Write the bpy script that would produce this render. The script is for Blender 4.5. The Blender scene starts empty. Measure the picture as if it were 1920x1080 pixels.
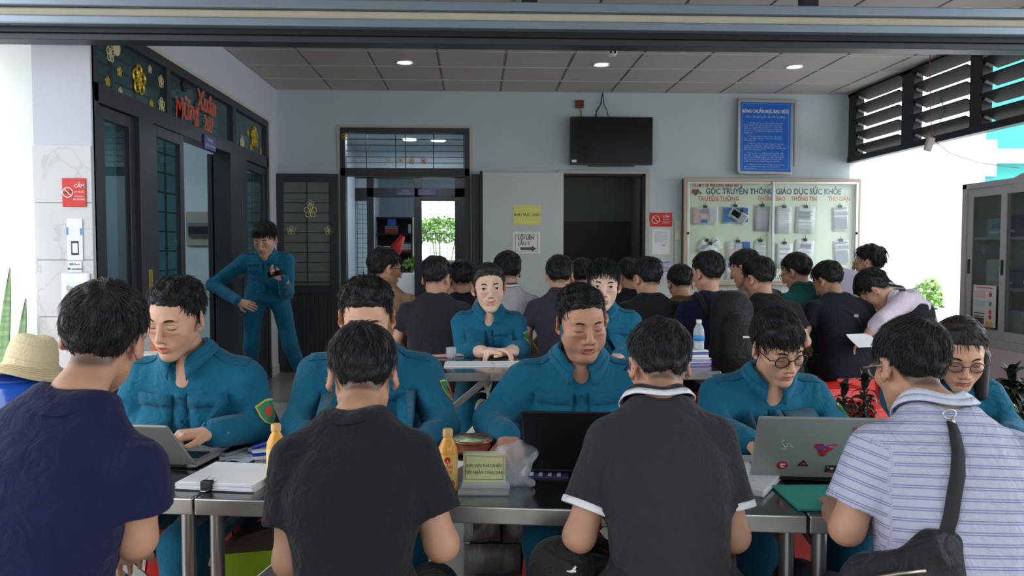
import bpy, bmesh, math, random
import numpy as np
from mathutils import Vector, Matrix
from mathutils.bvhtree import BVHTree

S = bpy.context.scene
COL = S.collection
# ---------------------------------------------------------------- camera, sky, sun, exposure
F_PX, EYE = 1540.0, 1.33
YAW, PITCH = math.atan(68 / F_PX), math.atan(72 / F_PX)
cam_d = bpy.data.cameras.new('camera')
cam_d.sensor_width = 36.0
cam_d.lens = F_PX / 1920 * 36.0
cam_d.clip_start = 0.05
cam_o = bpy.data.objects.new('camera', cam_d)
cam_o.location = (0, 0, EYE)
cam_o.rotation_euler = (math.pi / 2 - PITCH, 0, -YAW)
COL.objects.link(cam_o)
S.camera = cam_o
cam_d.dof.use_dof = True
cam_d.dof.focus_distance = 3.0
cam_d.dof.aperture_fstop = 9.0

world = bpy.data.worlds.new('overcast_sky')
S.world = world
world.use_nodes = True
bg = world.node_tree.nodes['Background']
bg.inputs[0].default_value = (0.88, 0.95, 1.0, 1)
bg.inputs[1].default_value = 2.0
sun_d = bpy.data.lights.new('sun', 'SUN')
sun_d.energy = 2.6
sun_d.angle = math.radians(14)
sun_d.color = (1.0, 0.96, 0.9)
sun_o = bpy.data.objects.new('sun', sun_d)
sun_o.rotation_euler = Vector((0.13, 0.62, -1.0)).to_track_quat('-Z', 'Y').to_euler()
COL.objects.link(sun_o)
S.view_settings.view_transform = 'Standard'
S.view_settings.look = 'None'
S.view_settings.exposure = 0.95
S.view_settings.gamma = 1.0
S.view_settings.use_curve_mapping = False
S.cycles.max_bounces = 8
S.cycles.diffuse_bounces = 5
S.cycles.glossy_bounces = 3
S.cycles.transmission_bounces = 6
S.cycles.transparent_max_bounces = 10
S.cycles.caustics_reflective = False
S.cycles.caustics_refractive = False
S.cycles.use_denoising = True

# ---------------------------------------------------------------- helpers
_cf = Vector((math.sin(YAW) * math.cos(PITCH), math.cos(YAW) * math.cos(PITCH), -math.sin(PITCH)))
_cr = Vector((math.cos(YAW), -math.sin(YAW), 0))
_cu = _cr.cross(_cf)
def at(px, py, Y=None, X=None, Z=None):
    """the point of the place that a line of sight through (px, py) meets on a plane"""
    d = _cf * F_PX + _cr * (px - 960) - _cu * (py - 540)
    o = Vector((0, 0, EYE))
    t = Y / d.y if Y is not None else X / d.x if X is not None else (Z - EYE) / d.z
    return o + d * t

MATS = {}
def srgb(r, g, b):
    f = lambda c: (c / 255 / 12.92) if c / 255 <= 0.04045 else ((c / 255 + 0.055) / 1.055) ** 2.4
    return (f(r), f(g), f(b), 1)
def mat(name, rgb, rough=0.6, metal=0.0, spec=0.5, var=0.06, vscale=8.0, bump=0.0, bscale=200.0, alpha=1.0, trans=0.0, emit=None, sheen=0.0, attr=None, coat=0.0, stretch=None):
    if name in MATS: return MATS[name]
    m = bpy.data.materials.new(name); m.use_nodes = True
    nt = m.node_tree; n = nt.nodes; L = nt.links
    p = n['Principled BSDF']
    c = srgb(*rgb) if max(rgb[:3]) > 1.0 else (*rgb[:3], 1)
    p.inputs['Base Color'].default_value = c
    p.inputs['Roughness'].default_value = rough
    p.inputs['Metallic'].default_value = metal
    p.inputs['Specular IOR Level'].default_value = spec
    p.inputs['Alpha'].default_value = alpha
    p.inputs['Transmission Weight'].default_value = trans
    p.inputs['Coat Weight'].default_value = coat
    if sheen:
        p.inputs['Sheen Weight'].default_value = sheen
        p.inputs['Sheen Roughness'].default_value = 0.5
    if emit:
        p.inputs['Emission Color'].default_value = c
        p.inputs['Emission Strength'].default_value = emit
    tc = n.new('ShaderNodeTexCoord')
    vec = tc.outputs['Object']
    if stretch:
        mp = n.new('ShaderNodeMapping'); mp.inputs['Scale'].default_value = stretch
        L.new(vec, mp.inputs['Vector']); vec = mp.outputs['Vector']
    col_out = None
    if attr:
        a = n.new('ShaderNodeAttribute'); a.attribute_name = attr
        col_out = a.outputs['Color']
    if var > 0:
        nz = n.new('ShaderNodeTexNoise'); nz.inputs['Scale'].default_value = vscale; nz.inputs['Detail'].default_value = 4
        L.new(vec, nz.inputs['Vector'])
        mr = n.new('ShaderNodeMapRange'); mr.inputs['From Min'].default_value = 0.3; mr.inputs['From Max'].default_value = 0.7
        mr.inputs['To Min'].default_value = 1 - var; mr.inputs['To Max'].default_value = 1 + var
        L.new(nz.outputs['Fac'], mr.inputs['Value'])
        mx = n.new('ShaderNodeMix'); mx.data_type = 'RGBA'; mx.blend_type = 'MULTIPLY'; mx.inputs['Factor'].default_value = 1
        if col_out: L.new(col_out, mx.inputs['A'])
        else: mx.inputs['A'].default_value = c
        L.new(mr.outputs['Result'], mx.inputs['B'])
        col_out = mx.outputs['Result']
    if col_out: L.new(col_out, p.inputs['Base Color'])
    if bump > 0:
        nb = n.new('ShaderNodeTexNoise'); nb.inputs['Scale'].default_value = bscale; nb.inputs['Detail'].default_value = 3
        L.new(vec, nb.inputs['Vector'])
        b = n.new('ShaderNodeBump'); b.inputs['Strength'].default_value = bump; b.inputs['Distance'].default_value = 0.01
        L.new(nb.outputs['Fac'], b.inputs['Height']); L.new(b.outputs['Normal'], p.inputs['Normal'])
    MATS[name] = m
    return m
def glass(name, rgb=(210, 235, 235), refl=0.12, clear=0.75, rough=0.02, edge=.6):
    """window pane: partly clear, partly mirror, with a faint tint"""
    if name in MATS: return MATS[name]
    m = bpy.data.materials.new(name); m.use_nodes = True
    nt = m.node_tree; n = nt.nodes; L = nt.links
    out = n['Material Output']; n.remove(n['Principled BSDF'])
    tr = n.new('ShaderNodeBsdfTransparent'); tr.inputs[0].default_value = srgb(*rgb)
    gl = n.new('ShaderNodeBsdfGlossy'); gl.inputs['Roughness'].default_value = rough
    df = n.new('ShaderNodeBsdfDiffuse'); df.inputs[0].default_value = srgb(*[c * .8 for c in rgb])
    m1 = n.new('ShaderNodeMixShader'); m1.inputs[0].default_value = clear
    L.new(df.outputs[0], m1.inputs[1]); L.new(tr.outputs[0], m1.inputs[2])
    fr = n.new('ShaderNodeLayerWeight'); fr.inputs[0].default_value = .5
    pw = n.new('ShaderNodeMath'); pw.operation = 'POWER'; pw.inputs[1].default_value = 4; L.new(fr.outputs['Facing'], pw.inputs[0])
    ad = n.new('ShaderNodeMath'); ad.operation = 'MULTIPLY_ADD'; ad.inputs[1].default_value = edge; ad.inputs[2].default_value = refl; ad.use_clamp = True
    L.new(pw.outputs[0], ad.inputs[0])
    m2 = n.new('ShaderNodeMixShader'); L.new(ad.outputs[0], m2.inputs[0])
    L.new(m1.outputs[0], m2.inputs[1]); L.new(gl.outputs[0], m2.inputs[2])
    L.new(m2.outputs[0], out.inputs[0])
    MATS[name] = m
    return m

def tag(o, label=None, cat=None, group=None, kind=None):
    if label: o['label'] = label
    if cat: o['category'] = cat
    if group: o['group'] = group
    if kind: o['kind'] = kind
    return o
def empty(name, loc=(0, 0, 0), rz=0.0, label=None, cat=None, group=None, kind=None):
    o = bpy.data.objects.new(name, None)
    o.empty_display_size = 0.1
    COL.objects.link(o); o.location = loc; o.rotation_euler = (0, 0, rz)
    return tag(o, label, cat, group, kind)
def link(name, me, m, parent=None, loc=None, rot=None):
    o = bpy.data.objects.new(name, me)
    COL.objects.link(o)
    if m is not None:
        for x in (m if isinstance(m, (list, tuple)) else [m]): me.materials.append(x)
    if parent is not None: o.parent = parent
    if loc is not None: o.location = loc
    if rot is not None: o.rotation_euler = rot
    return o
def copy_tree(o, parent=None):
    c = o.copy(); COL.objects.link(c)
    if parent is not None: c.parent = parent
    for ch in list(o.children): copy_tree(ch, c)
    return c

class MB:
    """collects faces, then links them as one mesh object"""
    def __init__(s): s.v, s.f, s.mi, s.cur, s.sm = [], [], [], 0, False
    def add(s, vs, fs):
        b = len(s.v); s.v += [tuple(v) for v in vs]
        s.f += [tuple(b + i for i in f) for f in fs]; s.mi += [s.cur] * len(fs)
        return s
    def mat(s, i): s.cur = i; return s
    def box(s, x0, x1, y0, y1, z0, z1, M=None):
        vs = [Vector((x, y, z)) for z in (z0, z1) for y in (y0, y1) for x in (x0, x1)]
        if M is not None: vs = [M @ v for v in vs]
        return s.add(vs, [(0, 2, 3, 1), (4, 5, 7, 6), (0, 1, 5, 4), (2, 6, 7, 3), (0, 4, 6, 2), (1, 3, 7, 5)])
    def cbox(s, c, sx, sy, sz, M=None):
        return s.box(c[0] - sx / 2, c[0] + sx / 2, c[1] - sy / 2, c[1] + sy / 2, c[2] - sz / 2, c[2] + sz / 2, M)
    def bar(s, a, b, w, t=None, up=(0, 0, 1)):
        """a box-section bar from a to b"""
        a, b = Vector(a), Vector(b); t = t or w
        d = (b - a).normalized(); u = Vector(up)
        if abs(d.dot(u)) > .95: u = Vector((1, 0, 0))
        x = d.cross(u).normalized(); y = x.cross(d)
        vs = [p + x * sx * w / 2 + y * sy * t / 2 for p in (a, b) for sy in (-1, 1) for sx in (-1, 1)]
        return s.add(vs, [(0, 2, 3, 1), (4, 5, 7, 6), (0, 1, 5, 4), (2, 6, 7, 3), (0, 4, 6, 2), (1, 3, 7, 5)])
    def tube(s, pts, r, n=8, cap=True, closed=False):
        pts = [Vector(p) for p in pts]; N = len(pts)
        rs = list(r) if isinstance(r, (list, tuple, np.ndarray)) else [r] * N
        vs, fs, px = [], [], None
        for i, p in enumerate(pts):
            q0 = pts[i - 1] if i > 0 or closed else p; q1 = pts[(i + 1) % N] if i < N - 1 or closed else p
            d = (q1 - q0).normalized() if (q1 - q0).length > 1e-9 else Vector((0, 0, 1))
            if px is None:
                u = Vector((0, 0, 1)) if abs(d.z) < .9 else Vector((1, 0, 0))
                px = d.cross(u).normalized()
            else:
                px = (px - d * px.dot(d))
                px = px.normalized() if px.length > 1e-6 else d.orthogonal().normalized()
            py = d.cross(px)
            for k in range(n):
                a = 2 * math.pi * k / n
                vs.append(p + (px * math.cos(a) + py * math.sin(a)) * rs[i])
        M = N if closed else N - 1
        for i in range(M):
            for k in range(n):
                a, b = i * n + k, i * n + (k + 1) % n
                c, d2 = ((i + 1) % N) * n + (k + 1) % n, ((i + 1) % N) * n + k
                fs.append((a, b, c, d2))
        if cap and not closed:
            fs.append(tuple(range(n - 1, -1, -1))); fs.append(tuple((N - 1) * n + k for k in range(n)))
        return s.add(vs, fs)
    def lathe(s, prof, n=24, c=(0, 0, 0), M=None):
        """profile of (r, z) turned about z"""
        vs, fs = [], []
        for r, z in prof:
            for k in range(n):
                a = 2 * math.pi * k / n
                v = Vector((c[0] + r * math.cos(a), c[1] + r * math.sin(a), c[2] + z))
                vs.append(M @ v if M is not None else v)
        for i in range(len(prof) - 1):
            for k in range(n):
                fs.append((i * n + k, i * n + (k + 1) % n, (i + 1) * n + (k + 1) % n, (i + 1) * n + k))
        if prof[0][0] > 1e-5: fs.append(tuple(range(n - 1, -1, -1)))
        if prof[-1][0] > 1e-5: fs.append(tuple((len(prof) - 1) * n + k for k in range(n)))
        return s.add(vs, fs)
    def ball(s, c, r, M=None, nu=14, nv=9):
        rx, ry, rz = r if isinstance(r, (tuple, list)) else (r, r, r)
        vs, fs = [], []
        for j in range(nv + 1):
            t = math.pi * j / nv
            for i in range(nu):
                a = 2 * math.pi * i / nu
                v = Vector((rx * math.sin(t) * math.cos(a), ry * math.sin(t) * math.sin(a), -rz * math.cos(t)))
                if M is not None: v = M @ v
                vs.append(v + Vector(c))
        for j in range(nv):
            for i in range(nu):
                fs.append((j * nu + i, j * nu + (i + 1) % nu, (j + 1) * nu + (i + 1) % nu, (j + 1) * nu + i))
        return s.add(vs, fs)
    def prism(s, pts, d):
        """flat outline pts (3-D, planar) given a depth vector d"""
        n = len(pts); d = Vector(d)
        vs = [Vector(p) for p in pts] + [Vector(p) + d for p in pts]
        fs = [tuple(range(n - 1, -1, -1)), tuple(range(n, 2 * n))] + [(i, (i + 1) % n, n + (i + 1) % n, n + i) for i in range(n)]
        return s.add(vs, fs)
    def grid(s, rows, closed=False):
        nr, nc = len(rows), len(rows[0])
        vs = [v for r in rows for v in r]; fs = []
        for i in range(nr - 1):
            for j in range(nc if closed else nc - 1):
                k = (j + 1) % nc
                fs.append((i * nc + j, i * nc + k, (i + 1) * nc + k, (i + 1) * nc + j))
        return s.add(vs, fs)
    def build(s, name, m, parent=None, bevel=0.0, smooth=False, solid=0.0, seg=2, loc=None, rot=None, kind=None):
        me = bpy.data.meshes.new(name)
        me.from_pydata(s.v, [], s.f)
        o = link(name, me, m, parent, loc, rot)
        if any(s.mi): me.polygons.foreach_set('material_index', s.mi)
        if smooth:
            me.polygons.foreach_set('use_smooth', [True] * len(me.polygons))
            if smooth != 'all': me.set_sharp_from_angle(angle=math.radians(50))
        if solid:
            md = o.modifiers.new('solid', 'SOLIDIFY'); md.thickness = solid; md.offset = 0
        if bevel:
            md = o.modifiers.new('bevel', 'BEVEL'); md.width = bevel; md.segments = seg; md.limit_method = 'ANGLE'
        me.update()
        if kind: o['kind'] = kind
        return o

def text_mesh(name, body, size, m, parent, M, align='CENTER', sx=1.0, bold=0.0, kind=None, spacing=1.0, line=1.0, shear=0.0, depth=0.0):
    """flat lettering laid in the XY plane of matrix M (X along the line, Y up)"""
    c = bpy.data.curves.new(name, 'FONT'); c.body = body; c.size = size
    c.align_x = align; c.align_y = 'CENTER'; c.space_character = spacing; c.space_line = line; c.shear = shear
    c.offset = bold * size; c.extrude = depth; c.resolution_u = 2 if size > .05 else 1
    t = bpy.data.objects.new(name, c); COL.objects.link(t)
    dg = bpy.context.evaluated_depsgraph_get()
    me = bpy.data.meshes.new_from_object(t.evaluated_get(dg), depsgraph=dg)
    bpy.data.objects.remove(t); bpy.data.curves.remove(c)
    me.transform(Matrix.Diagonal((sx, 1, 1, 1))); me.transform(M)
    me.materials.clear(); me.name = name
    return link(name, me, m, parent)
def face_cam(p, rz=0.0, up=0.0):
    """matrix at p for lettering that faces -Y; rz turns it about the vertical"""
    return Matrix.Translation(Vector(p)) @ Matrix.Rotation(rz, 4, 'Z') @ Matrix.Rotation(math.pi / 2 + up, 4, 'X')
def rng(seed): return random.Random(seed)
# ================================================================ SETTING
YB, ZC = 9.0, 3.04
XL, XR = at(520, 300, Y=YB).x, at(1593, 300, Y=YB).x
M_wall = mat('wall_paint', (196, 208, 213), .8, var=.03, vscale=2, bump=.04, bscale=60)
M_wallL = mat('wall_paint_left', (205, 205, 216), .8, var=.03, vscale=2, bump=.04, bscale=60)
M_out = mat('outside_wall_paint', (246, 246, 244), .85, var=.02, vscale=2)
M_dark = mat('dark_aluminium', (62, 63, 68), .42, .35, var=.05)
M_blk = mat('black_metal', (34, 35, 38), .4, .3, var=.05)
M_steel = mat('steel', (190, 188, 184), .28, .9, var=.10, vscale=14)
M_alu = mat('aluminium', (190, 190, 192), .35, .7, var=.05)
M_white = mat('white_plastic', (232, 232, 230), .4, var=.02)
M_paper = mat('white_paper', (240, 240, 244), .7, var=.015)
M_yel = mat('yellow_paper', (233, 232, 130), .7, var=.02)
M_ink = mat('black_ink', (32, 32, 40), .6, var=0)
M_red = mat('sign_red', (214, 46, 38), .45, var=.03)
M_wtxt = mat('white_print', (236, 236, 236), .5, var=0)
M_ceil = mat('ceiling_tile_paint', (196, 188, 184), .75, var=.025, vscale=1.5)
M_grid = mat('ceiling_grid_metal', (150, 150, 154), .5, .3, var=.03)
M_gl = glass('window_glass', (150, 190, 195), .07, .9)
M_glc = glass('clear_glass', (252, 254, 253), .03, .99, edge=.3)

def holes_wall(name, m, along, c0, thick, a0, a1, z0, z1, holes, kind='structure'):
    """wall with rectangular openings; along 'x': plane y=c0..c0+thick, along 'y': plane x=c0..c0+thick"""
    A = sorted({a0, a1, *[h[0] for h in holes], *[h[1] for h in holes]})
    Z = sorted({z0, z1, *[h[2] for h in holes], *[h[3] for h in holes]})
    b = MB()
    for i in range(len(A) - 1):
        for j in range(len(Z) - 1):
            ca, cz = (A[i] + A[i + 1]) / 2, (Z[j] + Z[j + 1]) / 2
            if any(h[0] < ca < h[1] and h[2] < cz < h[3] for h in holes): continue
            if along == 'x': b.box(A[i], A[i + 1], c0, c0 + thick, Z[j], Z[j + 1])
            else: b.box(c0, c0 + thick, A[i], A[i + 1], Z[j], Z[j + 1])
    return tag(b.build(name, m), kind=kind)
bx = lambda px: at(px, 468, Y=YB).x
bz = lambda py, Y=YB: EYE + (468 - py) * Y / F_PX
ly = lambda px: at(px, 468, X=XL).y           # Y of a picture column on the left wall
D1 = (bx(640), bx(881), 0.0, bz(243))
D2 = (bx(1056), bx(1209), 0.0, bz(326))
XOUT = at(1843, 468, Y=YB).x
wall_b = holes_wall('wall_back', M_wall, 'x', YB, .15, XL - 3.5, XR, 0, ZC + .1, [D1, D2])
tag(MB().box(XR, XOUT, YB, YB + .15, -.2, 4.2).build('wall_outside_right', M_out), kind='structure')
LY0, LY1 = ly(183), ly(506)
LZ = at(506, 228, Y=LY1).z
wall_l = holes_wall('wall_left', M_wallL, 'y', XL - .316, .316, LY0 - .02, YB, 0, ZC + .1, [(LY0, LY1, -1, LZ)])
pil = tag(MB().box(XL - .316, XL, LY0 - .04, LY0, 0, ZC).build('trim_pillar', M_wallL), kind='structure')
# marble tiles on the pillar
def marble(name, base, vein):
    m = mat(name, base, .25, var=.03, vscale=3)
    nt = m.node_tree; n = nt.nodes; L = nt.links; p = n['Principled BSDF']
    src = p.inputs['Base Color'].links[0].from_socket
    tc = n.new('ShaderNodeTexCoord')
    nz = n.new('ShaderNodeTexNoise'); nz.inputs['Scale'].default_value = 2.2; nz.inputs['Detail'].default_value = 6; nz.inputs['Distortion'].default_value = 1.6
    L.new(tc.outputs['Object'], nz.inputs['Vector'])
    s = n.new('ShaderNodeMath'); s.operation = 'SUBTRACT'; s.inputs[1].default_value = .5; L.new(nz.outputs['Fac'], s.inputs[0])
    a = n.new('ShaderNodeMath'); a.operation = 'ABSOLUTE'; L.new(s.outputs[0], a.inputs[0])
    r = n.new('ShaderNodeMapRange'); r.inputs['From Max'].default_value = .022; r.inputs['To Min'].default_value = .28; r.inputs['To Max'].default_value = 0
    L.new(a.outputs[0], r.inputs['Value'])
    mx = n.new('ShaderNodeMix'); mx.data_type = 'RGBA'; L.new(r.outputs['Result'], mx.inputs['Factor'])
    L.new(src, mx.inputs['A']); mx.inputs['B'].default_value = srgb(*vein); L.new(mx.outputs['Result'], p.inputs['Base Color'])
    return m
M_marb = marble('marble_tile', (214, 210, 212), (150, 146, 150))
TY = LY0 - .04
for i in range(6):
    z0 = .002 + i * .318
    MB().box(XL - .319, XL - .001, TY - .012, TY, z0, z0 + .314).build('tile', M_marb, pil, bevel=.002, loc=(0, 0, 0))
# wainscot tiles of the back wall between the dark doorway and the notice board, and right of it
M_wt = mat('wall_tile', (204, 212, 206), .25, var=.03, vscale=3)
x = bx(1213)
while x < XR - .05:
    for i in range(3):
        z1 = bz(414) - i * .55
        MB().box(x, min(x + .296, XR - .002), YB - .01, YB, max(z1 - .546, .1), z1).build('tile', M_wt, wall_b, bevel=.002)
    x += .30

# floor: glossy pale tiles on a slab
M_flr = marble('floor_tile', (158, 154, 148), (146, 142, 138))
M_grout = mat('grout', (120, 118, 114), .9)
fl = tag(MB().box(-9, 9, -6, 18, -.3, -.012).build('floor', M_grout), kind='structure')
tm = None
for i in range(11):
    for j in range(13):
        x, y = XL + .002 + i * .6, 1.2 + j * .6
        if tm is None:
            t = MB().box(0, .596, 0, .596, -.012, 0).build('tile', M_flr, fl, bevel=.002, loc=(x, y, 0)); tm = t.data
        else:
            o = link('tile', tm, None, fl, (x, y, 0)); md = o.modifiers.new('bevel', 'BEVEL'); md.width = .002
tag(MB().box(XL - .004, XL + .012, LY1, YB - .001, 0, .1).box(XL + .012, D1[0] - .05, YB - .014, YB, 0, .1).build('baseboard_back', M_wt), kind='structure')

# ceiling slab with clip-in panels
ce = tag(MB().box(-2.8, XR + .06, -3.4, YB + .1, ZC + .012, ZC + .12).build('ceiling', M_grid), kind='structure')
pm = None
for i in range(15):
    for j in range(8):
        x0 = at(731, 174, Z=ZC).x + (i - 6) * .6; y0 = YB - .6 - j * .6
        xa, xb = max(x0 + .013, XL), min(x0 + .587, XR - .01)
        if xb - xa < .05: continue
        if abs(xb - xa - .574) < 1e-6 and pm:
            link('ceiling_panel', pm, None, ce, (x0, y0, ZC))
        else:
            o = MB().box(xa - x0, xb - x0, .003, .597, 0, .02).build('ceiling_panel', M_ceil, ce, bevel=0, loc=(x0, y0, ZC))
            if abs(xb - xa - .574) < 1e-6: pm = o.data
M_strip_w = mat('joint_strip_white', (214, 210, 206), .6)
for j in range(9):
    MB().box(XL, XR, -.007, .007, -.003, .01).build('joint_strip', M_strip_w, ce, loc=(0, YB - .6 * j - (.007 if j == 0 else 0), ZC))
# round ceiling lamps
M_lamp = mat('lamp_face', (255, 250, 240), .5, var=0, emit=14)
lamp0 = None
for k, (px, py, wh) in enumerate([(759, 116, 'first from the left wall'), (1128, 120, 'in front of the television'), (1490, 124, 'in front of the blue board')]):
    p = at(px, py, Z=ZC)
    e = empty('ceiling_lamp', (p.x, p.y, ZC), 0, 'round white ceiling downlight, the one ' + wh, 'lamp', 'ceiling downlights')
    MB().lathe([(.055, -.004), (.075, -.012), (.078, -.001), (.05, -.001)], 28).build('lamp_rim', M_white, e, smooth=True)
    MB().lathe([(0.0, -.008), (.055, -.0075)], 28).build('lamp_face', M_lamp, e)
    d = bpy.data.lights.new('lamp_light', 'SPOT'); d.energy = 7; d.spot_size = math.radians(140); d.spot_blend = 1; d.shadow_soft_size = .06; d.color = (1, .96, .9)
    o = bpy.data.objects.new('lamp_light', d); COL.objects.link(o); o.parent = e; o.location = (0, 0, -.03)
p = at(1148, 90, Z=ZC)
e = empty('smoke_detector', (p.x, p.y, ZC), 0, 'small white smoke detector on the ceiling above the television', 'detector')
MB().lathe([(.0, -.07), (.03, -.068), (.04, -.05), (.045, -.03), (.06, -.02), (.062, 0)], 20).build('body', M_white, e, smooth=True)
MB().box(-.028, -.01, -.045, -.04, -.055, -.035).box(.008, .026, -.045, -.04, -.055, -.035).build('sensor_slot', M_blk, e)
p = at(1281, 91, Z=ZC)
tag(MB().lathe([(.02, -.03), (.045, -.02), (.05, 0)], 18).build('ceiling_sensor', M_white, smooth=True, loc=(p.x, p.y, ZC)), 'flat white round sensor on the ceiling right of the smoke detector', 'sensor')

# the metal beam hung across the front of the porch
M_rail = mat('beam_rail_metal', (140, 152, 166), .38, .55, var=.05, vscale=5)
M_cream = mat('beam_cream_tube', (196, 186, 166), .5, var=.06, vscale=9)
YBm = 4.35
bZ = lambda py: EYE + (468 - py) * YBm / F_PX
bm = empty('porch_beam', (0, YBm, 0), 0, 'long grey metal awning beam with a cream tube across the porch front', 'beam')
X0, X1 = -5.2, 6.0
MB().box(X0, X1, -.03, .06, bZ(30), bZ(13)).box(X0, X1, -.03, .06, bZ(62), bZ(47)).build('rail', M_rail, bm, bevel=.006)
MB().box(X0, X1, .0, .05, bZ(47) + .001, bZ(30) - .001).build('cream_tube', M_cream, bm, bevel=.01)
MB().box(X0, X1, .03, .12, bZ(72), bZ(62) - .001).build('shadow_gap_strip', M_blk, bm)  # black strip stands in for the shade in the gap below the rail
MB().box(X0, X1, .05, .17, bZ(84), bZ(72)).build('lower_beam', M_dark, bm, bevel=.004)
for px in (517, 991, 1507):
    q = at(px, 8, Y=YBm + .1)
    MB().box(q.x - .04, q.x + .04, .0, .08, bZ(13), ZC - YBm * 0 + .02).build('hanger_post', M_blk, bm)

# ---------------------------------------------------------------- doors of the left wall
dl = tag(empty('door_1', (XL, 0, 0)), kind='structure')
def frame_rect(b, x0, x1, ya, yb, za, zb, w, axis='y'):
    """four members round an opening in a plane across x (axis 'y') or across y (axis 'x')"""
    if axis == 'y':
        b.box(x0, x1, ya, ya + w, za, zb); b.box(x0, x1, yb - w, yb, za, zb)
        b.box(x0, x1, ya + w, yb - w, za, za + w); b.box(x0, x1, ya + w, yb - w, zb - w, zb)
    else:
        b.box(ya, ya + w, x0, x1, za, zb); b.box(yb - w, yb, x0, x1, za, zb)
        b.box(ya + w, yb - w, x0, x1, za, za + w); b.box(ya + w, yb - w, x0, x1, zb - w, zb)
    return b
b = MB(); frame_rect(b, -.14, .0, LY0, LY1, -.02, LZ, .06)
b.box(-.14, .0, LY0, LY1, 2.165, 2.275)
TR = [(LY0 + .06, ly(320)), (ly(327), ly(441)), (ly(447), LY1 - .06)]
for k in (0, 1): b.box(-.14, .0, TR[k][1], TR[k + 1][0], 2.27, LZ - .05)
for ya, yb in ((ly(263), ly(289)), (ly(433), ly(463))): b.box(-.14, .012, ya, yb, 0, 2.17)
b.build('door_frame', M_dark, dl, bevel=.004)
MB().box(-.02, .006, LY0 - .02, LY1 + .06, LZ, LZ + .03).box(-.02, .006, LY1, LY1 + .045, 0, LZ).build('door_casing', mat('pale_casing', (196, 190, 180), .6), dl)
for k, (ya, yb) in enumerate(TR):
    MB().box(-.034, -.028, ya, yb, 2.275, LZ - .05).build('transom_pane', M_gl, dl)
    t = MB()
    n = 4
    for i in range(1, n + 1): t.box(-.07, -.06, ya, yb, 2.275 + i * .075 - .006, 2.275 + i * .075 + .006)
    for y in np.arange(ya + .3, yb - .1, .35): t.box(-.07, -.06, y - .02, y + .02, 2.275, LZ - .05)
    t.build('security_bars', M_dark, dl)
def leaf(ya, yb, xo, name, bars, parent=dl):
    c = MB(); frame_rect(c, xo - .04, xo, ya, yb, .02, 2.16, .075)
    c.box(xo - .04, xo, ya + .07, yb - .07, .55, .65)
    o = c.build(name, M_dark, parent, bevel=.004)
    MB().box(xo - .024, xo - .018, ya + .07, yb - .07, .65, 2.09).build('pane', M_gl, o)
    MB().box(xo - .03, xo - .01, ya + .07, yb - .07, .09, .55).build('lower_panel', M_dark, o)
    if bars:
        c = MB()
        for z in np.arange(.78, 2.08, .135): c.box(xo - .034, xo - .026, ya + .07, yb - .07, z - .006, z + .006)
        c.box(xo - .034, xo - .026, (ya + yb) / 2 - .012, (ya + yb) / 2 + .012, .65, 2.09)
        c.build('security_bars', M_blk, o)
    return o
leaf(ly(197), ly(263), -.02, 'door_leaf', False)
leaf(ly(290), ly(348), .0, 'door_leaf', True)
leaf(at(395, 468, X=XL - .18).y, at(432, 468, X=XL - .18).y, -.16, 'door_leaf', True)
leaf(ly(463), LY1 - .06, -.02, 'door_leaf', True)
M_brass = mat('brass', (190, 170, 90), .35, .8)
MB().box(.012, .02, ly(277) - .03, ly(277) + .03, 1.0, 1.2).build('lock_plate', M_brass, dl, bevel=.002)
MB().tube([(.012, ly(452), 1.6), (.012, ly(452), 1.78)], .014).tube([(.012, ly(452), .9), (.012, ly(452), 1.08)], .014).build('hinge', M_blk, dl, smooth=True)
# spring decorations stuck on the panes
M_gold = mat('gold_foil', (216, 176, 40), .35, .4); M_cremef = mat('pale_foil', (214, 206, 160), .5)
M_deco = mat('red_foil', (216, 62, 34), .45)
def flower(name, c, r, m, label, plane='y', grp='blossom stickers on the glass over the left doors', petals=5):
    """an openwork blossom: a ring for each petal, and stamens"""
    b = MB(); c = Vector(c); r *= .64 if plane == 'y' else .8
    U = Vector((0, 1, 0)) if plane == 'y' else Vector((1, 0, 0)); W = Vector((0, 0, 1))
    th = r * .075
    for k in range(petals):
        a = 2 * math.pi * k / petals + .3
        q = c + (U * math.cos(a) + W * math.sin(a)) * r * .58
        b.tube([q + (U * math.cos(t) + W * math.sin(t)) * r * .38 for t in np.linspace(0, 2 * math.pi, 11)[:-1]], th, 4, closed=True)
        b.tube([c, q], th * .7, 4)
    b.ball(c, r * .15, nu=8, nv=5)
    return tag(b.build(name, m), label, 'sticker', grp)
def lw(px, py): # a point on the glass of the left wall
    q = at(px, py, X=XL - .02); return (XL - .02, q.y, q.z)
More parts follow.
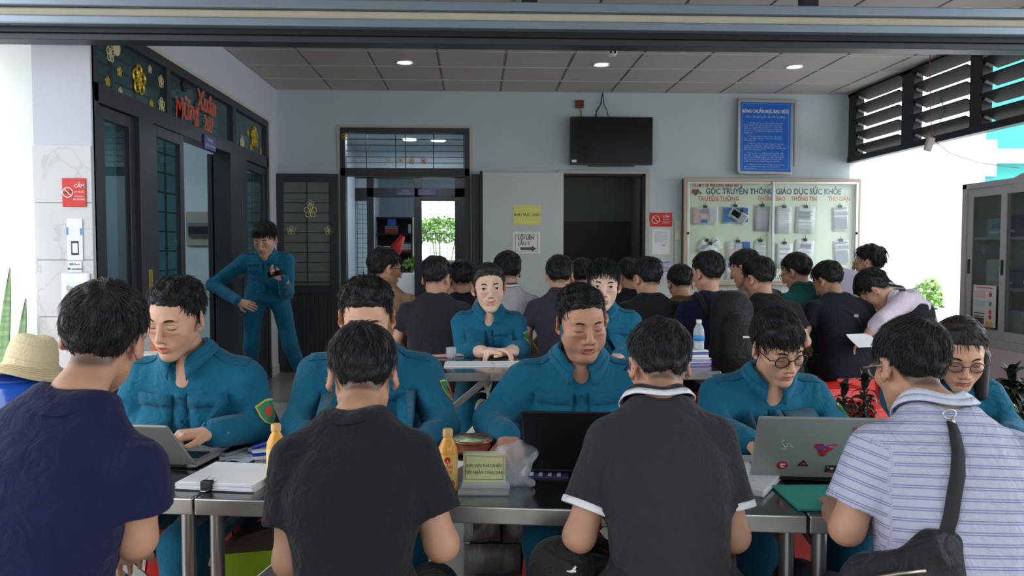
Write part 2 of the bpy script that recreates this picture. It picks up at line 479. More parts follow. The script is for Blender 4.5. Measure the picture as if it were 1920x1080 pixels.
for px, py, r, m, lb in [(261, 150, .155, M_gold, 'large gold openwork blossom in the middle of the first transom pane'),
                         (207, 100, .085, M_cremef, 'pale gold blossom in the upper corner of the first transom pane'),
                         (224, 134, .05, M_gold, 'small gold blossom left of the large one'),
                         (202, 153, .05, M_gold, 'small gold blossom low at the edge of the first transom pane'),
                         (226, 172, .045, M_cremef, 'small pale blossom under the large one, to its left'),
                         (281, 130, .045, M_cremef, 'small dull blossom right above the large one'),
                         (302, 153, .07, M_cremef, 'pale green blossom near the first mullion'),
                         (303, 197, .085, M_cremef, 'cream blossom in the lower corner by the first mullion'),
                         (284, 196, .05, M_gold, 'small gold blossom beside the cream one'),
                         (477, 257, .17, M_gold, 'large gold blossom in the last transom pane'),
                         (454, 269, .1, M_cremef, 'cream blossom low in the last transom pane'),
                         (465, 249, .05, M_gold, 'small gold blossom left in the last transom pane'),
                         (498, 252, .05, M_gold, 'small gold blossom right in the last transom pane'),
                         (471, 276, .055, M_gold, 'gold spray under the large blossom of the last pane'),
                         (489, 284, .05, M_gold, 'small gold blossom at the foot of the last pane')]:
    flower('blossom_sticker', lw(px, py), r, m, lb)
for px, py, m, lb in [(218, 89, M_cremef, 'round white sticker in the first transom pane'), (346, 160, M_blk, 'round black sticker in the second transom pane')]:
    q = lw(px, py)
    tag(MB().lathe([(0, .004), (.05, .003), (.05, -.003), (0, -.004)], 18, M=Matrix.Rotation(math.pi / 2, 4, 'Y')).build('round_sticker', m, loc=q), lb, 'sticker')
g = empty('spring_lettering', lw(364, 200), 0, 'red brush lettering Mừng Xuân on the middle transom pane', 'decoration')
Mx = Matrix.Rotation(math.pi / 2, 4, 'Z') @ Matrix.Rotation(math.pi / 2, 4, 'X')
for w_, px, py, sz, rot in (('Mừng', 349, 206, .22, .12), ('Xuân', 386, 194, .22, 0), ('20?', 389, 234, .18, 0)):
    v = Vector(lw(px, py)) - g.location
    for dx, dm in ((.0, M_cremef), (.012, M_deco)):
        text_mesh('lettering', w_, sz, dm, g, Matrix.Translation(v + Vector((dx, -dx, -dx * .6))) @ Mx @ Matrix.Rotation(rot, 4, 'Z'), sx=1.0, bold=.012, shear=.25)
q = at(391, 269, X=XL)
M_navy = mat('plate_blue', (40, 44, 130), .4)
g = empty('door_plate', (XL + .008, q.y, q.z), 0, 'small blue room plate over the open left door', 'sign')
MB().box(-.006, .006, -.14, .14, -.055, .055).build('plate', M_navy, g, bevel=.002)
text_mesh('lettering', 'PHÒNG', .035, M_wtxt, g, Matrix.Translation((.0075, 0, .022)) @ Mx)
text_mesh('lettering', 'CẤP CỨU - TIÊM NGỪA', .03, M_wtxt, g, Matrix.Translation((.0075, 0, -.022)) @ Mx, sx=.75)
# the room behind the left doors
M_room = mat('room_paint', (190, 208, 212), .8, var=.03)
rm = MB().box(-6.2, XL - .32, YB - .01, YB + .1, 0, 3.2).box(-6.2, -6.0, 3.8, YB, 0, 3.2).box(-6.2, XL - .32, 4.9, 5.02, 0, 3.2).box(-6.2, XL - .3, 4.9, YB, 3.1, 3.2)
tag(rm.build('wall_side_room', M_room), kind='structure')
def area(name, loc, sx, sy, e, color=(1, 1, 1), rot=(0, 0, 0)):
    d = bpy.data.lights.new(name, 'AREA'); d.shape = 'RECTANGLE'; d.size, d.size_y = sx, sy; d.energy = e; d.color = color
    o = bpy.data.objects.new(name, d); COL.objects.link(o); o.location = loc; o.rotation_euler = rot
    return o
tag(MB().box(-4.3, -3.1, 6.9, 7.1, 3.04, 3.098).build('tube_lamp', mat('tube_glow', (235, 245, 255), .5, var=0, emit=6)), 'long ceiling tube lamp in the room behind the left doors', 'lamp')
area('side_room_light', (-3.7, 7.0, 3.04), 1.2, .2, 75, (.85, .95, 1))
q = at(378, 425, Y=YB - .03)
eb = empty('breaker_box', (q.x, YB - .015, q.z), 0, 'grey breaker panel on the wall inside the left room', 'panel')
MB().box(-.16, .16, -.03, .0, -.2, .16).build('back_plate', mat('beige_grey', (150, 152, 142), .6), eb, bevel=.004)
MB().box(-.13, .1, -.08, -.03, -.1, .05).build('breaker_cover', mat('grey_plastic', (96, 106, 112), .35), eb, bevel=.01)
MB().box(-.115, .085, -.088, -.08, -.08, .0).build('breaker_window', M_blk, eb)
tag(MB().box(-.04, .04, -.02, 0, -.07, .07).box(-.02, .02, -.028, -.02, -.03, .03).build('wall_socket', M_white, bevel=.004, loc=(at(362, 435, Y=YB).x, YB - .012, bz(435))), 'small white wall socket left of the breaker panel', 'socket')

# ---------------------------------------------------------------- back door: frame, transom, two leaves laid open
db = tag(empty('door_2', (0, YB, 0)), kind='structure')
b = MB(); zt, zb_ = bz(318), bz(328)
frame_rect(b, -.02, .12, D1[0], D1[1], -.03, D1[3], .055, 'x')
b.box(D1[0], D1[1], -.02, .12, bz(332), bz(317))
b.build('door_frame', M_dark, db, bevel=.004)
MB().box(D1[0] - .035, D1[1] + .035, -.012, .02, D1[3], D1[3] + .03).box(D1[0] - .035, D1[0], -.012, .02, bz(325), D1[3]).box(D1[1], D1[1] + .035, -.012, .02, bz(325), D1[3]).build('door_casing', mat('pale_casing', (196, 190, 180), .6), db)
MB().box(D1[0] + .05, D1[1] - .05, .05, .056, bz(317), D1[3] - .05).build('transom_pane', M_glc, db)
t = MB()
for i in range(1, 6): z = bz(317) + i * (D1[3] - .05 - bz(317)) / 6; t.box(D1[0] + .05, D1[1] - .05, .07, .078, z - .004, z + .004)
for px in (687, 742, 760, 813, 870): t.box(bx(px) - .005, bx(px) + .005, .07, .078, bz(317), D1[3] - .05)
t.build('security_bars', M_blk, db)
M_frost = glass('frosted_glass', (176, 186, 178), .10, .35, .08)
def back_leaf(px0, px1, name, y0):
    x0, x1 = bx(px0), bx(px1); zt = bz(329)
    c = MB(); frame_rect(c, y0 - .045, y0, x0, x1, .02, zt, .09, 'x'); c.box(x0 + .08, x1 - .08, y0 - .045, y0, bz(549), bz(534))
    o = c.build(name, M_dark, db, bevel=.004)
    MB().box(x0 + .085, x1 - .085, y0 - .028, y0 - .02, bz(535), zt - .085).build('pane', M_frost, o)
    c = MB()
    for k in range(int((x1 - x0 - .17) / .045)): c.box(x0 + .09 + k * .045, x0 + .09 + k * .045 + .041, y0 - .036, y0 - .016, .1, bz(549))
    c.build('ribbed_panel', M_dark, o, bevel=.003)
    c = MB()
    for py in np.arange(364, 534, 18.2): c.box(x0 + .085, x1 - .085, y0 - .034, y0 - .03, bz(py) - .004, bz(py) + .004)
    c.box((x0 + x1) / 2 - .004, (x0 + x1) / 2 + .004, y0 - .034, y0 - .03, bz(535), zt - .085)
    c.build('security_bars', M_blk, o)
    return o
lf = back_leaf(520, 637, 'door_leaf', -.03)
MB().tube([(bx(530), -.08, bz(522)), (bx(530), -.11, bz(522)), (bx(543), -.115, bz(522))], .01).box(bx(528), bx(532), -.085, -.075, bz(540), bz(505)).build('lever_handle', M_blk, lf)
back_leaf(884, 935, 'door_leaf', -.03)
for px, py, r in [(582, 382, .05), (582, 396, .09), (546, 432, .06), (617, 432, .06)]:
    q = at(px, py, Y=YB - .07)
    flower('blossom_sticker', (q.x, YB - .072, q.z), r, M_cremef, {382: 'tiny pale star topmost on the frosted glass of the open back door', 396: 'pale star under the topmost on the frosted back door glass', 432: 'pale star at the %s edge of the frosted back door glass' % ('left' if px < 580 else 'right')}[py], 'x', 'star stickers on the frosted back door')
q = at(648, 256, Y=YB); flower('blossom_sticker', (q.x, YB - .03, q.z), .05, M_gold, 'gold blossom in the corner of the back transom frame', 'x', 'blossom stickers on the back transom')
for px, py, lb, m in [(727, 300, 'first', M_cremef), (750, 300, 'second', M_gold), (771, 301, 'third', M_gold), (794, 301, 'last', M_deco)]:
    q = at(px, py, Y=YB); flower('blossom_sticker', (q.x, YB + .035, q.z), .045, m, lb + ' of the row of blossoms along the back transom pane', 'x', 'blossom stickers on the back transom')
# corridor and inner room behind the back door
YI = 12.5
ix = lambda px: at(px, 468, Y=YI).x
iz = lambda py: EYE + (468 - py) * YI / F_PX
M_in = mat('inner_paint', (176, 190, 200), .8, var=.02)
xa, xb = D1[0] - .35, D1[1] + .5
c = MB().box(xa - .1, xa, YB + .15, YI + 3.2, 0, 2.95).box(xb, xb + .1, YB + .15, YI, 0, 2.95).box(xa - .1, xb + .1, YB + .15, YI + 3.2, 2.85, 2.95)
c.box(xb + 1.2, xb + 1.3, YI, YI + 3.2, 0, 2.95)
tag(c.build('wall_corridor', M_in), kind='structure')
di = tag(empty('door_3', (0, YI, 0)), kind='structure')
b = MB()
for p0, p1 in ((640, 650), (689, 702), (777, 791), (853, 884)): b.box(ix(p0), ix(p1), -.04, .06, 0, iz(330))
b.box(ix(640), ix(884), -.04, .06, iz(371), iz(354)).box(ix(640), ix(884), -.04, .06, iz(336), iz(326)); b.box(ix(790), ix(854), -.04, .06, iz(378), iz(371)).box(ix(650), ix(690), -.04, .06, iz(378), iz(370))
b.box(ix(650), ix(690), -.04, .06, .0, iz(520)).box(ix(790), ix(854), -.04, .06, 0, iz(520))
b.box(xa, ix(640), -.02, .04, 0, 2.85).box(ix(884), xb + 1.2, -.02, .04, 0, 2.85)
b.build('door_frame', M_blk, di, bevel=.004)
MB().box(ix(640), ix(884), -.02, .02, iz(326), 2.85).build('upper_panel', M_in, di)
for k, (p0, p1, q0, q1) in enumerate([(650, 690, 378, 520), (790, 854, 378, 520), (650, 689, 354, 338), (702, 853, 354, 338)]):
    MB().box(ix(p0), ix(p1), .0, .006, iz(max(q0, q1)), iz(min(q0, q1))).build('pane', M_glc, di)
c = MB()
for p0, p1 in ((650, 690), (792, 854)):
    for py in np.arange(384, 520, 9): c.box(ix(p0), ix(p1), .02, .028, iz(py) - .003, iz(py) + .003)
    for f in (.25, .5, .75): xx = ix(p0 + (p1 - p0) * f); c.box(xx - .003, xx + .003, .02, .028, iz(520), iz(378))
c.build('security_bars', M_dark, di)
M_dplate = mat('faint_plate_print', (70, 72, 92), .6)
for k, (px, w, s) in enumerate([(761, 34, 'PHÒNG\nXÉT NGHIỆM'), (802, 36, 'PHÒNG\nKHÁM BỆNH')]):
    g = empty('door_plate', (ix(px), YI - .05, iz(362)), 0, ('left' if k == 0 else 'right') + ' of two dark blue room plates over the inner door', 'sign', 'blue plates over the inner door')
    MB().box(-.14, .14, -.006, .006, -.05, .05).build('plate', mat('plate_dark_blue', (26, 26, 60), .5), g, bevel=.002)
    b = MB().box(-.05, .05, -.0075, -.006, .012, .028).box(-.11, .11, -.0075, -.006, -.03, -.008); tag(b.build('faint_print', M_dplate, g), kind='stuff')
YR = YI + 3.1
c = holes_wall('wall_inner_room', M_in, 'x', YR, .1, xa, xb + 1.3, 0, 2.95, [(at(783, 468, Y=YR).x, at(870, 468, Y=YR).x, .25, 2.35), (at(640, 468, Y=YR).x, at(692, 468, Y=YR).x, .5, 2.2)])
tag(MB().box(-5, 5, YR + 2.6, YR + 2.7, -.2, 4.0).build('wall_garden', M_out), kind='structure')
area('corridor_light', ((D1[0] + D1[1]) / 2, 10.8, 2.8), .5, 2, 22, (.9, .96, 1))
for k, (px, py, wh) in enumerate([(768, 262, 'left of two near ones'), (822, 264, 'right of two near ones'), (784, 288, 'farthest')]):
    q = at(px, py, Z=2.845)
    tag(MB().lathe([(0, -.012), (.09, -.01), (.1, 0)], 20).build('corridor_lamp', mat('corridor_glow', (235, 246, 255), .5, var=0, emit=7), loc=(q.x, q.y, 2.85)), 'round corridor ceiling lamp seen through the back transom, ' + wh, 'lamp', 'corridor ceiling lamps')
M_leaf = mat('leaf_green', (96, 140, 50), .6, var=.3, vscale=6)
def bush(name, loc, rx, ry, rz, n, m, label, seed, size=.09, foot=0.0):
    """a shrub of separate bent leaves round a crown"""
    r = rng(seed); b = MB()
    for i in range(n):
        a, e = r.uniform(0, 6.283), math.asin(r.uniform(-.5, 1)); q = r.uniform(.6, 1)
        c = Vector((rx * q * math.cos(e) * math.cos(a), ry * q * math.cos(e) * math.sin(a), rz * q * math.sin(e)))
        d = Vector((r.gauss(0, 1), r.gauss(0, 1), r.gauss(.3, .6))).normalized(); s = d.orthogonal().normalized() * size * .28
        up = d.cross(s).normalized() * size * .1
        b.add([c - d * size * .5, c + s, c + d * size * .6, c - s, c + up], [(0, 1, 4), (1, 2, 4), (2, 3, 4), (3, 0, 4)])
    for k in range(4): b.bar((0, 0, foot - loc[2]), (r.uniform(-rx, rx) * .5, r.uniform(-ry, ry) * .5, rz * .3), .02)
    return tag(b.build(name, m, loc=loc), label, 'plant')
q = at(826, 440, Y=YR + 1.6); bush('garden_bush', (q.x, q.y, q.z), 1.0, .5, .38, 1600, M_leaf, 'yellow-green hedge seen through the inner door pane', 4)
q = at(662, 470, Y=YR + 1.6); bush('garden_bush', (q.x, q.y, q.z - .2), .5, .4, .7, 900, M_leaf, 'green shrub seen through the narrow left inner pane', 5)
tag(MB().box(at(760, 0, Y=YR + 2).x, at(900, 0, Y=YR + 2).x, YR + 1.95, YR + 2.05, EYE - 1.3, at(0, 488, Y=YR + 2).z).build('trim_garden_wall', mat('garden_wall_grey', (90, 92, 90), .8)), kind='structure')
# dark shelf unit in the inner room
M_shelf = mat('dark_wood', (44, 34, 32), .5, var=.1)
YS = YI + 2.7; sx0, sx1 = at(694, 468, Y=YS).x, at(775, 468, Y=YS).x; sz = lambda py: EYE + (468 - py) * YS / F_PX
sh = empty('shelf_unit', ((sx0 + sx1) / 2, YS, 0), 0, 'dark brown shelf unit in the inner room behind the back door', 'shelf')
w = (sx1 - sx0) / 2
MB().box(-w, -w + .03, -.15, .2, 0, sz(408)).box(w - .03, w, -.15, .2, 0, sz(408)).build('side_panel', M_shelf, sh)
MB().box(-w, w, .18, .2, 0, sz(408)).build('back_panel', M_shelf, sh)
for py in (408, 438, 472, 506, 540): MB().box(-w + .03, w - .03, -.15, .18, sz(py) - .03, sz(py)).build('shelf', M_shelf, sh)
def book_row(px0, px1, py, n, seed, labels, grp):
    r = rng(seed); flat = True; x = at(px0, py, Y=YS - .1).x; X2 = at(px1, py, Y=YS - .1).x; wd = (X2 - x) / n
    for i in range(n):
        col = r.choice([(210, 206, 200), (180, 60, 50), (60, 96, 170), (220, 220, 214), (120, 130, 120)])
        h = r.uniform(.12, .2)
        m = mat('book_%d' % (hash(col) % 997), col, .7)
        zb = sz(py) + .002
        bk = MB().box(x + i * wd, x + (i + .9) * wd, YS - .13, YS, zb, zb + h) if not flat else MB().box(x, X2, YS - .13, YS, zb + i * .035, zb + i * .035 + .031)
        tag(bk.build('book', m), labels[i], 'papers', grp)
book_row(722, 746, 438, 4, 3, ['%s of the papers stacked on the upper dark shelf' % q for q in ('bottom one', 'second from the bottom', 'third from the bottom', 'top one')], 'papers on the upper shelf')
book_row(752, 773, 472, 5, 4, ['%s of the folders stacked right on the middle dark shelf' % q for q in ('bottom one', 'second from the bottom', 'middle one', 'second from the top', 'top one')], 'folders on the middle shelf')
book_row(720, 742, 472, 3, 6, ['%s of the papers stacked left on the middle dark shelf' % q for q in ('bottom one', 'middle one', 'top one')], 'papers left on the middle shelf')
tag(MB().box(at(725, 0, Y=YS).x, at(741, 0, Y=YS).x, YS - .14, YS, sz(438) + .143, sz(426) + .143).build('blue_box', mat('box_blue', (60, 96, 190), .6), bevel=.004), 'small blue box on the papers of the upper dark shelf', 'box')
tag(MB().box(at(764, 0, Y=YS).x, at(772, 0, Y=YS).x, YS - .12, YS - .04, sz(438) + .002, sz(421)).build('pale_carton', M_paper, bevel=.004), 'tall white carton at the end of the upper dark shelf', 'box')
q = at(745, 465, Y=YS - .35)
tag(MB().tube([q + Vector((-.12, 0, -.28)), q + Vector((-.02, 0, 0)), q + Vector((.1, 0, .22))], [.1, .11, .05], 10).build('red_bag', M_red, smooth='all'), 'red bag hanging before the dark shelf unit', 'bag')
q = at(760, 515, Y=YI + .8)
dk = tag(MB().box(q.x - .35, q.x + .3, YI + .6, YI + 1.2, 0, q.z + .02).build('side_desk', M_white, bevel=.01), 'white desk behind the inner doorway', 'desk')
bush('desk_plant', (q.x + .1, YI + .85, q.z + .16), .14, .1, .1, 60, M_leaf, 'small green leafy plant on the white desk in the inner doorway', 9, .12, q.z + .02)

# ---------------------------------------------------------------- dark stair opening and its pale leaf
M_st = mat('stair_unlit_paint', (96, 104, 100), .9, var=.03); M_stt = mat('stair_unlit_tile', (54, 56, 58), .4, var=.04)  # wall and tile coloured dark to imitate the unlit stairwell
Xa, Xb = D2[0] - .3, D2[1] + .3
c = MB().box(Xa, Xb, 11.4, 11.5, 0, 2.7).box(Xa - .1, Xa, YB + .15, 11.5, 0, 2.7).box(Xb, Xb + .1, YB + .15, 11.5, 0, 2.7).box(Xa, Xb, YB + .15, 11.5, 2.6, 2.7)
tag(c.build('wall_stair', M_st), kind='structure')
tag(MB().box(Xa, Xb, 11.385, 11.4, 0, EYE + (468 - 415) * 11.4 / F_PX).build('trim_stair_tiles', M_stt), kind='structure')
area('stair_fill_light', ((Xa + Xb) / 2, 10.4, 2.55), .5, .5, 2, (1, 1, .95))  # added fill that lifts the too dark doorway, no lamp hangs here
ds = tag(empty('door_4', (0, YB, 0)), kind='structure')
M_cas = mat('stair_casing', (184, 184, 176), .6)
b = MB().box(D2[0] - .06, D2[1] + .045, -.02, .03, D2[3], D2[3] + .045).box(D2[1], D2[1] + .045, -.02, .03, 0, D2[3]).box(D2[0] - .06, D2[0], -.02, .03, 0, D2[3])
b.build('door_casing', M_cas, ds, bevel=.003)
MB().box(D2[1] - .03, D2[1] - .002, .0, .15, 0, D2[3]).box(D2[0], D2[1], .0, .15, D2[3] - .025, D2[3] - .001).build('door_jamb', M_blk, ds)
g = empty('stair_handrail', (0, 10.2, 0), 0, 'black sloping handrail inside the dark stair opening', 'handrail')
q0, q1 = at(1130, 530, Y=10.2), at(1212, 486, Y=10.2)
MB().tube([(q0.x, 0, q0.z), (q1.x, 0, q1.z)], .03).build('rail', M_blk, g, smooth=True)
for f in (.1, .5, .9): MB().tube([(q0.x + (q1.x - q0.x) * f, 0, q0.z + (q1.z - q0.z) * f), (q0.x + (q1.x - q0.x) * f, 0, 0)], .012).build('baluster', M_blk, g, smooth=True)
lx0, lx1, lz = at(905, 468, Y=YB - .12).x, at(1056, 468, Y=YB - .12).x, at(980, 323, Y=YB - .12).z
pl = MB().box(lx0, lx1, YB - .12, YB - .08, .02, lz).build('door_5', mat('pale_door_paint', (200, 208, 208), .35, var=.03, vscale=2), bevel=.003)
tag(pl, kind='structure')
MB().box(lx0 - .03, lx0 - .001, YB - .13, YB - .075, .02, lz + .01).build('edge_strip', M_blk, pl)

# ---------------------------------------------------------------- open right side: louvre band, low wall, outside
lou = tag(empty('louvre_band', (XR, 0, 0), 0, 'dark louvre band of tilted metal slats above the open right side', 'louvre'))
z0, z1 = 2.29, ZC
yr = lambda px: at(px, 468, X=XR).y
posts = [(8.98, 8.8), (yr(1712), yr(1690)), (yr(1840), yr(1817)), (5.62, 5.77), (4.5, 4.64)]
posts = [(min(p), max(p)) for p in posts]
for a, b_ in posts: MB().box(-.03, .06, a, b_, z0 + .06, z1).build('post', M_blk, lou, bevel=.003)
MB().box(-.03, .06, 4.4, 9.0, z0, z0 + .06).build('bottom_rail', M_blk, lou, bevel=.003)
MB().box(-.03, .06, 4.4, 9.0, z1 - .035, z1).build('top_rail', M_blk, lou, bevel=.003)
M_slat = mat('slat_paint', (30, 31, 34), .6, .0, spec=.3, var=.04)
for k in range(len(posts) - 1):
    ya, yb = posts[k + 1][1], posts[k][0]
    for i in range(5):
        zc = z0 + .125 + i * .142
        Mr = Matrix.Translation((.02, 0, zc)) @ Matrix.Rotation(math.radians(22), 4, 'Y')
        o = MB().box(-.085, .085, ya + .004, yb - .004, -.006, .006, Mr).build('slat', M_slat, lou, bevel=.002)
        MB().box(-.03, .03, yb - .025, yb - .004, -.03, .03, Mr).build('slat_bracket', M_alu, o)
tag(MB().box(XR - .05, XR + .1, 3.4, YB, 0, .55).build('wall_low_right', mat('low_wall_paint', (214, 200, 204), .8, var=.03)), kind='structure')
M_teal = mat('teal_paint', (50, 150, 146), .7, var=.03)
tb = empty('teal_building', (9.5, 14, 0), 0, 'teal painted building beyond the open right side', 'building')
MB().box(-2.2, 5, .0, 3, 0, 7).build('wall', M_teal, tb)
q = at(1845, 292, Y=13.9); MB().box(-2.2, 5, -.15, .0, q.z - .12, q.z + .12).build('ledge', mat('ledge_white', (226, 222, 232), .7), tb)
q = at(1846, 262, Y=13.95); q2 = at(1868, 330, Y=13.95); MB().box(q.x - 9.5, q2.x - 9.5, -.05, .0, q2.z, q.z).build('pale_strip', M_out, tb)
for px, py, s, sd, lb in [(1738, 560, .16, 21, 'pale green shrub outside at the foot of the bright wall')]:
    q = at(px, py, Y=8.4); bush('outside_shrub', q, s, s, s * 1.4, 220, mat('leaf_light', (126, 170, 84), .6, var=.25), lb, sd, .07)
# hanging socket and its wires
q = at(1738, 120, X=XR - .25); w0 = at(1745, 262, Y=q.y); 
g = empty('hanging_socket', (w0.x, q.y, w0.z), 0, 'white extension socket hanging on wires before the louvres', 'socket')
MB().box(-.03, .03, -.02, .02, -.1, .02, Matrix.Rotation(.3, 4, 'Y')).build('socket_block', mat('socket_grey', (186, 182, 170), .5), g, bevel=.006)
MB().tube([(-.02, .01, ZC - w0.z), (-.01, 0, .3), (.01, 0, .02)], .004, 5).build('wire', mat('red_wire', (120, 40, 40), .5), g)
e_ = at(1838, 318, Y=q.y)
MB().tube([(.02, 0, 0), (.18, 0, -.12), (.45, 0, -.2), (.8, 0, -.24)], .0035, 5).tube([(.02, 0, .02), (.12, 0, .25), (.3, .4, .45)], .004, 5).build('wire', mat('grey_wire', (80, 76, 74), .5), g)

# ---------------------------------------------------------------- left outside
tag(MB().box(-7, XL - .317, 4.76, 4.89, -.2, 5.0).build('wall_outside_left', M_out), kind='structure')

# the planted edge of the yard behind the camera, which the panes mirror
M_tree = mat('tree_leaf', (70, 112, 44), .6, var=.4, vscale=3)
for k_, (x, y, rx, rz) in enumerate([(-7, -8.5, 1.6, 1.7), (-3.4, -9.2, 1.5, 1.5), (.4, -8.6, 1.6, 1.9), (4.2, -9.0, 1.6, 1.6), (8, -8.4, 1.6, 1.8)]):
    bush('yard_tree', (x, y, rz * 1.2), rx, 1.1, rz, 900, M_tree, '%s of the leafy shrubs along the yard behind the camera' % ('leftmost', 'second', 'middle', 'fourth', 'rightmost')[k_], 40 + k_, .32)
tag(MB().box(-12, 12, -10.9, -10.7, -.3, 3.6).build('wall_yard', mat('yard_wall', (150, 150, 144), .9)), kind='structure')
# ================================================================ SURFACES FROM FIELDS (people, soft things)
def nrm(v):
    v = np.asarray(v, float); return v / (np.linalg.norm(v) + 1e-12)
def A3(v): return np.asarray(tuple(v), np.float32)
class Field:
    """a distance field made of blended solids; mesh() draws its zero surface as one closed mesh"""
    def __init__(s): s.ops = []
    def _add(s, lo, hi, fn, k, mode='u'):
        s.ops.append((np.asarray(lo, float), np.asarray(hi, float), fn, k, mode)); return s
    def cone(s, a, b, ra, rb, k=.02, mode='u', flat=None):
        a, b = A3(a), A3(b); ba = b - a; L2 = float(ba @ ba) + 1e-9
        R = max(ra, rb); lo, hi = np.minimum(a, b) - R, np.maximum(a, b) + R
        fl = None
        if flat is not None: fl = (nrm(flat[0]).astype(np.float32), flat[1])
        def fn(x, y, z):
            t = np.clip(((x - a[0]) * ba[0] + (y - a[1]) * ba[1] + (z - a[2]) * ba[2]) / L2, 0, 1)
            dx, dy, dz = x - a[0] - t * ba[0], y - a[1] - t * ba[1], z - a[2] - t * ba[2]
            q = dx * dx + dy * dy + dz * dz
            if fl is not None:
                n, f = fl; w = dx * n[0] + dy * n[1] + dz * n[2]
                q = q + w * w * (1 / (f * f) - 1)
            return np.sqrt(q) - (ra + (rb - ra) * t)
        return s._add(lo, hi, fn, k, mode)
    def chain(s, pts, rs, k=.02, mode='u', flat=None):
        for i in range(len(pts) - 1): s.cone(pts[i], pts[i + 1], rs[i], rs[i + 1], k, mode, flat)
        return s
    def ell(s, c, r, k=.02, mode='u', R=None):
        c = A3(c); r = np.asarray(r, np.float32)
        if R is not None: R = np.asarray(R, np.float32)   # columns: own axes
        m = float(r.max()); lo, hi = c - m, c + m
        if R is None: lo, hi = c - r, c + r
        def fn(x, y, z):
            dx, dy, dz = x - c[0], y - c[1], z - c[2]
            if R is not None:
                dx, dy, dz = (R[0, 0] * dx + R[1, 0] * dy + R[2, 0] * dz, R[0, 1] * dx + R[1, 1] * dy + R[2, 1] * dz, R[0, 2] * dx + R[1, 2] * dy + R[2, 2] * dz)
            k0 = np.sqrt((dx / r[0]) ** 2 + (dy / r[1]) ** 2 + (dz / r[2]) ** 2)
            k1 = np.sqrt((dx / r[0] ** 2) ** 2 + (dy / r[1] ** 2) ** 2 + (dz / r[2] ** 2) ** 2) + 1e-9
            return k0 * (k0 - 1) / k1
        return s._add(lo, hi, fn, k, mode)
    def loft(s, st, ax, side, k=.03, mode='u', p=2.4):
        """stations (t, centre offset along front, centre offset along side, rx, ry) along axis ax = (origin, dir)"""
        o, d = A3(ax[0]), nrm(ax[1]).astype(np.float32); sd = nrm(side).astype(np.float32); fr = np.cross(d, sd).astype(np.float32)
        st = np.asarray(st, float); ts = st[:, 0]
        ends = [o + d * t + fr * f + sd * q for t, f, q, rx, ry in st]; R = float(st[:, 3:].max())
        lo, hi = np.min(ends, 0) - R, np.max(ends, 0) + R
        def fn(x, y, z):
            X, Y, Z = x - o[0], y - o[1], z - o[2]
            t = X * d[0] + Y * d[1] + Z * d[2]
            tf = np.clip(t, ts[0], ts[-1])
            u = X * sd[0] + Y * sd[1] + Z * sd[2] - np.interp(tf, ts, st[:, 2])
            v = X * fr[0] + Y * fr[1] + Z * fr[2] - np.interp(tf, ts, st[:, 1])
            rx, ry = np.interp(tf, ts, st[:, 3]), np.interp(tf, ts, st[:, 4])
            q = (np.abs(u / rx) ** p + np.abs(v / ry) ** p) ** (1 / p)
            dd = (q - 1) * np.minimum(rx, ry)
            e = np.maximum(t - ts[-1], ts[0] - t)
            return np.where(e > 0, np.sqrt(np.maximum(dd, 0) ** 2 + e * e) + np.minimum(np.maximum(dd, -9), 0) * 0, np.maximum(dd, e)).astype(np.float32)
        return s._add(lo, hi, fn, k, mode)
    def plane(s, pt, n, lo, hi, k=.004):
        """cut away what lies beyond the plane, inside the box lo..hi"""
        pt, n = A3(pt), nrm(n).astype(np.float32)
        return s._add(lo, hi, lambda x, y, z: -((x - pt[0]) * n[0] + (y - pt[1]) * n[1] + (z - pt[2]) * n[2]), k, 's')
    def sleeve(s, a, b, ra, rb, k):
        """short sleeve from a, open at b"""
        a, b = A3(a), A3(b); ba = b - a; L = float(np.linalg.norm(ba)); u = (ba / L).astype(np.float32)
        R = max(ra, rb) + .02
        def fn(x, y, z):
            X, Y, Z = x - a[0], y - a[1], z - a[2]
            t = X * u[0] + Y * u[1] + Z * u[2]; tc = np.clip(t / L, 0, 1)
            q = np.sqrt(np.maximum((X - u[0] * np.clip(t, 0, 9)) ** 2 + (Y - u[1] * np.clip(t, 0, 9)) ** 2 + (Z - u[2] * np.clip(t, 0, 9)) ** 2, 0))
            d = np.maximum(q - (ra + (rb - ra) * tc), t - L)
            hole = np.maximum(q - (rb - .009 - np.maximum(L - t, 0) * .25), (L - .06) - t)
            return np.maximum(d, -hole)
        return s._add(np.minimum(a, b) - R, np.maximum(a, b) + R, fn, k)
    def crease(s, a, b, w, amp):
        """a soft groove (amp > 0) or ridge (amp < 0) along a line"""
        a, b = A3(a), A3(b); ba = b - a; L2 = float(ba @ ba) + 1e-9
        def fn(x, y, z):
            t = np.clip(((x - a[0]) * ba[0] + (y - a[1]) * ba[1] + (z - a[2]) * ba[2]) / L2, 0, 1)
            q = (x - a[0] - t * ba[0]) ** 2 + (y - a[1] - t * ba[1]) ** 2 + (z - a[2] - t * ba[2]) ** 2
            return amp * np.exp(-q / (w * w)) * (np.sin(np.pi * np.clip(t * .9 + .05, 0, 1)) ** .6)
        return s._add(np.minimum(a, b) - 2.2 * w, np.maximum(a, b) + 2.2 * w, fn, 0, 'd')
    def wave(s, lo, hi, dirs, freqs, amp, ph=0):
        """drapery: a few warped plane waves"""
        dirs = [nrm(d).astype(np.float32) for d in dirs]
        def fn(x, y, z):
            q = 0
            for i, (d, f) in enumerate(zip(dirs, freqs)):
                u = x * d[0] + y * d[1] + z * d[2]
                wv = .35 * np.sin((x * 1.7 - y * 1.3 + z * 1.1) * f * .35 + i * 2.1 + ph)
                q = q + np.sin(u * f + wv * 3 + i * 1.9 + ph)
            q = q / len(dirs)
            return amp * (q - .35 * np.abs(q))
        return s._add(lo, hi, fn, 0, 'd')
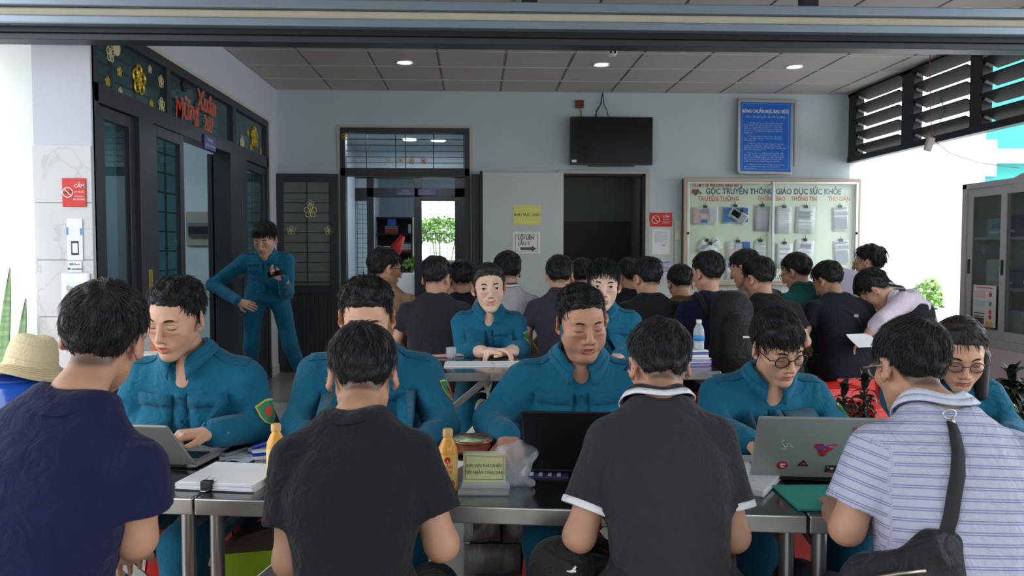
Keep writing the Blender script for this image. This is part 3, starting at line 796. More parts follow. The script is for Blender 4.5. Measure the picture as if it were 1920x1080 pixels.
    def bounds(s):
        U = [o for o in s.ops if o[4] == 'u']
        return np.min([o[0] for o in U], 0), np.max([o[1] for o in U], 0)
    def grid(s, h):
        lo, hi = s.bounds(); lo = lo - 3 * h - .012; hi = hi + 3 * h + .012
        n = np.ceil((hi - lo) / h).astype(int) + 1
        D = np.full(n, .5, np.float32)
        ax = [(lo[i] + h * np.arange(n[i])).astype(np.float32) for i in range(3)]
        for l, u, fn, k, mode in s.ops:
            m = k + 2.5 * h if mode != 'd' else 0
            i0 = np.clip(np.floor((l - m - lo) / h).astype(int), 0, n); i1 = np.clip(np.ceil((u + m - lo) / h).astype(int) + 1, 0, n)
            if (i1 <= i0).any(): continue
            sl = tuple(slice(a, b) for a, b in zip(i0, i1))
            x, y, z = ax[0][sl[0]][:, None, None], ax[1][sl[1]][None, :, None], ax[2][sl[2]][None, None, :]
            d = fn(x, y, z); E = D[sl]
            if mode == 'd': D[sl] = E + d; continue
            if mode == 's': d = -d
            if k > 0:
                w = np.maximum(k - np.abs(E - d), 0) / k; w = w * w * k * .25
            else: w = 0
            D[sl] = (np.minimum(E, d) - w) if mode == 'u' else (np.maximum(E, d) + w)
        return D, lo, h
    def mesh(s, h):
        D, lo, h = s.grid(h); s.last = (D, lo, h)
        ins = D < 0
        c = [ins[i:ins.shape[0] - 1 + i, j:ins.shape[1] - 1 + j, k:ins.shape[2] - 1 + k] for i in (0, 1) for j in (0, 1) for k in (0, 1)]
        anyc = c[0].copy(); allc = c[0].copy()
        for q in c[1:]: anyc |= q; allc &= q
        act = anyc & ~allc
        I = np.argwhere(act)
        if len(I) == 0: return np.zeros((0, 3)), np.zeros((0, 4), int)
        val = {}
        for i in (0, 1):
            for j in (0, 1):
                for k in (0, 1): val[(i, j, k)] = D[I[:, 0] + i, I[:, 1] + j, I[:, 2] + k]
        acc = np.zeros((len(I), 3)); cnt = np.zeros(len(I))
        for a in range(3):
            for p in (0, 1):
                for q in (0, 1):
                    c0 = [0, 0, 0]; o = [x for x in range(3) if x != a]; c0[o[0]] = p; c0[o[1]] = q
                    c1 = list(c0); c1[a] = 1
                    v0, v1 = val[tuple(c0)], val[tuple(c1)]
                    m = (v0 < 0) != (v1 < 0)
                    t = np.where(m, v0 / np.where(m, v0 - v1, 1), 0)
                    P = np.array(c0, float)[None] + 0 * acc; P[:, a] = t
                    acc += np.where(m[:, None], P, 0); cnt += m
        V = lo + (I + acc / cnt[:, None]) * h
        idx = np.full(act.shape, -1, np.int32); idx[act] = np.arange(len(I))
        Q = []
        for a in range(3):
            o = [x for x in range(3) if x != a]
            s0 = [slice(1, -1)] * 3; s1 = [slice(1, -1)] * 3
            s0[a] = slice(0, -1); s1[a] = slice(1, None)
            A, B = ins[tuple(s0)], ins[tuple(s1)]
            for sign, M in ((1, A & ~B), (-1, ~A & B)):
                E = np.argwhere(M)
                if len(E) == 0: continue
                E[:, o[0]] += 1; E[:, o[1]] += 1
                def g(d0, d1):
                    F = E.copy(); F[:, o[0]] -= d0; F[:, o[1]] -= d1
                    return idx[F[:, 0], F[:, 1], F[:, 2]]
                q = np.stack([g(0, 0), g(1, 0), g(1, 1), g(0, 1)], 1)
                if (sign < 0) != (a == 1): q = q[:, ::-1]
                Q.append(q)
        Q = np.concatenate(Q); Q = Q[(Q >= 0).all(1)]
        return V, Q
def np_mesh(name, V, Q, smooth=True):
    me = bpy.data.meshes.new(name)
    me.vertices.add(len(V)); me.vertices.foreach_set('co', np.asarray(V, np.float32).ravel())
    n = len(Q); k = Q.shape[1]
    me.loops.add(n * k); me.loops.foreach_set('vertex_index', np.asarray(Q, np.int32).ravel())
    me.polygons.add(n); me.polygons.foreach_set('loop_start', np.arange(0, n * k, k, dtype=np.int32))
    if smooth: me.polygons.foreach_set('use_smooth', np.ones(n, bool))
    me.update(calc_edges=True)
    return me
def vcol(me, name, C):
    a = me.color_attributes.new(name, 'FLOAT_COLOR', 'POINT')
    if C.shape[1] == 3: C = np.concatenate([C, np.ones((len(C), 1))], 1)
    a.data.foreach_set('color', np.asarray(C, np.float32).ravel())
def vfloat(me, name, f):
    a = me.attributes.new(name, 'FLOAT', 'POINT'); a.data.foreach_set('value', np.asarray(f, np.float32))
def field_obj(name, fld, h, m, parent, cols=None):
    V, Q = fld.mesh(h)
    me = np_mesh(name, V, Q)
    if cols is not None: vcol(me, 'tint', cols(V))
    o = link(name, me, m, parent); o['_h'] = h
    return o, V, Q
def drop_hidden(V, Q, fld, depth):
    """leave out the skin that lies well inside a garment"""
    D, lo, h = fld.last; I = np.rint((V - lo) / h).astype(int); ok = ((I >= 0) & (I < np.array(D.shape))).all(1)
    I = np.clip(I, 0, np.array(D.shape) - 1); deep = ok & (D[I[:, 0], I[:, 1], I[:, 2]] < -depth)
    Q = Q[~deep[Q].all(1)]
    if len(Q):                                          # and the crumbs that this leaves
        lab = np.arange(len(V))
        for _ in range(400):
            m = lab[Q].min(1); new = lab.copy(); np.minimum.at(new, Q.ravel(), np.repeat(m, 4)); new = new[new]
            if (new == lab).all(): break
            lab = new
        r = lab[Q[:, 0]]; ids, n = np.unique(r, return_counts=True); Q = Q[np.isin(r, ids[n > 160])]
    u, inv = np.unique(Q, return_inverse=True)
    return V[u], inv.reshape(Q.shape)
def bvh_of(V, Q): return BVHTree.FromPolygons([tuple(v) for v in V], [tuple(int(i) for i in q) for q in Q])
# ================================================================ PEOPLE
def fabric(name, rgb, rough=.85, sheen=.08, weave=900, bump=.12, var=.05, spec=.25, folds=.35):
    """woven cloth: thread relief, soft small folds, slight unevenness of the dye"""
    if name in MATS: return MATS[name]
    m = mat(name, rgb, rough, spec=spec, sheen=sheen, var=var, vscale=5)
    nt = m.node_tree; n = nt.nodes; L = nt.links; p = n['Principled BSDF']
    tc = n.new('ShaderNodeTexCoord')
    a = n.new('ShaderNodeTexNoise'); a.inputs['Scale'].default_value = weave; a.inputs['Detail'].default_value = 1
    b = n.new('ShaderNodeTexNoise'); b.inputs['Scale'].default_value = 22; b.inputs['Detail'].default_value = 3; b.inputs['Distortion'].default_value = 1.2
    L.new(tc.outputs['Object'], a.inputs['Vector']); L.new(tc.outputs['Object'], b.inputs['Vector'])
    b1 = n.new('ShaderNodeBump'); b1.inputs['Strength'].default_value = folds; b1.inputs['Distance'].default_value = .045
    b2 = n.new('ShaderNodeBump'); b2.inputs['Strength'].default_value = bump; b2.inputs['Distance'].default_value = .003
    L.new(b.outputs['Fac'], b1.inputs['Height']); L.new(a.outputs['Fac'], b2.inputs['Height'])
    L.new(b1.outputs['Normal'], b2.inputs['Normal']); L.new(b2.outputs['Normal'], p.inputs['Normal'])
    return m
def striped(name, base, stripe, per, w, pair=0.0, **kw):
    """cloth with woven stripes that follow the mesh attribute 'st' (metres along the body or sleeve)"""
    if name in MATS: return MATS[name]
    m = fabric(name, base, **kw)
    nt = m.node_tree; n = nt.nodes; L = nt.links; p = n['Principled BSDF']
    at_ = n.new('ShaderNodeAttribute'); at_.attribute_name = 'st'
    def band(off):
        a = n.new('ShaderNodeMath'); a.operation = 'MULTIPLY_ADD'; a.inputs[1].default_value = 1 / per; a.inputs[2].default_value = off
        L.new(at_.outputs['Fac'], a.inputs[0])
        f = n.new('ShaderNodeMath'); f.operation = 'FRACT'; L.new(a.outputs[0], f.inputs[0])
        g = n.new('ShaderNodeMath'); g.operation = 'LESS_THAN'; g.inputs[1].default_value = w / per; L.new(f.outputs[0], g.inputs[0])
        return g.outputs[0]
    fac = band(0)
    if pair:
        h = n.new('ShaderNodeMath'); h.operation = 'MAXIMUM'; L.new(fac, h.inputs[0]); L.new(band(pair / per), h.inputs[1]); fac = h.outputs[0]
    mx = n.new('ShaderNodeMix'); mx.data_type = 'RGBA'
    src = p.inputs['Base Color'].links[0].from_socket
    L.new(fac, mx.inputs['Factor']); L.new(src, mx.inputs['A']); mx.inputs['B'].default_value = srgb(*stripe)
    L.new(mx.outputs['Result'], p.inputs['Base Color'])
    return m
def skin_mat():
    m = mat('skin', (200, 150, 120), .5, spec=.4, attr='tint', var=.05, vscale=30, bump=.06, bscale=350)
    m.node_tree.nodes['Principled BSDF'].inputs['Subsurface Weight'].default_value = .12
    m.node_tree.nodes['Principled BSDF'].inputs['Subsurface Radius'].default_value = (.012, .004, .002)
    m.node_tree.nodes['Principled BSDF'].inputs['Subsurface Scale'].default_value = .6
    return m
M_skin = skin_mat()
M_hair = mat('black_hair', (15, 13, 14), .46, spec=.45, var=.3, vscale=60, bump=.35, bscale=420)
M_hairb = mat('brown_black_hair', (36, 27, 24), .42, spec=.5, var=.3, vscale=60, bump=.35, bscale=420)
M_uni = fabric('uniform_cloth', (16, 100, 130), sheen=.1, folds=.28)
M_uni2 = fabric('uniform_cloth_seam', (15, 93, 123), sheen=.1, folds=.3)
M_btn = mat('button_teal', (18, 70, 86), .4)
M_shoe = mat('black_shoe', (22, 22, 24), .5)
M_lens = glass('spectacle_glass', (248, 250, 250), .03, 1.0, edge=.25)
M_sock = mat('dark_sock', (30, 30, 34), .9)
SKIN = {'light': (212, 162, 134), 'tan': (214, 164, 136), 'brown': (190, 138, 112), 'pale': (232, 192, 170), 'mid': (190, 142, 116)}

def rotm(yaw, pitch, roll):
    """columns: right, forward, up. yaw + turns to the person's left, pitch + looks down, roll + leans to the right"""
    M = Matrix.Rotation(math.radians(yaw), 3, 'Z') @ Matrix.Rotation(-math.radians(pitch), 3, 'X') @ Matrix.Rotation(math.radians(roll), 3, 'Y')
    return np.array(M)

def head_ops(F, C, R, s, p):
    """skull, face, ears; all measures in the head's own frame (x right, y forward, z up)"""
    T = lambda x, y, z: C + R @ (np.array((x, y, z)) * s)
    def cone(a, b, ra, rb, k=.01, mode='u'): F.cone(T(*a), T(*b), ra * s, rb * s, k * s, mode)
    def ell(c, r, k=.012, mode='u', rot=None):
        Q = R if rot is None else R @ np.array(Matrix.Rotation(rot[1], 3, rot[0]))
        F.ell(T(*c), np.array(r) * s, k * s, mode, Q)
    fat = p['fat_face']; jw = p['jaw']
    ell((0, -.018, .034), (.073, .092, .085), .02)
    ell((0, .028, -.004), (.063 + fat * .4, .060, .084), .025)
    ell((0, .030, -.064), (.050 + fat, .047, .042), .025)
    for q in (-1, 1):
        cone((q * (.043 * jw + fat), .006, -.050), (q * .016, .060, -.094), .017, .016, .022)
        ell((q * .041, .053, -.020), (.024 + fat * .6, .021, .019), .02)
        if fat > .006: ell((q * .044, .045, -.05), (.026, .024, .028), .02)
    ell((0, .070, -.098), (.021 + fat * .3, .018, .017), .02)
    if fat > .006: ell((0, .02, -.105), (.05, .045, .03), .03)
    if not p['face']:
        for q in (-1, 1): cone((q * .012, .084, .028), (q * .042, .073, .03), .009, .008, .012)
        cone((0, .088, .018), (0, .104, -.028), .008, .013, .014)
        ell((0, .082, -.06), (.022, .012, .012), .012)
    else:
        for q in (-1, 1):
            cone((q * .012, .083, .030), (q * .043, .071, .032), .010, .008, .014)
            ell((q * .033, .0985, .010), (.020, .014, .013), .012, 's')
            ell((q * .0325, .0745, .008), (.0175, .0125, .0120), .005)
            ell((q * .033, .077, -.010), (.018, .007, .004), .012)
        nw = p['nose']
        cone((0, .0865, .022), (0, .1035, -.020), .0065, .0095 * nw, .009)
        ell((0, .1065, -.028), (.0115 * nw, .0110, .0095), .006)
        for q in (-1, 1):
            ell((q * .0125 * nw, .0945, -.0335), (.0078 * nw, .009, .0075), .006)
            ell((q * .0062 * nw, .1005, -.0385), (.0034, .0042, .003), .003, 's')
        ell((0, .0800, -.058), (.030, .0135, .021), .018)
        for q in (-1, 1): ell((q * .036, .047, -.044), (.022, .022, .024), .02)
        mw, up = p['mouth_w'], p['smile']
        gap = .0035 if p['mouth'] == 'open' else 0
        for q in (-1, 1):
            cone((q * .004, .0945, -.0545), (q * .022 * mw, .083, -.0600 + up * .009), .0058, .003, .005)
            cone((0, .0935, -.0680 - gap), (q * .018 * mw, .0845, -.0635 + up * .008 - gap * .4), .0068, .004, .006)
            cone((0, .0985, -.0612 - gap * .4), (q * .023 * mw, .0885, -.0620 + up * .011), .0014 + gap * .55, .001, .003, 's')
        if p['mouth'] == 'open': ell((0, .096, -.0615 - gap * .5), (.013, .012, .0042), .002, 's')
        ell((0, .0845, -.0785), (.016, .006, .003), .008, 's')
        if up > .5:
            for q in (-1, 1): ell((q * .040, .064, -.030), (.016, .012, .012), .012)
    for q in (-1, 1):                                   # ears
        rot = ('Z', q * -.55)
        ell((q * .0815, -.010, .0), (.0065, .0195, .032), .005, 'u', rot)
        ell((q * .0895, -.004, .004), (.006, .0105, .019), .004, 's', rot)
        ell((q * .0775, .002, -.027), (.006, .009, .009), .006)

def tint_fn(C, R, s, p):
    base = np.array(srgb(*SKIN[p['skin']])[:3])
    lip = base * np.array(p['lip'])
    def f(V):
        q = (V - C) @ R / s
        x, y, z = q[:, 0], q[:, 1], q[:, 2]
        c = np.repeat(base[None], len(V), 0)
        g = lambda cx, cy, cz, w: np.exp(-((np.abs(x) - cx) ** 2 + (y - cy) ** 2 + (z - cz) ** 2) / w ** 2)
        red = np.clip(g(.042, .06, -.02, .024) * .5 + g(0, .105, -.03, .014) * .5 + g(.08, -.005, 0, .03) * .7, 0, 1)[:, None]
        c = c * (1 - red * np.array([.04, .2, .2]))
        az = np.degrees(np.arctan2(np.abs(x), y + .01)); zl = np.interp(az, [0, 30, 52, 72, 84, 100, 118, 140, 180], p['hairline'])
        st = np.clip((z - zl + .013) / .012, 0, 1) * np.clip((az - 70) / 25, 0, 1) * (np.abs(x) < .078) * p['stubble']
        c = c * (1 - st[:, None] * np.array([.86, .80, .74]))
        if p['face']:
            mw = p['mouth_w']
            up = p['smile']
            zc = -.0608 + up * .009 * (np.abs(x) / .022) ** 2
            hl = .0085 * np.sqrt(np.clip(1 - (x / (.0245 * mw)) ** 2, 0, 1)) * (1.05 if p['mouth'] != 'open' else 1.3)
            on = np.clip((hl - np.abs(z - zc + (.002 if p['mouth'] != 'open' else .004))) / .0018, 0, 1) * (y > .075)
            c = c * (1 - on[:, None]) + lip * on[:, None]
            gap = .0035 if p['mouth'] == 'open' else .0012
            dk = np.clip(1 - ((z - zc + gap * .5) / (gap * .6 + .0006)) ** 2, 0, 1) * (np.abs(x) < (.014 if p['mouth'] == 'open' else .021) * mw) * (y > .074)
            c = c * (1 - .75 * dk[:, None])
            sh = np.clip(g(.0325, .08, .004, .012), 0, 1)[:, None] * .16
            c = c * (1 - sh)
            nz = np.exp(-((np.abs(x) - .0062) ** 2 + (z + .0385) ** 2) / .0032 ** 2) * (y > .088)
            c = c * (1 - .7 * nz[:, None])
            if p['beard'] > 0:
                b = p['beard'] * np.exp(-((z + .047) / .008) ** 2) * (np.abs(x) < .024) * (y > .08)
                c = c * (1 - b[:, None])
        return c
    return f

def hair_shape(p):
    zt = p['hairline']
    def fn(x, y, z):
        az = np.degrees(np.arctan2(np.abs(x), y + .01))
        zl = np.interp(az, [0, 30, 52, 72, 84, 100, 118, 140, 180], zt)
        ex, ey, ez = x / .0755, (y + .018) / .0945, (z - .034) / .0875
        k0 = np.sqrt(ex ** 2 + ey ** 2 + ez ** 2); k1 = np.sqrt((ex / .0755) ** 2 + (ey / .0945) ** 2 + (ez / .0875) ** 2) + 1e-9
        d = k0 * (k0 - 1) / k1
        wt = np.clip((z - .04) / .06, 0, 1); wt = wt * wt * (3 - 2 * wt)
        th = .45 * p['th_side'] + (.5 * p['th_top'] - .45 * p['th_side']) * wt + p['th_front'] * np.clip((y - .02) / .06, 0, 1) * np.clip((z - .03) / .03, 0, 1)
        fade = np.clip((z - zl) / p['fade'], 0, 1)
        th = th * (.12 + .88 * fade)
        return d, th, zl
    return fn
HL_SHORT = [.072, .068, .054, .002, .016, .014, -.022, -.040, -.046]
HL_FRINGE = [.036, .034, .030, -.002, .010, .010, -.026, -.046, -.054]
HL_MESSY = [.052, .048, .040, -.002, .012, .012, -.024, -.044, -.050]
def build_hair(root, C, R, s, p, h):
    fn = hair_shape(p); sd = p['seed']
    F = Field()
    def f(x, y, z):
        X, Y, Z = x - C[0], y - C[1], z - C[2]
        q = [(X * R[0, i] + Y * R[1, i] + Z * R[2, i]) / s for i in range(3)]
        d, th, zl = fn(*q)
        wob = .0016 * (np.sin(q[0] * 160 + q[2] * 60 + sd) + np.sin(q[1] * 140 - q[2] * 90 + sd * 2) + np.sin((q[0] + q[1]) * 110 + sd * 3)) * p['mess']
        a = d - th - wob; b = (zl - q[2]) * .75 + wob * .8 + .0016 * (np.sin(q[0] * 610 + sd) + np.sin(q[0] * 370 + q[1] * 300) + np.sin(q[1] * 520 + sd))
        k = .010; w = np.maximum(k - np.abs(a - b), 0) / k
        return ((np.maximum(a, b) + w * w * k * .25) * s).astype(np.float32)
    c = C + R @ np.array((0, -.015, .04)) * s
    p['hf'] = F
    F._add(c - .145 * s, c + .145 * s, f, .0)
    T = lambda v: C + R @ (np.array(v) * s)
    for a, b, ra, rb in p['locks']: F.cone(T(a), T(b), ra * s, rb * s, .012)
    o, V, Q = field_obj('hair', F, h, p['hair_mat'], root)
    n = p['strands']
    if n:
        r = np.random.RandomState(sd)
        loc = (V - C) @ R / s
        ok = (loc[:, 1] < .14) & ~((np.abs(loc[:, 0]) > .06) & (loc[:, 2] < .035) & (np.abs(loc[:, 1] + .01) < .035)) & ~((p['front'] == 'bare') & (loc[:, 1] > .03) & (loc[:, 2] < .085))
        idx = r.choice(np.nonzero(ok)[0], n)
        P = loc[idx] + r.normal(0, .0012, (n, 3)); W = np.array(p['whorl'])
        long_ = p['len'] * r.uniform(.6, 1.25, n) * np.clip(.28 + (P[:, 2] - .01) / .07, .22, 1)
        lift = p['lift'] * np.abs(r.normal(0, 1, n))
        cen = np.array((0, -.018, .034)); ax = np.array((.0755, .0945, .0875))
        pts = [P.copy()]; steps = 4
        rad0 = np.sqrt((((P - cen) / ax) ** 2).sum(1))
        side = r.normal(0, .3, (n, 1))
        for k in range(steps):
            q = pts[-1]; nr = (q - cen) / ax ** 2; nr /= np.linalg.norm(nr, axis=1)[:, None]
            d = q - W; d[:, 1] += .05 * (q[:, 2] > .06); d[:, 2] -= .02
            if p['front'] == 'up':
                m = ((P[:, 1] > .035) & (P[:, 2] < .115))[:, None]; d = np.where(m, np.stack([d[:, 0] * 1.2 + .02 * side[:, 0], d[:, 1] * .3 + .02, .06 + 0 * d[:, 2]], 1), d)
            d -= nr * (d * nr).sum(1)[:, None]; d /= np.linalg.norm(d, axis=1)[:, None] + 1e-9
            d = d + np.cross(nr, d) * side
            nx = q + d * (long_ / steps)[:, None]
            kk = np.sqrt((((nx - cen) / ax) ** 2).sum(1))
            want = rad0 + lift * ((k + 1) / steps) ** 1.5 * 10
            nx = cen + (nx - cen) * (want / kk)[:, None]
            pts.append(nx)
        pts = np.array(pts)                             # steps+1, n, 3
        wd = p['strand_w'] * np.array([.75, 1, .9, .65, .08])
        VV, QQ = [], []
        for k in range(steps + 1):
            q = pts[k]; t = pts[min(k + 1, steps)] - pts[max(k - 1, 0)]; t /= np.linalg.norm(t, axis=1)[:, None] + 1e-9
            nr = (q - cen); nr /= np.linalg.norm(nr, axis=1)[:, None]
            sdv = np.cross(t, nr); sdv /= np.linalg.norm(sdv, axis=1)[:, None] + 1e-9
            VV += [q - sdv * wd[k], q + nr * wd[k] * .9, q + sdv * wd[k]]
        VV = np.concatenate(VV) * s; VV = C + VV @ R.T
        i = np.arange(n)
        for k in range(steps):
            for a, b in ((0, 1), (1, 2), (2, 0)):
                QQ.append(np.stack([(k * 3 + a) * n + i, (k * 3 + b) * n + i, ((k + 1) * 3 + b) * n + i, ((k + 1) * 3 + a) * n + i], 1))
        me = np_mesh('strands', VV, np.concatenate(QQ))
        tag(link('strands', me, p['hair_mat'], o), kind='stuff')
    return o

def hand_ops(F, W, d, n, side, curl, s, spread=.12, thumb=.7, k=.007):
    """palm, four jointed fingers and a thumb; d along the hand, n out of the palm, side: -1 thumb lies towards -(d x n)"""
    d = nrm(d); n = nrm(n - d * np.dot(n, d)); u = np.cross(d, n) * side
    W = np.asarray(W, float)
    pc = W + d * .045 * s
    F.cone(W - d * .03 * s, W + d * .012 * s, .026 * s, .026 * s, .012, flat=(n, .72))
    for q in (-.028, -.010, .010, .027): F.cone(W + d * .012 * s + u * q * .6 * s, W + d * .082 * s + u * q * s, .0145 * s, .0115 * s, .012)
    L = [(-.030, .058, .9), (-.0105, .075, 1), (.010, .080, 1.03), (.029, .070, 1)]
    for i, (q, ln, f) in enumerate(L):                  # little, ring, middle, index (index on the thumb side)
        b = W + d * (.080 + (.006 if i in (1, 2) else 0)) * s + u * q * s
        a, ang = d * math.cos(spread * q * 20) + u * math.sin(spread * q * 20), 0
        r0 = .0092 if i else .0078
        for j, fr in enumerate((.45, .3, .25)):
            ang += (curl[j] if isinstance(curl, (list, tuple)) else curl) * (1 + .12 * (1.5 - i))
            v = a * math.cos(ang) + n * math.sin(ang)
            e = b + v * ln * fr * s
            F.cone(b, e, r0 * s, (r0 - .0009) * s, .0035); b = e; r0 -= .0009
    b = W + d * .022 * s + u * .024 * s + n * .004 * s
    v1 = nrm(d * .75 + u * thumb + n * .25); m = b + v1 * .040 * s
    v2 = nrm(d * .95 + u * thumb * .25 + n * .3); e = m + v2 * .032 * s
    F.cone(b, m, .0135 * s, .0105 * s, .008).cone(m, e, .0105 * s, .008 * s, .004)

def patch(bv, pts, D, off):
    """lay a grid of points on the cloth below them along direction D"""
    D = Vector(D).normalized(); out = []
    for row in pts:
        o = []
        for q in row:
            q = Vector(tuple(q)); hit = bv.ray_cast(q - D * .15, D, .4)
            if hit[0] is None:
                hit = bv.find_nearest(q)
            o.append(hit[0] - D * off)
        out.append(o)
    return out

P0 = dict(seat=.45, lean=8, hunch=.02, tlean=0, s=1.0, wide=1.0, fat=1.0, belly=0.0, yaw=0, pitch=5, roll=0, neck_lean=None, hs=1.0, skin='tan', lip=(.80, .55, .55), face=False,
          fat_face=0.0, jaw=1.0, nose=1.0, mouth='closed', mouth_w=1.0, smile=0.0, beard=0.0, eyes='down', hairline=HL_SHORT, th_top=.022, th_side=.010, th_front=.006, fade=.05, mess=1.0,
          locks=[], strands=0, len=.05, lift=.003, strand_w=.0013, hair_mat=None, seed=1, top='tee', top_mat=None, collar_mat=None, trouser_mat=None, tuck=False, h=(.006, .006, .006), arms=None,
          glasses=None, legs=None, sleeve=.62, hands=None, hem=-.13, collar_stripe=None, cuff_mat=None, st=False, shw=.170, brow=True, folds=1.0, mask=False, knees=.47, feet=None, stand=False, neck=1.0, stubble=.8, nx=0.0, front='fringe', whorl=(.012, -.062, .125), waist=.92, rolled=False, pockets=True, badge=True)
def person(label, head, turn, **kw):
    """head: world point between the ears; face: degrees the body is turned (0 looks away from the camera, 180 towards it)"""
    p = dict(P0); p.update(kw)
    if p['hair_mat'] is None: p['hair_mat'] = M_hair
    s = p['s']; Hw = Vector(head); phi = math.radians(turn)
    L = math.radians(p['lean']); TL = math.radians(p['tlean'])
    d = nrm((math.sin(TL), math.sin(L), math.cos(L) * math.cos(TL)))
    nl = math.radians(p['neck_lean'] if p['neck_lean'] is not None else p['lean'] * 1.1 + p['pitch'] * .6 + 8)
    nd = nrm((math.sin(TL) * .5, math.sin(nl), math.cos(nl)))
    R = rotm(p['yaw'], p['pitch'], p['roll'])
    hs = p['hs'] * s
    zp = p['seat'] + .085 if not p['stand'] else p['stand']
    up = nd * .118 * s + np.array((p['nx'], .012, 0)) * s
    tl = (Hw.z - zp - up[2]) / d[2]
    C = np.array((0, 0, zp)) + d * tl + up              # head centre in the person's frame
    rz = Matrix.Rotation(phi, 3, 'Z')
    base = Hw - rz @ Vector(C); base.z = 0
    root = empty('person', base, phi, label, 'person', p.get('group'))
    inv = Matrix.Rotation(-phi, 3, 'Z')
    loc = lambda w: np.array(inv @ (Vector(w) - base))
    k = tl / .52                                        # trunk stretch
    P = np.array((0, 0, zp)); side = nrm((math.cos(TL), 0, -math.sin(TL))); frt = np.cross(d, side)
    T = lambda t, x=0, f=0: P + d * t * k + side * x * s * p['wide'] + frt * f * s
    N0 = P + d * tl
    SH = {q: T(.402, q * p['shw'], -.006 - p['hunch'] * .3) for q in (-1, 1)}
    arms = {}
    for q, nm in ((1, 'R'), (-1, 'L')):
        a = (p['arms'] or {}).get(nm)
        if a is None: E, W = T(.20, q * .25, .03), T(.10, q * .10, .27)
        elif a[0] == 'loc': E, W = T(*a[1]), T(*a[2])
        else:
            E, W = loc(a[0]), loc(a[1])
        arms[q] = (np.asarray(E, float), np.asarray(W, float))
    hh, hc, hr = p['h']
    # ---- the body: head, neck, arms and hands as one surface
    F = Field()
    head_ops(F, C, R, hs, p)
    nb = N0 - d * .02 * s - frt * .008
    F.cone(C + R @ (np.array((0, -.022, -.045)) * hs), nb, .043 * hs * p['neck'], .045 * s * p['neck'], .018)
    F.cone(nb, N0 - d * .10 * s, .045 * s, .05 * s, .02)
    if p['top'] in ('uniform', 'shirt'): F.ell(T(.43, 0, .045), (.052 * s, .036 * s, .075 * s), .02)
    short = p['top'] in ('tee', 'polo') or p['rolled']
    for q in (-1, 1):
        E, W = arms[q]
        F.cone(N0 - d * .08 * s, SH[q] - d * .02, .035, .035, .03)
        if short:
            F.cone(SH[q] * .75 + E * .25, E, .043 * s, .034 * s, .02).cone(E, E * .3 + W * .7, .035 * s, .030 * s, .02).cone(E * .35 + W * .65, W, .031 * s, .024 * s, .02)
        else:
            F.cone(SH[q], E, .024, .020, .02).cone(E, W, .020, .025 * s, .02)
        hp = (p['hands'] or {}).get('R' if q > 0 else 'L', {})
        fd = nrm(W - E)
        hd = hp.get('dir'); hd = fd if hd is None else nrm(np.array(inv @ Vector(hd)))
        hn = hp.get('palm'); hn = np.array((0, 0, -1.0)) if hn is None else np.array(inv @ Vector(hn))
        if abs(np.dot(hn, hd)) > .95: hn = frt
        if not hp.get('none'):
            hand_ops(F, W, hd, hn, -q, hp.get('curl', .35), s * hp.get('size', 1.0), thumb=hp.get('thumb', .7))
    BV, BQ = F.mesh(hh)
    hair = build_hair(root, C, R, hs, p, hr)
    # ---- upper garment
    F = Field()
    hu, ft, bl, wa = p['hunch'], p['fat'], p['belly'], p['waist']
    w_ = lambda a: a * s * p['wide']
    hem = p['hem'] if not p['tuck'] else -.05
    st = [(hem * k, 0, 0, w_(.180 * ft * (wa * .6 + .4)), (.128 + bl * .6) * s), (.0, bl * .2, 0, w_(.178 * ft * wa), (.126 + bl * .8) * s), (.10 * k, -hu * .5 + bl * .4, 0, w_(.172 * ft * wa), (.120 + bl) * s),
          (.20 * k, -hu * .9 + bl * .3, 0, w_(.172 * ft * (wa * .7 + .3)), (.118 + bl * .8) * s), (.30 * k, -hu, 0, w_(.176 * (1 + (ft - 1) * .7)), (.118 + bl * .35) * s), (.36 * k, -hu * .9, 0, w_(.172), .110 * s),
          (.41 * k, -hu * .6, 0, w_(.144), .096 * s), (.455 * k, -hu * .4, 0, w_(.106), .080 * s), (.50 * k, -hu * .2, 0, w_(.078), .064 * s)]
    F.loft(st, (P, d), side, .03)
    for q in (-1, 1):
        F.cone(T(.478, q * .05, -.012 - hu * .2), T(.408, q * .148, -.008 - hu * .3), .036 * s, .048 * s, .05)
        E, W = arms[q]; S_ = SH[q]; ud = nrm(E - S_)
        if p['top'] in ('tee', 'polo'):
            ln = np.linalg.norm(E - S_) * p['sleeve']
            e1 = S_ + ud * ln
            F.sleeve(S_, e1, .060 * s, .064 * s, .022)
        else:
            F.cone(S_, E, .064 * s, .056 * s, .04)
            if p['rolled']:
                e2 = E * .62 + W * .38; F.cone(E, e2, .056 * s, .052 * s, .02); F.cone(E * .7 + W * .3, e2, .056 * s, .056 * s, .006)
            else:
                F.cone(E, W - nrm(W - E) * .015, .055 * s, .041 * s, .03)
                F.cone(W - nrm(W - E) * .065, W - nrm(W - E) * .012, .045 * s, .042 * s, .004)
    r = rng(p['seed'] * 7 + 3); fa = p['folds']
    for q in (-1, 1):                                   # armhole seams
        F.crease(T(.47, q * .150, -.02), T(.40, q * .158, -.10 - hu), .007, .004).crease(T(.40, q * .158, -.10 - hu), T(.30, q * .165, -.09 - hu), .010, .006)
        F.crease(T(.47, q * .150, .02), T(.40, q * .155, .09), .007, .004).crease(T(.40, q * .155, .09), T(.31, q * .165, .08), .010, .006)
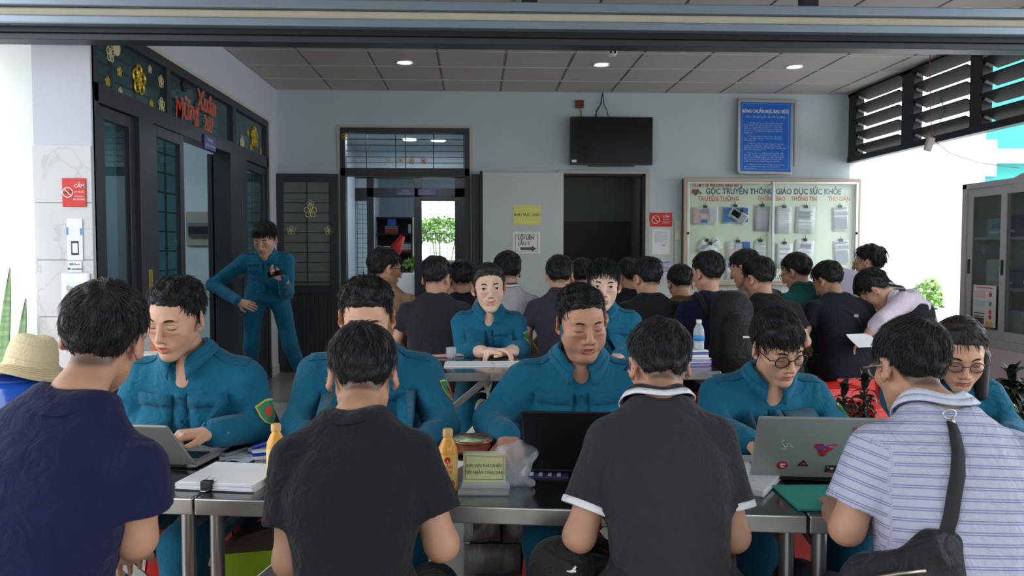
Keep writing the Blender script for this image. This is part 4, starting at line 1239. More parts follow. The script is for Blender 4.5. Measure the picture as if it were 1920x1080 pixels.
    for q in (-1, 1):                                   # drag lines at armpits, elbows, waist
        E, W = arms[q]; S_ = SH[q]
        for j in range(3):
            a = T(.40 - .02 * j, q * .155, .10 - .0 * j); b = T(.36 - .07 * j, q * (.06 - .01 * j), .11)
            F.crease(a, b, .012, .006 * fa)
            a = T(.41 - .02 * j, q * .160, -.11 - hu); b = T(.33 - .08 * j, q * (.08 + .01 * j), -.12 - hu)
            F.crease(a, b, .016, .007 * fa); F.crease(a + d * .028, b + d * .034, .012, -.003 * fa)
        if p['top'] not in ('tee', 'polo'):
            ua, fa2 = nrm(E - S_), nrm(W - E); inn = nrm(nrm(S_ - E) + nrm(W - E)); ac = np.cross(ua, inn)
            for j in range(5):
                c = E + (ua * -.03 * j if j < 3 else fa2 * .03 * (j - 2)) + inn * .045
                t_ = nrm(ac + .5 * r.uniform(-1, 1) * ua)
                F.crease(c - t_ * .055 + ua * r.uniform(-.02, .02), c + t_ * .055, .009, .008 * fa)
                F.crease(c - t_ * .05 + ua * .018, c + t_ * .05 + ua * .018, .009, -.004 * fa)
            for j in range(3):
                c = S_ + ua * (.07 + .05 * j); t_ = nrm(np.cross(ua, frt) * q + ua * .8)
                F.crease(c + frt * .05 - t_ * .04, c + frt * .05 + t_ * .05, .009, .005 * fa)
    for j in range(4):
        q = r.choice((-1, 1)); t = r.uniform(-.02, .16)
        F.crease(T(t, q * .16, -.06), T(t - r.uniform(-.05, .06), q * .03, -.13 - hu), .016, .006 * fa)
        F.crease(T(t, q * .16, .06), T(t - r.uniform(-.05, .06), q * .03, .13 + bl), .014, .006 * fa)
    for j in range(3):
        x = r.uniform(-.1, .1)
        F.crease(T(.22, x, -.125 - hu), T(-.10, x * 1.3 + r.uniform(-.03, .03), -.125), .018, .005 * fa)
    lo, hi = F.bounds()
    F.wave(lo - .02, hi + .02, [(1, .2, .35), (.3, 1, -.2), (.2, -.3, 1), (-.7, .5, .6)], [26, 30, 20, 34], .0032 * fa, p['seed'])
    if hc < .010: F.wave(lo - .02, hi + .02, [(1, .3, .9), (-.8, .5, 1), (.3, 1, .6), (-.2, .7, 1)], [74, 92, 61, 108], (.0026 if p['top'] in ('uniform', 'shirt') else .0011) * fa, p['seed'] + 5)
    na = nrm(nd * .35 + d * .65)
    nk = .061 if p['top'] in ('tee',) else .057
    F.cone(N0 - na * .035 * s + frt * .010 * s, N0 + na * .10 + frt * .010 * s, nk * s * p['neck'], (nk + .004) * s * p['neck'], .006, 's')
    if p['top'] in ('uniform', 'shirt'):
        F.cone(T(.475, 0, .075), T(.52, 0, .09), .012, .05, .01, 's')
    V, Q = F.mesh(hc)
    BV, BQ = drop_hidden(BV, BQ, F, .014); BV, BQ = drop_hidden(BV, BQ, p['hf'], .007)
    me = np_mesh('body', BV, BQ); vcol(me, 'tint', tint_fn(C, R, hs, p)(BV)); body = link('body', me, M_skin, root)
    SF = F
    me = np_mesh('shirt', V, Q)
    if p['st']:
        tt = (V - P) @ d
        for q in (-1, 1):
            E = arms[q][0]; S_ = SH[q]; ud = nrm(E - S_)
            ta = (V - S_) @ ud; x = ((V - P) @ side) * q
            m = (x > .172 * s * p['wide']) & (ta > -.02)
            tt = np.where(m, .45 * k - ta, tt)
        vfloat(me, 'st', tt)
    shirt = link('shirt', me, p['top_mat'], root)
    bv = bvh_of(V, Q)
    cm = p['collar_mat'] or p['top_mat']
    # neck finish
    na = nrm(nd * .35 + d * .65); ns = side; nf = np.cross(na, ns)
    NC = N0 + frt * .010 * s
    def ring(az, r, z, fx=1.0):
        a = math.radians(az)
        return Vector(tuple(NC + (ns * math.sin(a) * r * 1.04 + nf * math.cos(a) * r * fx) * s * p['neck'] + na * z * s))
    def drop(az, r):
        q = ring(az, r, .16); h_ = bv.ray_cast(q, Vector(tuple(-na)), .4)
        return (.16 * s - (h_[0] - q).length) / s if h_[0] is not None else None
    def smooth_drop(A_, r):
        v = [drop(a, r) for a in A_]; ok = [(a, x) for a, x in zip(A_, v) if x is not None]
        if not ok: return np.zeros(len(A_))
        v = np.interp(A_, [a for a, x in ok], [x for a, x in ok]); md = float(np.median(v)); v = np.clip(v, md - .028, md + .022)
        for _ in range(2): v[1:-1] = (v[:-2] + v[1:-1] * 2 + v[2:]) / 4
        return v
    if p['top'] == 'tee':
        A = np.arange(0, 360, 10); zd = smooth_drop(A, nk + .006); rows = []
        for dr, dz in ((.022, .0015), (.020, .004), (.006, .008), (.0, .008), (-.003, .004), (-.003, -.012)):
            zz = smooth_drop(A, nk + dr) if dr > .01 else zd
            rows.append([ring(a, nk + dr, z + dz) for a, z in zip(A, zz)])
        MB().grid(rows, closed=True).build('neckband', cm, root, smooth='all')
    else:
        g = 17; A = np.linspace(g, 360 - g, 41); rows = []; cs = p['collar_stripe']
        f = np.maximum(0, np.cos(np.radians(A))) ** 4
        z0 = smooth_drop(A, nk + .005); ro = .088 + .014 * f; zo = np.array([smooth_drop(A, r_)[i] for i, r_ in enumerate(ro)]) if False else smooth_drop(A, .094)
        zi = smooth_drop(A, .078); zo = np.maximum(zo, z0 - .012 - .026 * f); zi = np.maximum(zi, z0 - .006 - .012 * f)
        hgt = .030 - .010 * f
        for i, (rr, zz) in enumerate(((nk - .001, z0 - .006), (nk - .002, z0 + hgt * .6), (nk + .001, z0 + hgt), (nk + .006, z0 + hgt * .97), (.078 + .008 * f, np.maximum(zi + .010, z0 + hgt * .45)), (ro, zo + .009 - .010 * f))):
            rr = np.broadcast_to(rr, A.shape); rows.append([ring(a, r_, z) for a, r_, z in zip(A, rr, zz)])
        b = MB()
        b.grid(rows[:5]); b.grid(rows[4:])
        if cs is not None:
            n0 = len(b.f); b.mi = [1 if i >= (len(A) - 1) * 4 else 0 for i in range(n0)]
        b.build('collar', [cm, cs] if cs is not None else cm, root, smooth='all', solid=.003)
    if p['cuff_mat'] is not None:
        for q in (-1, 1):
            E = arms[q][0]; S_ = SH[q]; ud = nrm(E - S_); ln = np.linalg.norm(E - S_) * p['sleeve']
            u1 = nrm(np.cross(ud, frt)); u2 = np.cross(ud, u1); rows = []
            for t, rr in ((-.013, .0625), (-.012, .0655), (.002, .0660), (.003, .0645), (.003, .056)):
                rows.append([Vector(tuple(S_ + ud * (ln + t) + (u1 * math.cos(a) + u2 * math.sin(a)) * rr * s)) for a in np.linspace(0, 2 * math.pi, 25)[:-1]])
            MB().grid(rows, closed=True).build('sleeve_trim', p['cuff_mat'], root, smooth='all')
    if p['top'] in ('uniform', 'shirt'):
        G = lambda x0, x1, t0, t1, nx=5, nt_=6: [[T(t + .045, x, .30) for x in np.linspace(x0, x1, nx)] for t in np.linspace(t0, t1, nt_)]
        tp = .455
        MB().grid(patch(bv, G(-.019, .019, -.06, tp - .105, 3, 18), -frt, .002)).build('placket', M_uni2 if p['top'] == 'uniform' else cm, root, smooth='all', solid=.003)
        if hc < .009:
            for t in (.06, .14, .22, .30, .38):
                q = patch(bv, [[T(t, 0, .3)]], -frt, .005)[0][0]
                MB().lathe([(0, .0015), (.005, .001), (.0055, 0)], 10, M=Matrix.Translation(q) @ Vector(tuple(frt)).to_track_quat('Z', 'Y').to_matrix().to_4x4()).build('button', M_btn, root)
    if p['top'] == 'uniform':
        for q in (-1, 1):
            if p['pockets'] and hc < .0115:
                c = q * .086
                pk = MB().grid(patch(bv, G(c - .056, c + .056, .215, .335), -frt, .004)).build('chest_pocket', M_uni, root, smooth='all', solid=.004)
                MB().grid(patch(bv, G(c - .059, c + .059, .305, .345, 5, 3), -frt, .0095)).build('pocket_flap', M_uni2, pk, smooth='all', solid=.006)
            ep = [[T(.62, q * x, f) for f in np.linspace(-.035, .018, 4)] for x in np.linspace(.078, .19, 7)]
            MB().grid(patch(bv, ep, -d, .003)).build('epaulette', M_uni2, root, smooth='all', solid=.004)
        if p['badge']:
            E = arms[-1][0]; S_ = SH[-1]; ud = nrm(E - S_); out = nrm(-side - ud * np.dot(-side, ud)); fw = np.cross(out, ud)
            if np.dot(fw, frt) < 0: fw = -fw
            out = nrm(out + fw * .45); fw = nrm(np.cross(ud, out)); fw = fw if np.dot(fw, frt) > 0 else -fw
            c = S_ + ud * .105
            sh_ = [(-.5, -.42), (-.2, -.52), (0, -.56), (.2, -.52), (.5, -.42), (.48, .05), (.36, .38), (0, .62), (-.36, .38), (-.48, .05)]
            b = MB(); mats = [mat('badge_gold', (222, 196, 60), .6), mat('badge_green', (40, 142, 104), .7), mat('badge_red', (206, 70, 40), .7)]
            for i, (f, of) in enumerate(((1.0, .003), (.86, .005), (.42, .0065))):
                pts = [c + out * .1 + (fw * x + ud * y) * .072 * f for x, y in sh_] + [c + out * .1]
                pr = patch(bv, [pts], -out, of)[0]
                b.mat(i).add(pr, [(j, (j + 1) % 10, 10) for j in range(10)])
            b.build('sleeve_badge', mats, root, smooth=False)
    # ---- trousers and shoes
    tm = p['trouser_mat'] or M_uni
    F = Field()
    if p['legs'] is None:
        kn = p['knees']
        lg = {q: (np.array((q * .10, .0, zp - .01)), np.array((q * .14, .42, kn)), np.array((q * .13, .40, .09))) for q in (-1, 1)}
    else:
        lg = {q: tuple(np.array(v, float) for v in p['legs']['R' if q > 0 else 'L']) for q in (-1, 1)}
    F.ell(P + np.array((0, -.01, .0)), (.172 * s * ft, .125 * s * max(1, ft * .95), .125), .05)
    F.cone(P, P + d * .09, .14, .13, .05, flat=(frt, .8))
    for q in (-1, 1):
        a, b, c = lg[q]
        F.cone(a, b, .088 * s * ft, .064 * s, .04).cone(b, c, .064 * s, .050 * s, .03)
        F.crease(b + (0, -.04, .06), b + (0, -.06, -.08), .02, .01)
    lo, hi = F.bounds(); F.wave(lo, hi, [(1, .2, .4), (.2, .4, 1), (.3, 1, .3)], [30, 24, 28], .004, p['seed'])
    TV, TQ = drop_hidden(*F.mesh(.015 if hc < .0075 else .02), SF, .02); link('trousers', np_mesh('trousers', TV, TQ), tm, root)
    for q in (-1, 1):
        a, b, c = lg[q]; fd = np.array((0, 1, 0)) if p['feet'] is None else nrm(p['feet'])
        f0 = np.array((c[0], c[1], 0.0))
        F = Field(); F.cone(f0 + (0, 0, .10), f0 + (0, 0, .045), .038, .04, .02)
        F.cone(f0 - fd * .035 + (0, 0, .042), f0 + fd * .16 + (0, 0, .032), .040, .036, .02).plane((0, 0, .006), (0, 0, 1), f0 - .3, f0 + .3) if False else F.cone(f0 - fd * .035 + (0, 0, .045), f0 + fd * .16 + (0, 0, .037), .040, .036, .02)
        field_obj('shoe', F, .017, M_shoe, root)
    # ---- face details
    if p['face']:
        fb = bvh_of(BV, BQ); ffw = R @ np.array((0, 1.0, 0))
        Hh = lambda x, z: C + R @ (np.array((x, .16, z)) * hs)
        def strip(name, line, w, m, off, parent=body):
            rows = [[Hh(x, z + o) for x, z in line] for o in np.linspace(-w / 2, w / 2, 3)]
            pr = patch(fb, rows, -ffw, off)
            mid = len(line) - 1
            for r_ in (0, 2):                           # taper both ends
                for e in (0, mid): pr[r_][e] = pr[1][e].copy()
            return MB().grid(pr).build(name, m, parent, smooth='all')
        M_br = mat('brow_hair', (38, 28, 25), .8, var=.2, vscale=200)
        for q in (-1, 1):
            if p['brow']:
                tz = .012 if p['eyes'] == 'open' else .0
                strip('eyebrow', [(q * (.014 + .031 * t), .0275 + .006 * math.sin(t * 2.4) - .003 * t) for t in np.linspace(0, 1, 8)], .0068, M_br, .0007)
            if p['eyes'] == 'down':
                strip('eyelashes', [(q * (.018 + .030 * t), .0035 - .0036 * math.sin(math.pi * t) + .001 * t) for t in np.linspace(0, 1, 9)], .0024, M_br, .0008)
                strip('eyelid_crease', [(q * (.018 + .030 * t), .0145 + .002 * math.sin(math.pi * t)) for t in np.linspace(0, 1, 9)], .0012, mat('lid_crease', (120, 76, 58), .8), .0004)
            elif p['eyes'] == 'open':
                N = 9; ts = np.linspace(0, 1, N)
                upz = [.0075 + .0052 * math.sin(math.pi * t) ** .8 + .001 * t for t in ts]; loz = [.0072 - .0040 * math.sin(math.pi * t) + .001 * t for t in ts]
                xs = [q * (.019 + .028 * t) for t in ts]
                rows = [[Hh(x, l + (u - l) * f) for x, u, l in zip(xs, upz, loz)] for f in np.linspace(0, 1, 4)]
                ey = MB().grid(patch(fb, rows, -ffw, .0008)).build('eye', mat('eye_white', (226, 220, 216), .25), body, smooth='all')
                cx, cz = q * .033 + p.get('gaze', 0), .0085
                pts = [Hh(cx + .0058 * math.cos(a), min(cz + .0056 * math.sin(a), .0122)) for a in np.linspace(0, 6.283, 15)[:-1]] + [Hh(cx, cz)]
                pr = patch(fb, [pts], -ffw, .0014)[0]
                MB().add(pr, [(j, (j + 1) % 14, 14) for j in range(14)]).build('iris', mat('dark_iris', (34, 22, 18), .1), ey)
                strip('eyelashes', [(x, u) for x, u in zip(xs, upz)], .0026, M_br, .0014)
    if p['glasses']:
        gm, rr = p['glasses']
        g = MB()
        TT = lambda x, y, z: Vector(tuple(C + R @ (np.array((x, y, z)) * hs)))
        gy = .101
        for q in (-1, 1):
            g.tube([TT(q * .034 + math.cos(a) * rr, gy - abs(math.cos(a) * rr * q + .034) * .12, .004 + math.sin(a) * rr * .86) for a in np.linspace(0, 2 * math.pi, 21)[:-1]], .0021, 6, closed=True)
            g.tube([TT(q * (.034 + rr), gy - .011, .010), TT(q * .0745, .088, .012), TT(q * .081, .03, .011), TT(q * .082, -.01, .008), TT(q * .080, -.022, -.008)], .0019, 6)
        g.tube([TT(-.034 + rr, gy - .001, .008), TT(0, gy + .004, .011), TT(.034 - rr, gy - .001, .008)], .0018, 6)
        gl = g.build('glasses', gm, root, smooth='all')
        for q in (-1, 1):
            pts = [TT(q * .034 + math.cos(a) * rr, gy - abs(math.cos(a) * rr * q + .034) * .12, .004 + math.sin(a) * rr * .86) for a in np.linspace(0, 2 * math.pi, 21)[:-1]]
            MB().add(pts, [tuple(range(20))]).build('lens', M_lens, gl)
    return dict(root=root, C=C, R=R, P=P, d=d, T=T, side=side, frt=frt, loc=loc, bv=bv, arms=arms, SH=SH, N0=N0, base=base, phi=phi, s=s, tl=tl, shirt=shirt, body=body)
# ================================================================ THINGS ON THE BACK WALL
wall_at = lambda px, py, off=.02: Vector((at(px, py, Y=YB - off).x, YB - off, at(px, py, Y=YB - off).z))
def lines(name, x0, x1, z0, z1, n, y, m, parent, seed, thick=.35, margin=.0):
    """print too small to read: rows of short word strips, joined"""
    r = rng(seed); b = MB(); h = (z1 - z0) / n
    for i in range(n):
        z = z1 - (i + .5) * h; x = x0 + (r.uniform(.02, .1) * (x1 - x0) if r.random() < .25 else 0); e = x1 - (r.uniform(.1, .5) * (x1 - x0) if r.random() < .25 else 0)
        while x < e:
            w = r.uniform(.03, .11) * (x1 - x0); q = min(x + w, e)
            b.add([(x, y, z - h * thick / 2), (q, y, z - h * thick / 2), (q, y, z + h * thick / 2), (x, y, z + h * thick / 2)], [(0, 1, 2, 3)])
            x = q + .018 * (x1 - x0)
    return tag(b.build(name, m, parent), kind='stuff')
# television
M_scr = mat('screen_black', (10, 10, 14), .12, spec=.6, var=0)
p0, p1 = at(1070, 218, Y=YB - .13), at(1224, 309, Y=YB - .13)
cx, cz, w, h = (p0.x + p1.x) / 2, (p0.z + p1.z) / 2, (p1.x - p0.x) / 2, (p0.z - p1.z) / 2
tv = empty('television', (cx, YB - .1, cz), 0, 'black flat television on the back wall above the dark doorway', 'television')
MB().box(-w, w, -.02, .05, -h, h).build('casing', M_blk, tv, bevel=.006)
MB().box(-w + .012, w - .012, -.0235, -.02, -h + .02, h - .012).build('screen', M_scr, tv)
MB().box(-w + .01, w - .01, -.025, -.02, -h + .002, -h + .014).box(-.25, .25, -.01, .03, -h - .018, -h).build('lower_trim', M_dark, tv)
MB().box(-w + .015, -w + .065, -.0255, -.0236, -h + .025, -h + .05).build('white_sticker', M_white, tv)
MB().box(-.2, .2, .05, .1, -.15, .15).build('wall_bracket', M_blk, tv)
q = wall_at(1087, 195, .02)
jb = empty('junction_box', (q.x, YB, q.z), 0, 'rusty brown junction box above the left corner of the television', 'box')
MB().box(-.045, .045, -.03, 0, -.042, .042).build('cover', mat('rust_brown', (112, 62, 44), .8, var=.3, vscale=30), jb, bevel=.004)
MB().tube([(.0, -.02, -.04), (.015, -.02, -.08), (.02, -.02, -(q.z - p0.z) + .005)], .006, 6).build('wire', mat('tan_wire', (170, 110, 80), .6), jb)
b = MB(); q = wall_at(1130, 178, .03)
for dx, e in ((-.06, -.09), (-.07, -.07), (.05, .06)): b.tube([(q.x, q.y, ZC), (q.x + dx * .3, q.y, q.z - .1), (q.x + dx, q.y, q.z - .17), (q.x + e, q.y - .02, p0.z - .002)], .005, 6)
tag(b.build('television_cable', M_blk, smooth='all'), 'dark cables hanging from the ceiling to the television', 'cable')
# blue board
M_bb = mat('board_blue', (16, 100, 200), .4, var=.03)
c0, c1 = wall_at(1387, 185, .07), wall_at(1490, 328, .07)
w, h = (c1.x - c0.x) / 2 - .03, (c0.z - c1.z) / 2
bb = empty('blue_board', ((c0.x + c1.x) / 2 - .02, YB - .05, (c0.z + c1.z) / 2), 0, 'tall blue board of white writing in a loose silver frame', 'board')
bb.rotation_euler = (math.radians(-3), math.radians(.8), 0)
MB().box(-w, w, -.015, .0, -h + .03, h - .03).build('panel', M_bb, bb)
MB().box(-w - .03, -w, -.03, .01, -h, h).build('left_rail', M_alu, bb, bevel=.006)
MB().box(-w - .03, w + .05, -.03, .01, h - .035, h).build('top_rail', M_alu, bb, bevel=.006)
MB().box(-w - .03, w + .01, -.03, .01, -h, -h + .035).build('bottom_rail', M_alu, bb, bevel=.006)
MB().box(w + .035, w + .065, -.03, .005, -h + .1, h).build('loose_right_rail', M_alu, bb, bevel=.006)
M_bl = mat('board_line', (90, 160, 230), .5)
b = MB(); frame_rect(b, -.0165, -.0152, -w + .02, w - .02, -h + .055, h - .05, .006, 'x'); b.build('border_line', M_bl, bb)
M_bp = mat('board_print', (196, 222, 246), .5, var=0)
text_mesh('lettering', 'BẢNG CHUẨN MỰC ĐẠO ĐỨC', .052, M_wtxt, bb, face_cam((0, -.0165, h - .135)), sx=.70, bold=.02)
text_mesh('lettering', '(Theo tấm gương đạo đức Hồ Chí Minh)', .030, M_bp, bb, face_cam((0, -.0165, h - .195)), sx=.85)
para = [('1. Có lập trường tư tưởng vững vàng, chấp\nhành nghiêm chủ trương đường lối của Đảng,\nchính sách pháp luật của Nhà nước; thực hiện\ntốt phẩm chất, lối sống trong sạch, lành mạnh,\ngiản dị, hòa nhã, hết lòng vì nhân dân phục vụ,\nnhiệm vụ.', .55),
        ('2. Tận tụy và phương pháp làm việc khoa\nhọc, nâng động sáng tạo, thực hành tiết kiệm,\nchống lãng phí.', .32),
        ('3. Thường xuyên học tập nâng cao trình độ\nchuyên môn, năng lực công tác, lễ phép hiện\nđại khiêm tốn thật thà, lấy hiệu quả công việc làm\nthước đo đánh giá cán bộ.', .16),
        ('4. Có ý thức rèn luyện tu dưỡng phẩm chất\nđạo đức cá nhân, gương mẫu đoàn kết, thương\nyêu đồng chí, đồng nghiệp; tinh thần kiên quyết\nđấu tranh bản thân, thẳng thắn phê bình, kiên\nquyết chống tham nhũng, lãng phí, quan liêu.', -.06),
        ('5. Nâng cao ý thức trách nhiệm phục vụ nhân\ndân trong bệnh nhân nhiệt tình, phong cách\ntận tụy, lịch sự.', -.33),
        ('6. Thực hiện tốt 12 điều y đức và 5 điều\nBác dạy.', -.5)]
zt = h - .25
for s_, _ in para:
    n = s_.count('\n') + 1
    text_mesh('lettering', '      ' + s_, .0200, M_bp, bb, face_cam((-w + .045, -.0165, zt - n * .0112)), align='LEFT', sx=1.12, line=1.10)
    zt -= n * .0224 + .013
# notice case with two sliding panes
M_nb = mat('notice_ground', (226, 234, 216), .75, var=.05, vscale=2)
M_tan = mat('tan_frame', (188, 164, 140), .5, var=.05)
c0, c1 = wall_at(1283, 334, .1), wall_at(1611, 534, .1)
nb = empty('notice_case', ((c0.x + c1.x) / 2, YB - .1, (c0.z + c1.z) / 2), 0, 'wide glazed notice case with pale green ground and printed headings', 'case')
w, h = (c1.x - c0.x) / 2, (c0.z - c1.z) / 2
MB().box(-w, w, .045, .1, -h, h).build('back_panel', M_nb, nb)
b = MB(); frame_rect(b, -.0, .1, -w, w, -h, h, .035, 'x'); b.build('outer_frame', M_tan, nb, bevel=.004)
xm = at(1449, 400, Y=YB - .1).x - nb.location.x
for x0, x1, y in ((-w + .036, xm + .015, .008), (xm - .015, w - .036, -.01)):
    b = MB(); frame_rect(b, y - .008, y + .008, x0, x1, -h + .036, h - .036, .026, 'x'); o = b.build('sliding_frame', M_alu, nb, bevel=.003)
    MB().box(x0 + .026, x1 - .026, y - .002, y + .002, -h + .06, h - .06).build('pane', M_glc, o)
    MB().ball((x0 + .013 if x0 < -.5 else x1 - .013, y - .012, at(0, 436, Y=YB - .1).z - nb.location.z), .014, nu=10, nv=6).build('lock_knob', M_blk, o, smooth='all')
NX = lambda px: at(px, 400, Y=YB - .0565).x - nb.location.x
NZ = lambda py: at(1450, py, Y=YB - .0565).z - nb.location.z
M_nred = mat('print_red', (206, 52, 40), .6, var=0); M_nblue = mat('print_navy', (66, 82, 116), .6, var=0); M_norg = mat('print_orange', (222, 96, 62), .6, var=0)
yp = .0435
text_mesh('lettering', 'TRẠM Y TẾ PHƯỜNG BÌNH AN', .062, M_nred, nb, face_cam((NX(1341), yp, NZ(348.5))), sx=.60, bold=.02)
text_mesh('lettering', 'GÓC TRUYỀN THÔNG GIÁO DỤC SỨC KHỎE', .088, M_nblue, nb, face_cam((NX(1450), yp, NZ(359.5))), sx=.83, bold=.028)
for px, s_, m in ((1347, 'TRUYỀN THÔNG', M_nred), (1446, 'THÔNG BÁO', M_norg), (1507, 'THÔNG TIN', M_nred), (1573, 'THƯ GIÃN', M_norg)):
    text_mesh('lettering', s_, .068, m, nb, face_cam((NX(px), yp, NZ(373))), sx=.86 if px < 1400 else .76, bold=.012)
MB().box(NX(1320), NX(1379), yp - .001, yp, NZ(377.6), NZ(377)).build('heading_rule', M_nred, nb)
b = MB()
hp = [(0, -.055), (.03, -.03), (.05, .0), (.05, .02), (.035, .037), (.012, .034), (0, .02), (-.012, .034), (-.035, .037), (-.05, .02), (-.05, 0), (-.03, -.03)]
b.prism([(NX(1304) + x * .8, yp, NZ(360) + z * .8) for x, z in hp], (0, -.004, 0)); b.build('printed_heart', mat('heart_red', (150, 26, 44), .5), nb)
MB().tube([(NX(1297), yp - .004, NZ(361)), (NX(1304), yp - .006, NZ(364)), (NX(1311), yp - .005, NZ(360)), (NX(1315), yp - .004, NZ(362)), (NX(1311), yp - .004, NZ(365))], .005, 5).build('printed_tube', mat('print_green', (90, 130, 116), .6), nb)
M_pgr = mat('print_grass', (64, 190, 130), .6, var=.1); b = MB(); r = rng(5)
for px in np.arange(1296, 1600, 2.6):
    x = NX(px); hh = r.uniform(.03, .09) * (1.5 if px < 1310 or px > 1560 else .7); b.add([(x - .006, yp, NZ(529)), (x + .012, yp, NZ(529)), (x + r.uniform(-.03, .04), yp, NZ(529) + hh)], [(0, 1, 2)])
tag(b.build('printed_grass', M_pgr, nb), kind='stuff')
b = MB()
for px, py in ((1470, 516), (1526, 516), (1579, 512), (1596, 524)): b.lathe([(0, .001), (.03, .0)], 12, M=Matrix.Translation((NX(px), yp - .001, NZ(py))) @ Matrix.Rotation(math.pi / 2, 4, 'X'))
tag(b.build('printed_flowers', M_norg, nb), kind='stuff')
M_sheet = [M_paper, mat('pink_print', (226, 176, 182), .7), mat('blue_print', (70, 112, 184), .7), mat('grey_print', (150, 156, 168), .7), mat('lilac_print', (206, 204, 216), .7)]
M_pline = mat('faint_print', (186, 190, 202), .7)
def notice(px, py, w_px, h_px, rot, label, seed, blocks=(), rows=8, m=0, dy=0.0, printed=.7):
    q = at(px, py, Y=YB - .062 - dy); k = (YB) / F_PX; w, h = w_px * k / 2, h_px * k / 2
    e = empty('pinned_sheet', (q.x, YB - .062 - dy, q.z), 0, label, 'sheet', 'sheets hung in the notice case'); e.rotation_euler = (0, math.radians(rot), 0)
    MB().grid([[(x, -.002 - .012 * abs(x / w) * (1 if x > 0 else .4), z) for x in np.linspace(-w, w, 5)] for z in (-h, h)]).build('paper', M_sheet[m], e, smooth='all', solid=.0015)
    for bx_, bz_, bw, bh, bm in blocks:
        MB().box((bx_ - bw) * w, (bx_ + bw) * w, -.018, -.0165, (bz_ - bh) * h, (bz_ + bh) * h).build('printed_block', M_sheet[bm], e)
    if rows: lines('printed_lines', -w * printed, w * printed, -h * .85, h * .8, rows, -.0185, M_pline, e, seed, .3)
    MB().box(-.018, .018, -.024, .004, h - .01, h + .02).tube([(0, -.01, h + .02), (0, -.008, h + .05)], .003, 5).build('clip', M_blk, e)
    return e
B_ = 'sheet in the notice case: '
notice(1322, 405, 48, 33, 0, 'leaflet of pink and white panels under the TRUYỀN THÔNG heading', 1, [(-.1, .55, .28, .25, 3), (-.1, -.05, .3, .22, 1), (-.1, -.6, .25, .2, 2), (.6, .1, .3, .7, 4), (-.72, .0, .2, .8, 1)], 0)
notice(1378, 403, 50, 32, 0, 'blue folded leaflet behind a tilted grey card', 2, [(0, 0, .95, .85, 2)], 0)
notice(1383, 405, 34, 22, 33, 'tilted grey card with a white border pinned over the blue leaflet', 3, [(0, 0, .9, .85, 3), (-.3, .1, .5, .5, 4)], 0, dy=.012)
notice(1428, 410, 28, 48, 2, 'pink-edged sheet under the THÔNG BÁO heading left of the middle bar', 4, [], 12, 4)
notice(1469, 413, 30, 50, 1, 'white typed sheet just right of the middle bar, upper row', 5, [], 10)
notice(1509, 413, 36, 50, 3, 'white sheet with a grey picture box under the THÔNG TIN heading', 6, [(-.1, .4, .6, .3, 3)], 6)
notice(1575, 411, 29, 46, -2, 'grey printed cartoon sheet under the THƯ GIÃN heading, upper one', 7, [(0, .9, .85, .05, 3), (0, .45, .85, .3, 4), (0, .1, .85, .05, 3), (0, -.4, .85, .4, 3)], 0)
notice(1331, 463, 42, 26, -28, 'grey and white sheet tilted behind another in the lower left of the case', 8, [(0, .4, .8, .1, 3)], 4)
notice(1325, 468, 36, 25, 30, 'white card with grey marks tilted over another sheet, lower left of the case', 9, [(-.5, .1, .15, .3, 3), (.5, -.2, .14, .2, 3)], 0, dy=.012)
notice(1383, 472, 46, 38, 0, 'leaflet of red, pale and blue panels in the lower row of the case', 10, [(.65, 0, .34, 1, 2), (.05, 0, .28, .8, 4), (-.6, 0, .2, .3, 1)], 0)
notice(1374, 508, 26, 38, 2, 'white booklet with violet letters below the red and blue leaflet', 11, [(0, .6, .7, .15, 2), (0, -.3, .5, .2, 4)], 0, dy=.012)
notice(1424, 475, 22, 46, 2, 'narrow typed sheet lower left of the middle bar', 12, [], 12)
notice(1470, 480, 30, 48, 1, 'plain white sheet just right of the middle bar, lower row', 13, [], 4)
notice(1507, 475, 36, 50, 4, 'white sheet with a small grey oval picture, lower row of the case', 14, [(.15, .6, .5, .14, 3)], 6)
notice(1577, 474, 29, 46, -3, 'grey printed cartoon sheet, lower of the two at the right of the case', 15, [(0, .85, .85, .06, 3), (0, .45, .85, .25, 4), (0, .1, .85, .05, 3), (0, -.4, .85, .4, 3)], 0)
text_mesh('lettering', 'CUNGDE', .05, M_ink, bpy.data.objects['pinned_sheet.014'], face_cam((0, -.019, .06)), sx=.8)
text_mesh('lettering', 'CUNGDE', .05, M_ink, bpy.data.objects['pinned_sheet.006'], face_cam((0, -.019, .06)), sx=.8)
text_mesh('lettering', 'SINH', .06, M_sheet[2], bpy.data.objects['pinned_sheet.010'], face_cam((0, -.0195, .06)), bold=.02)
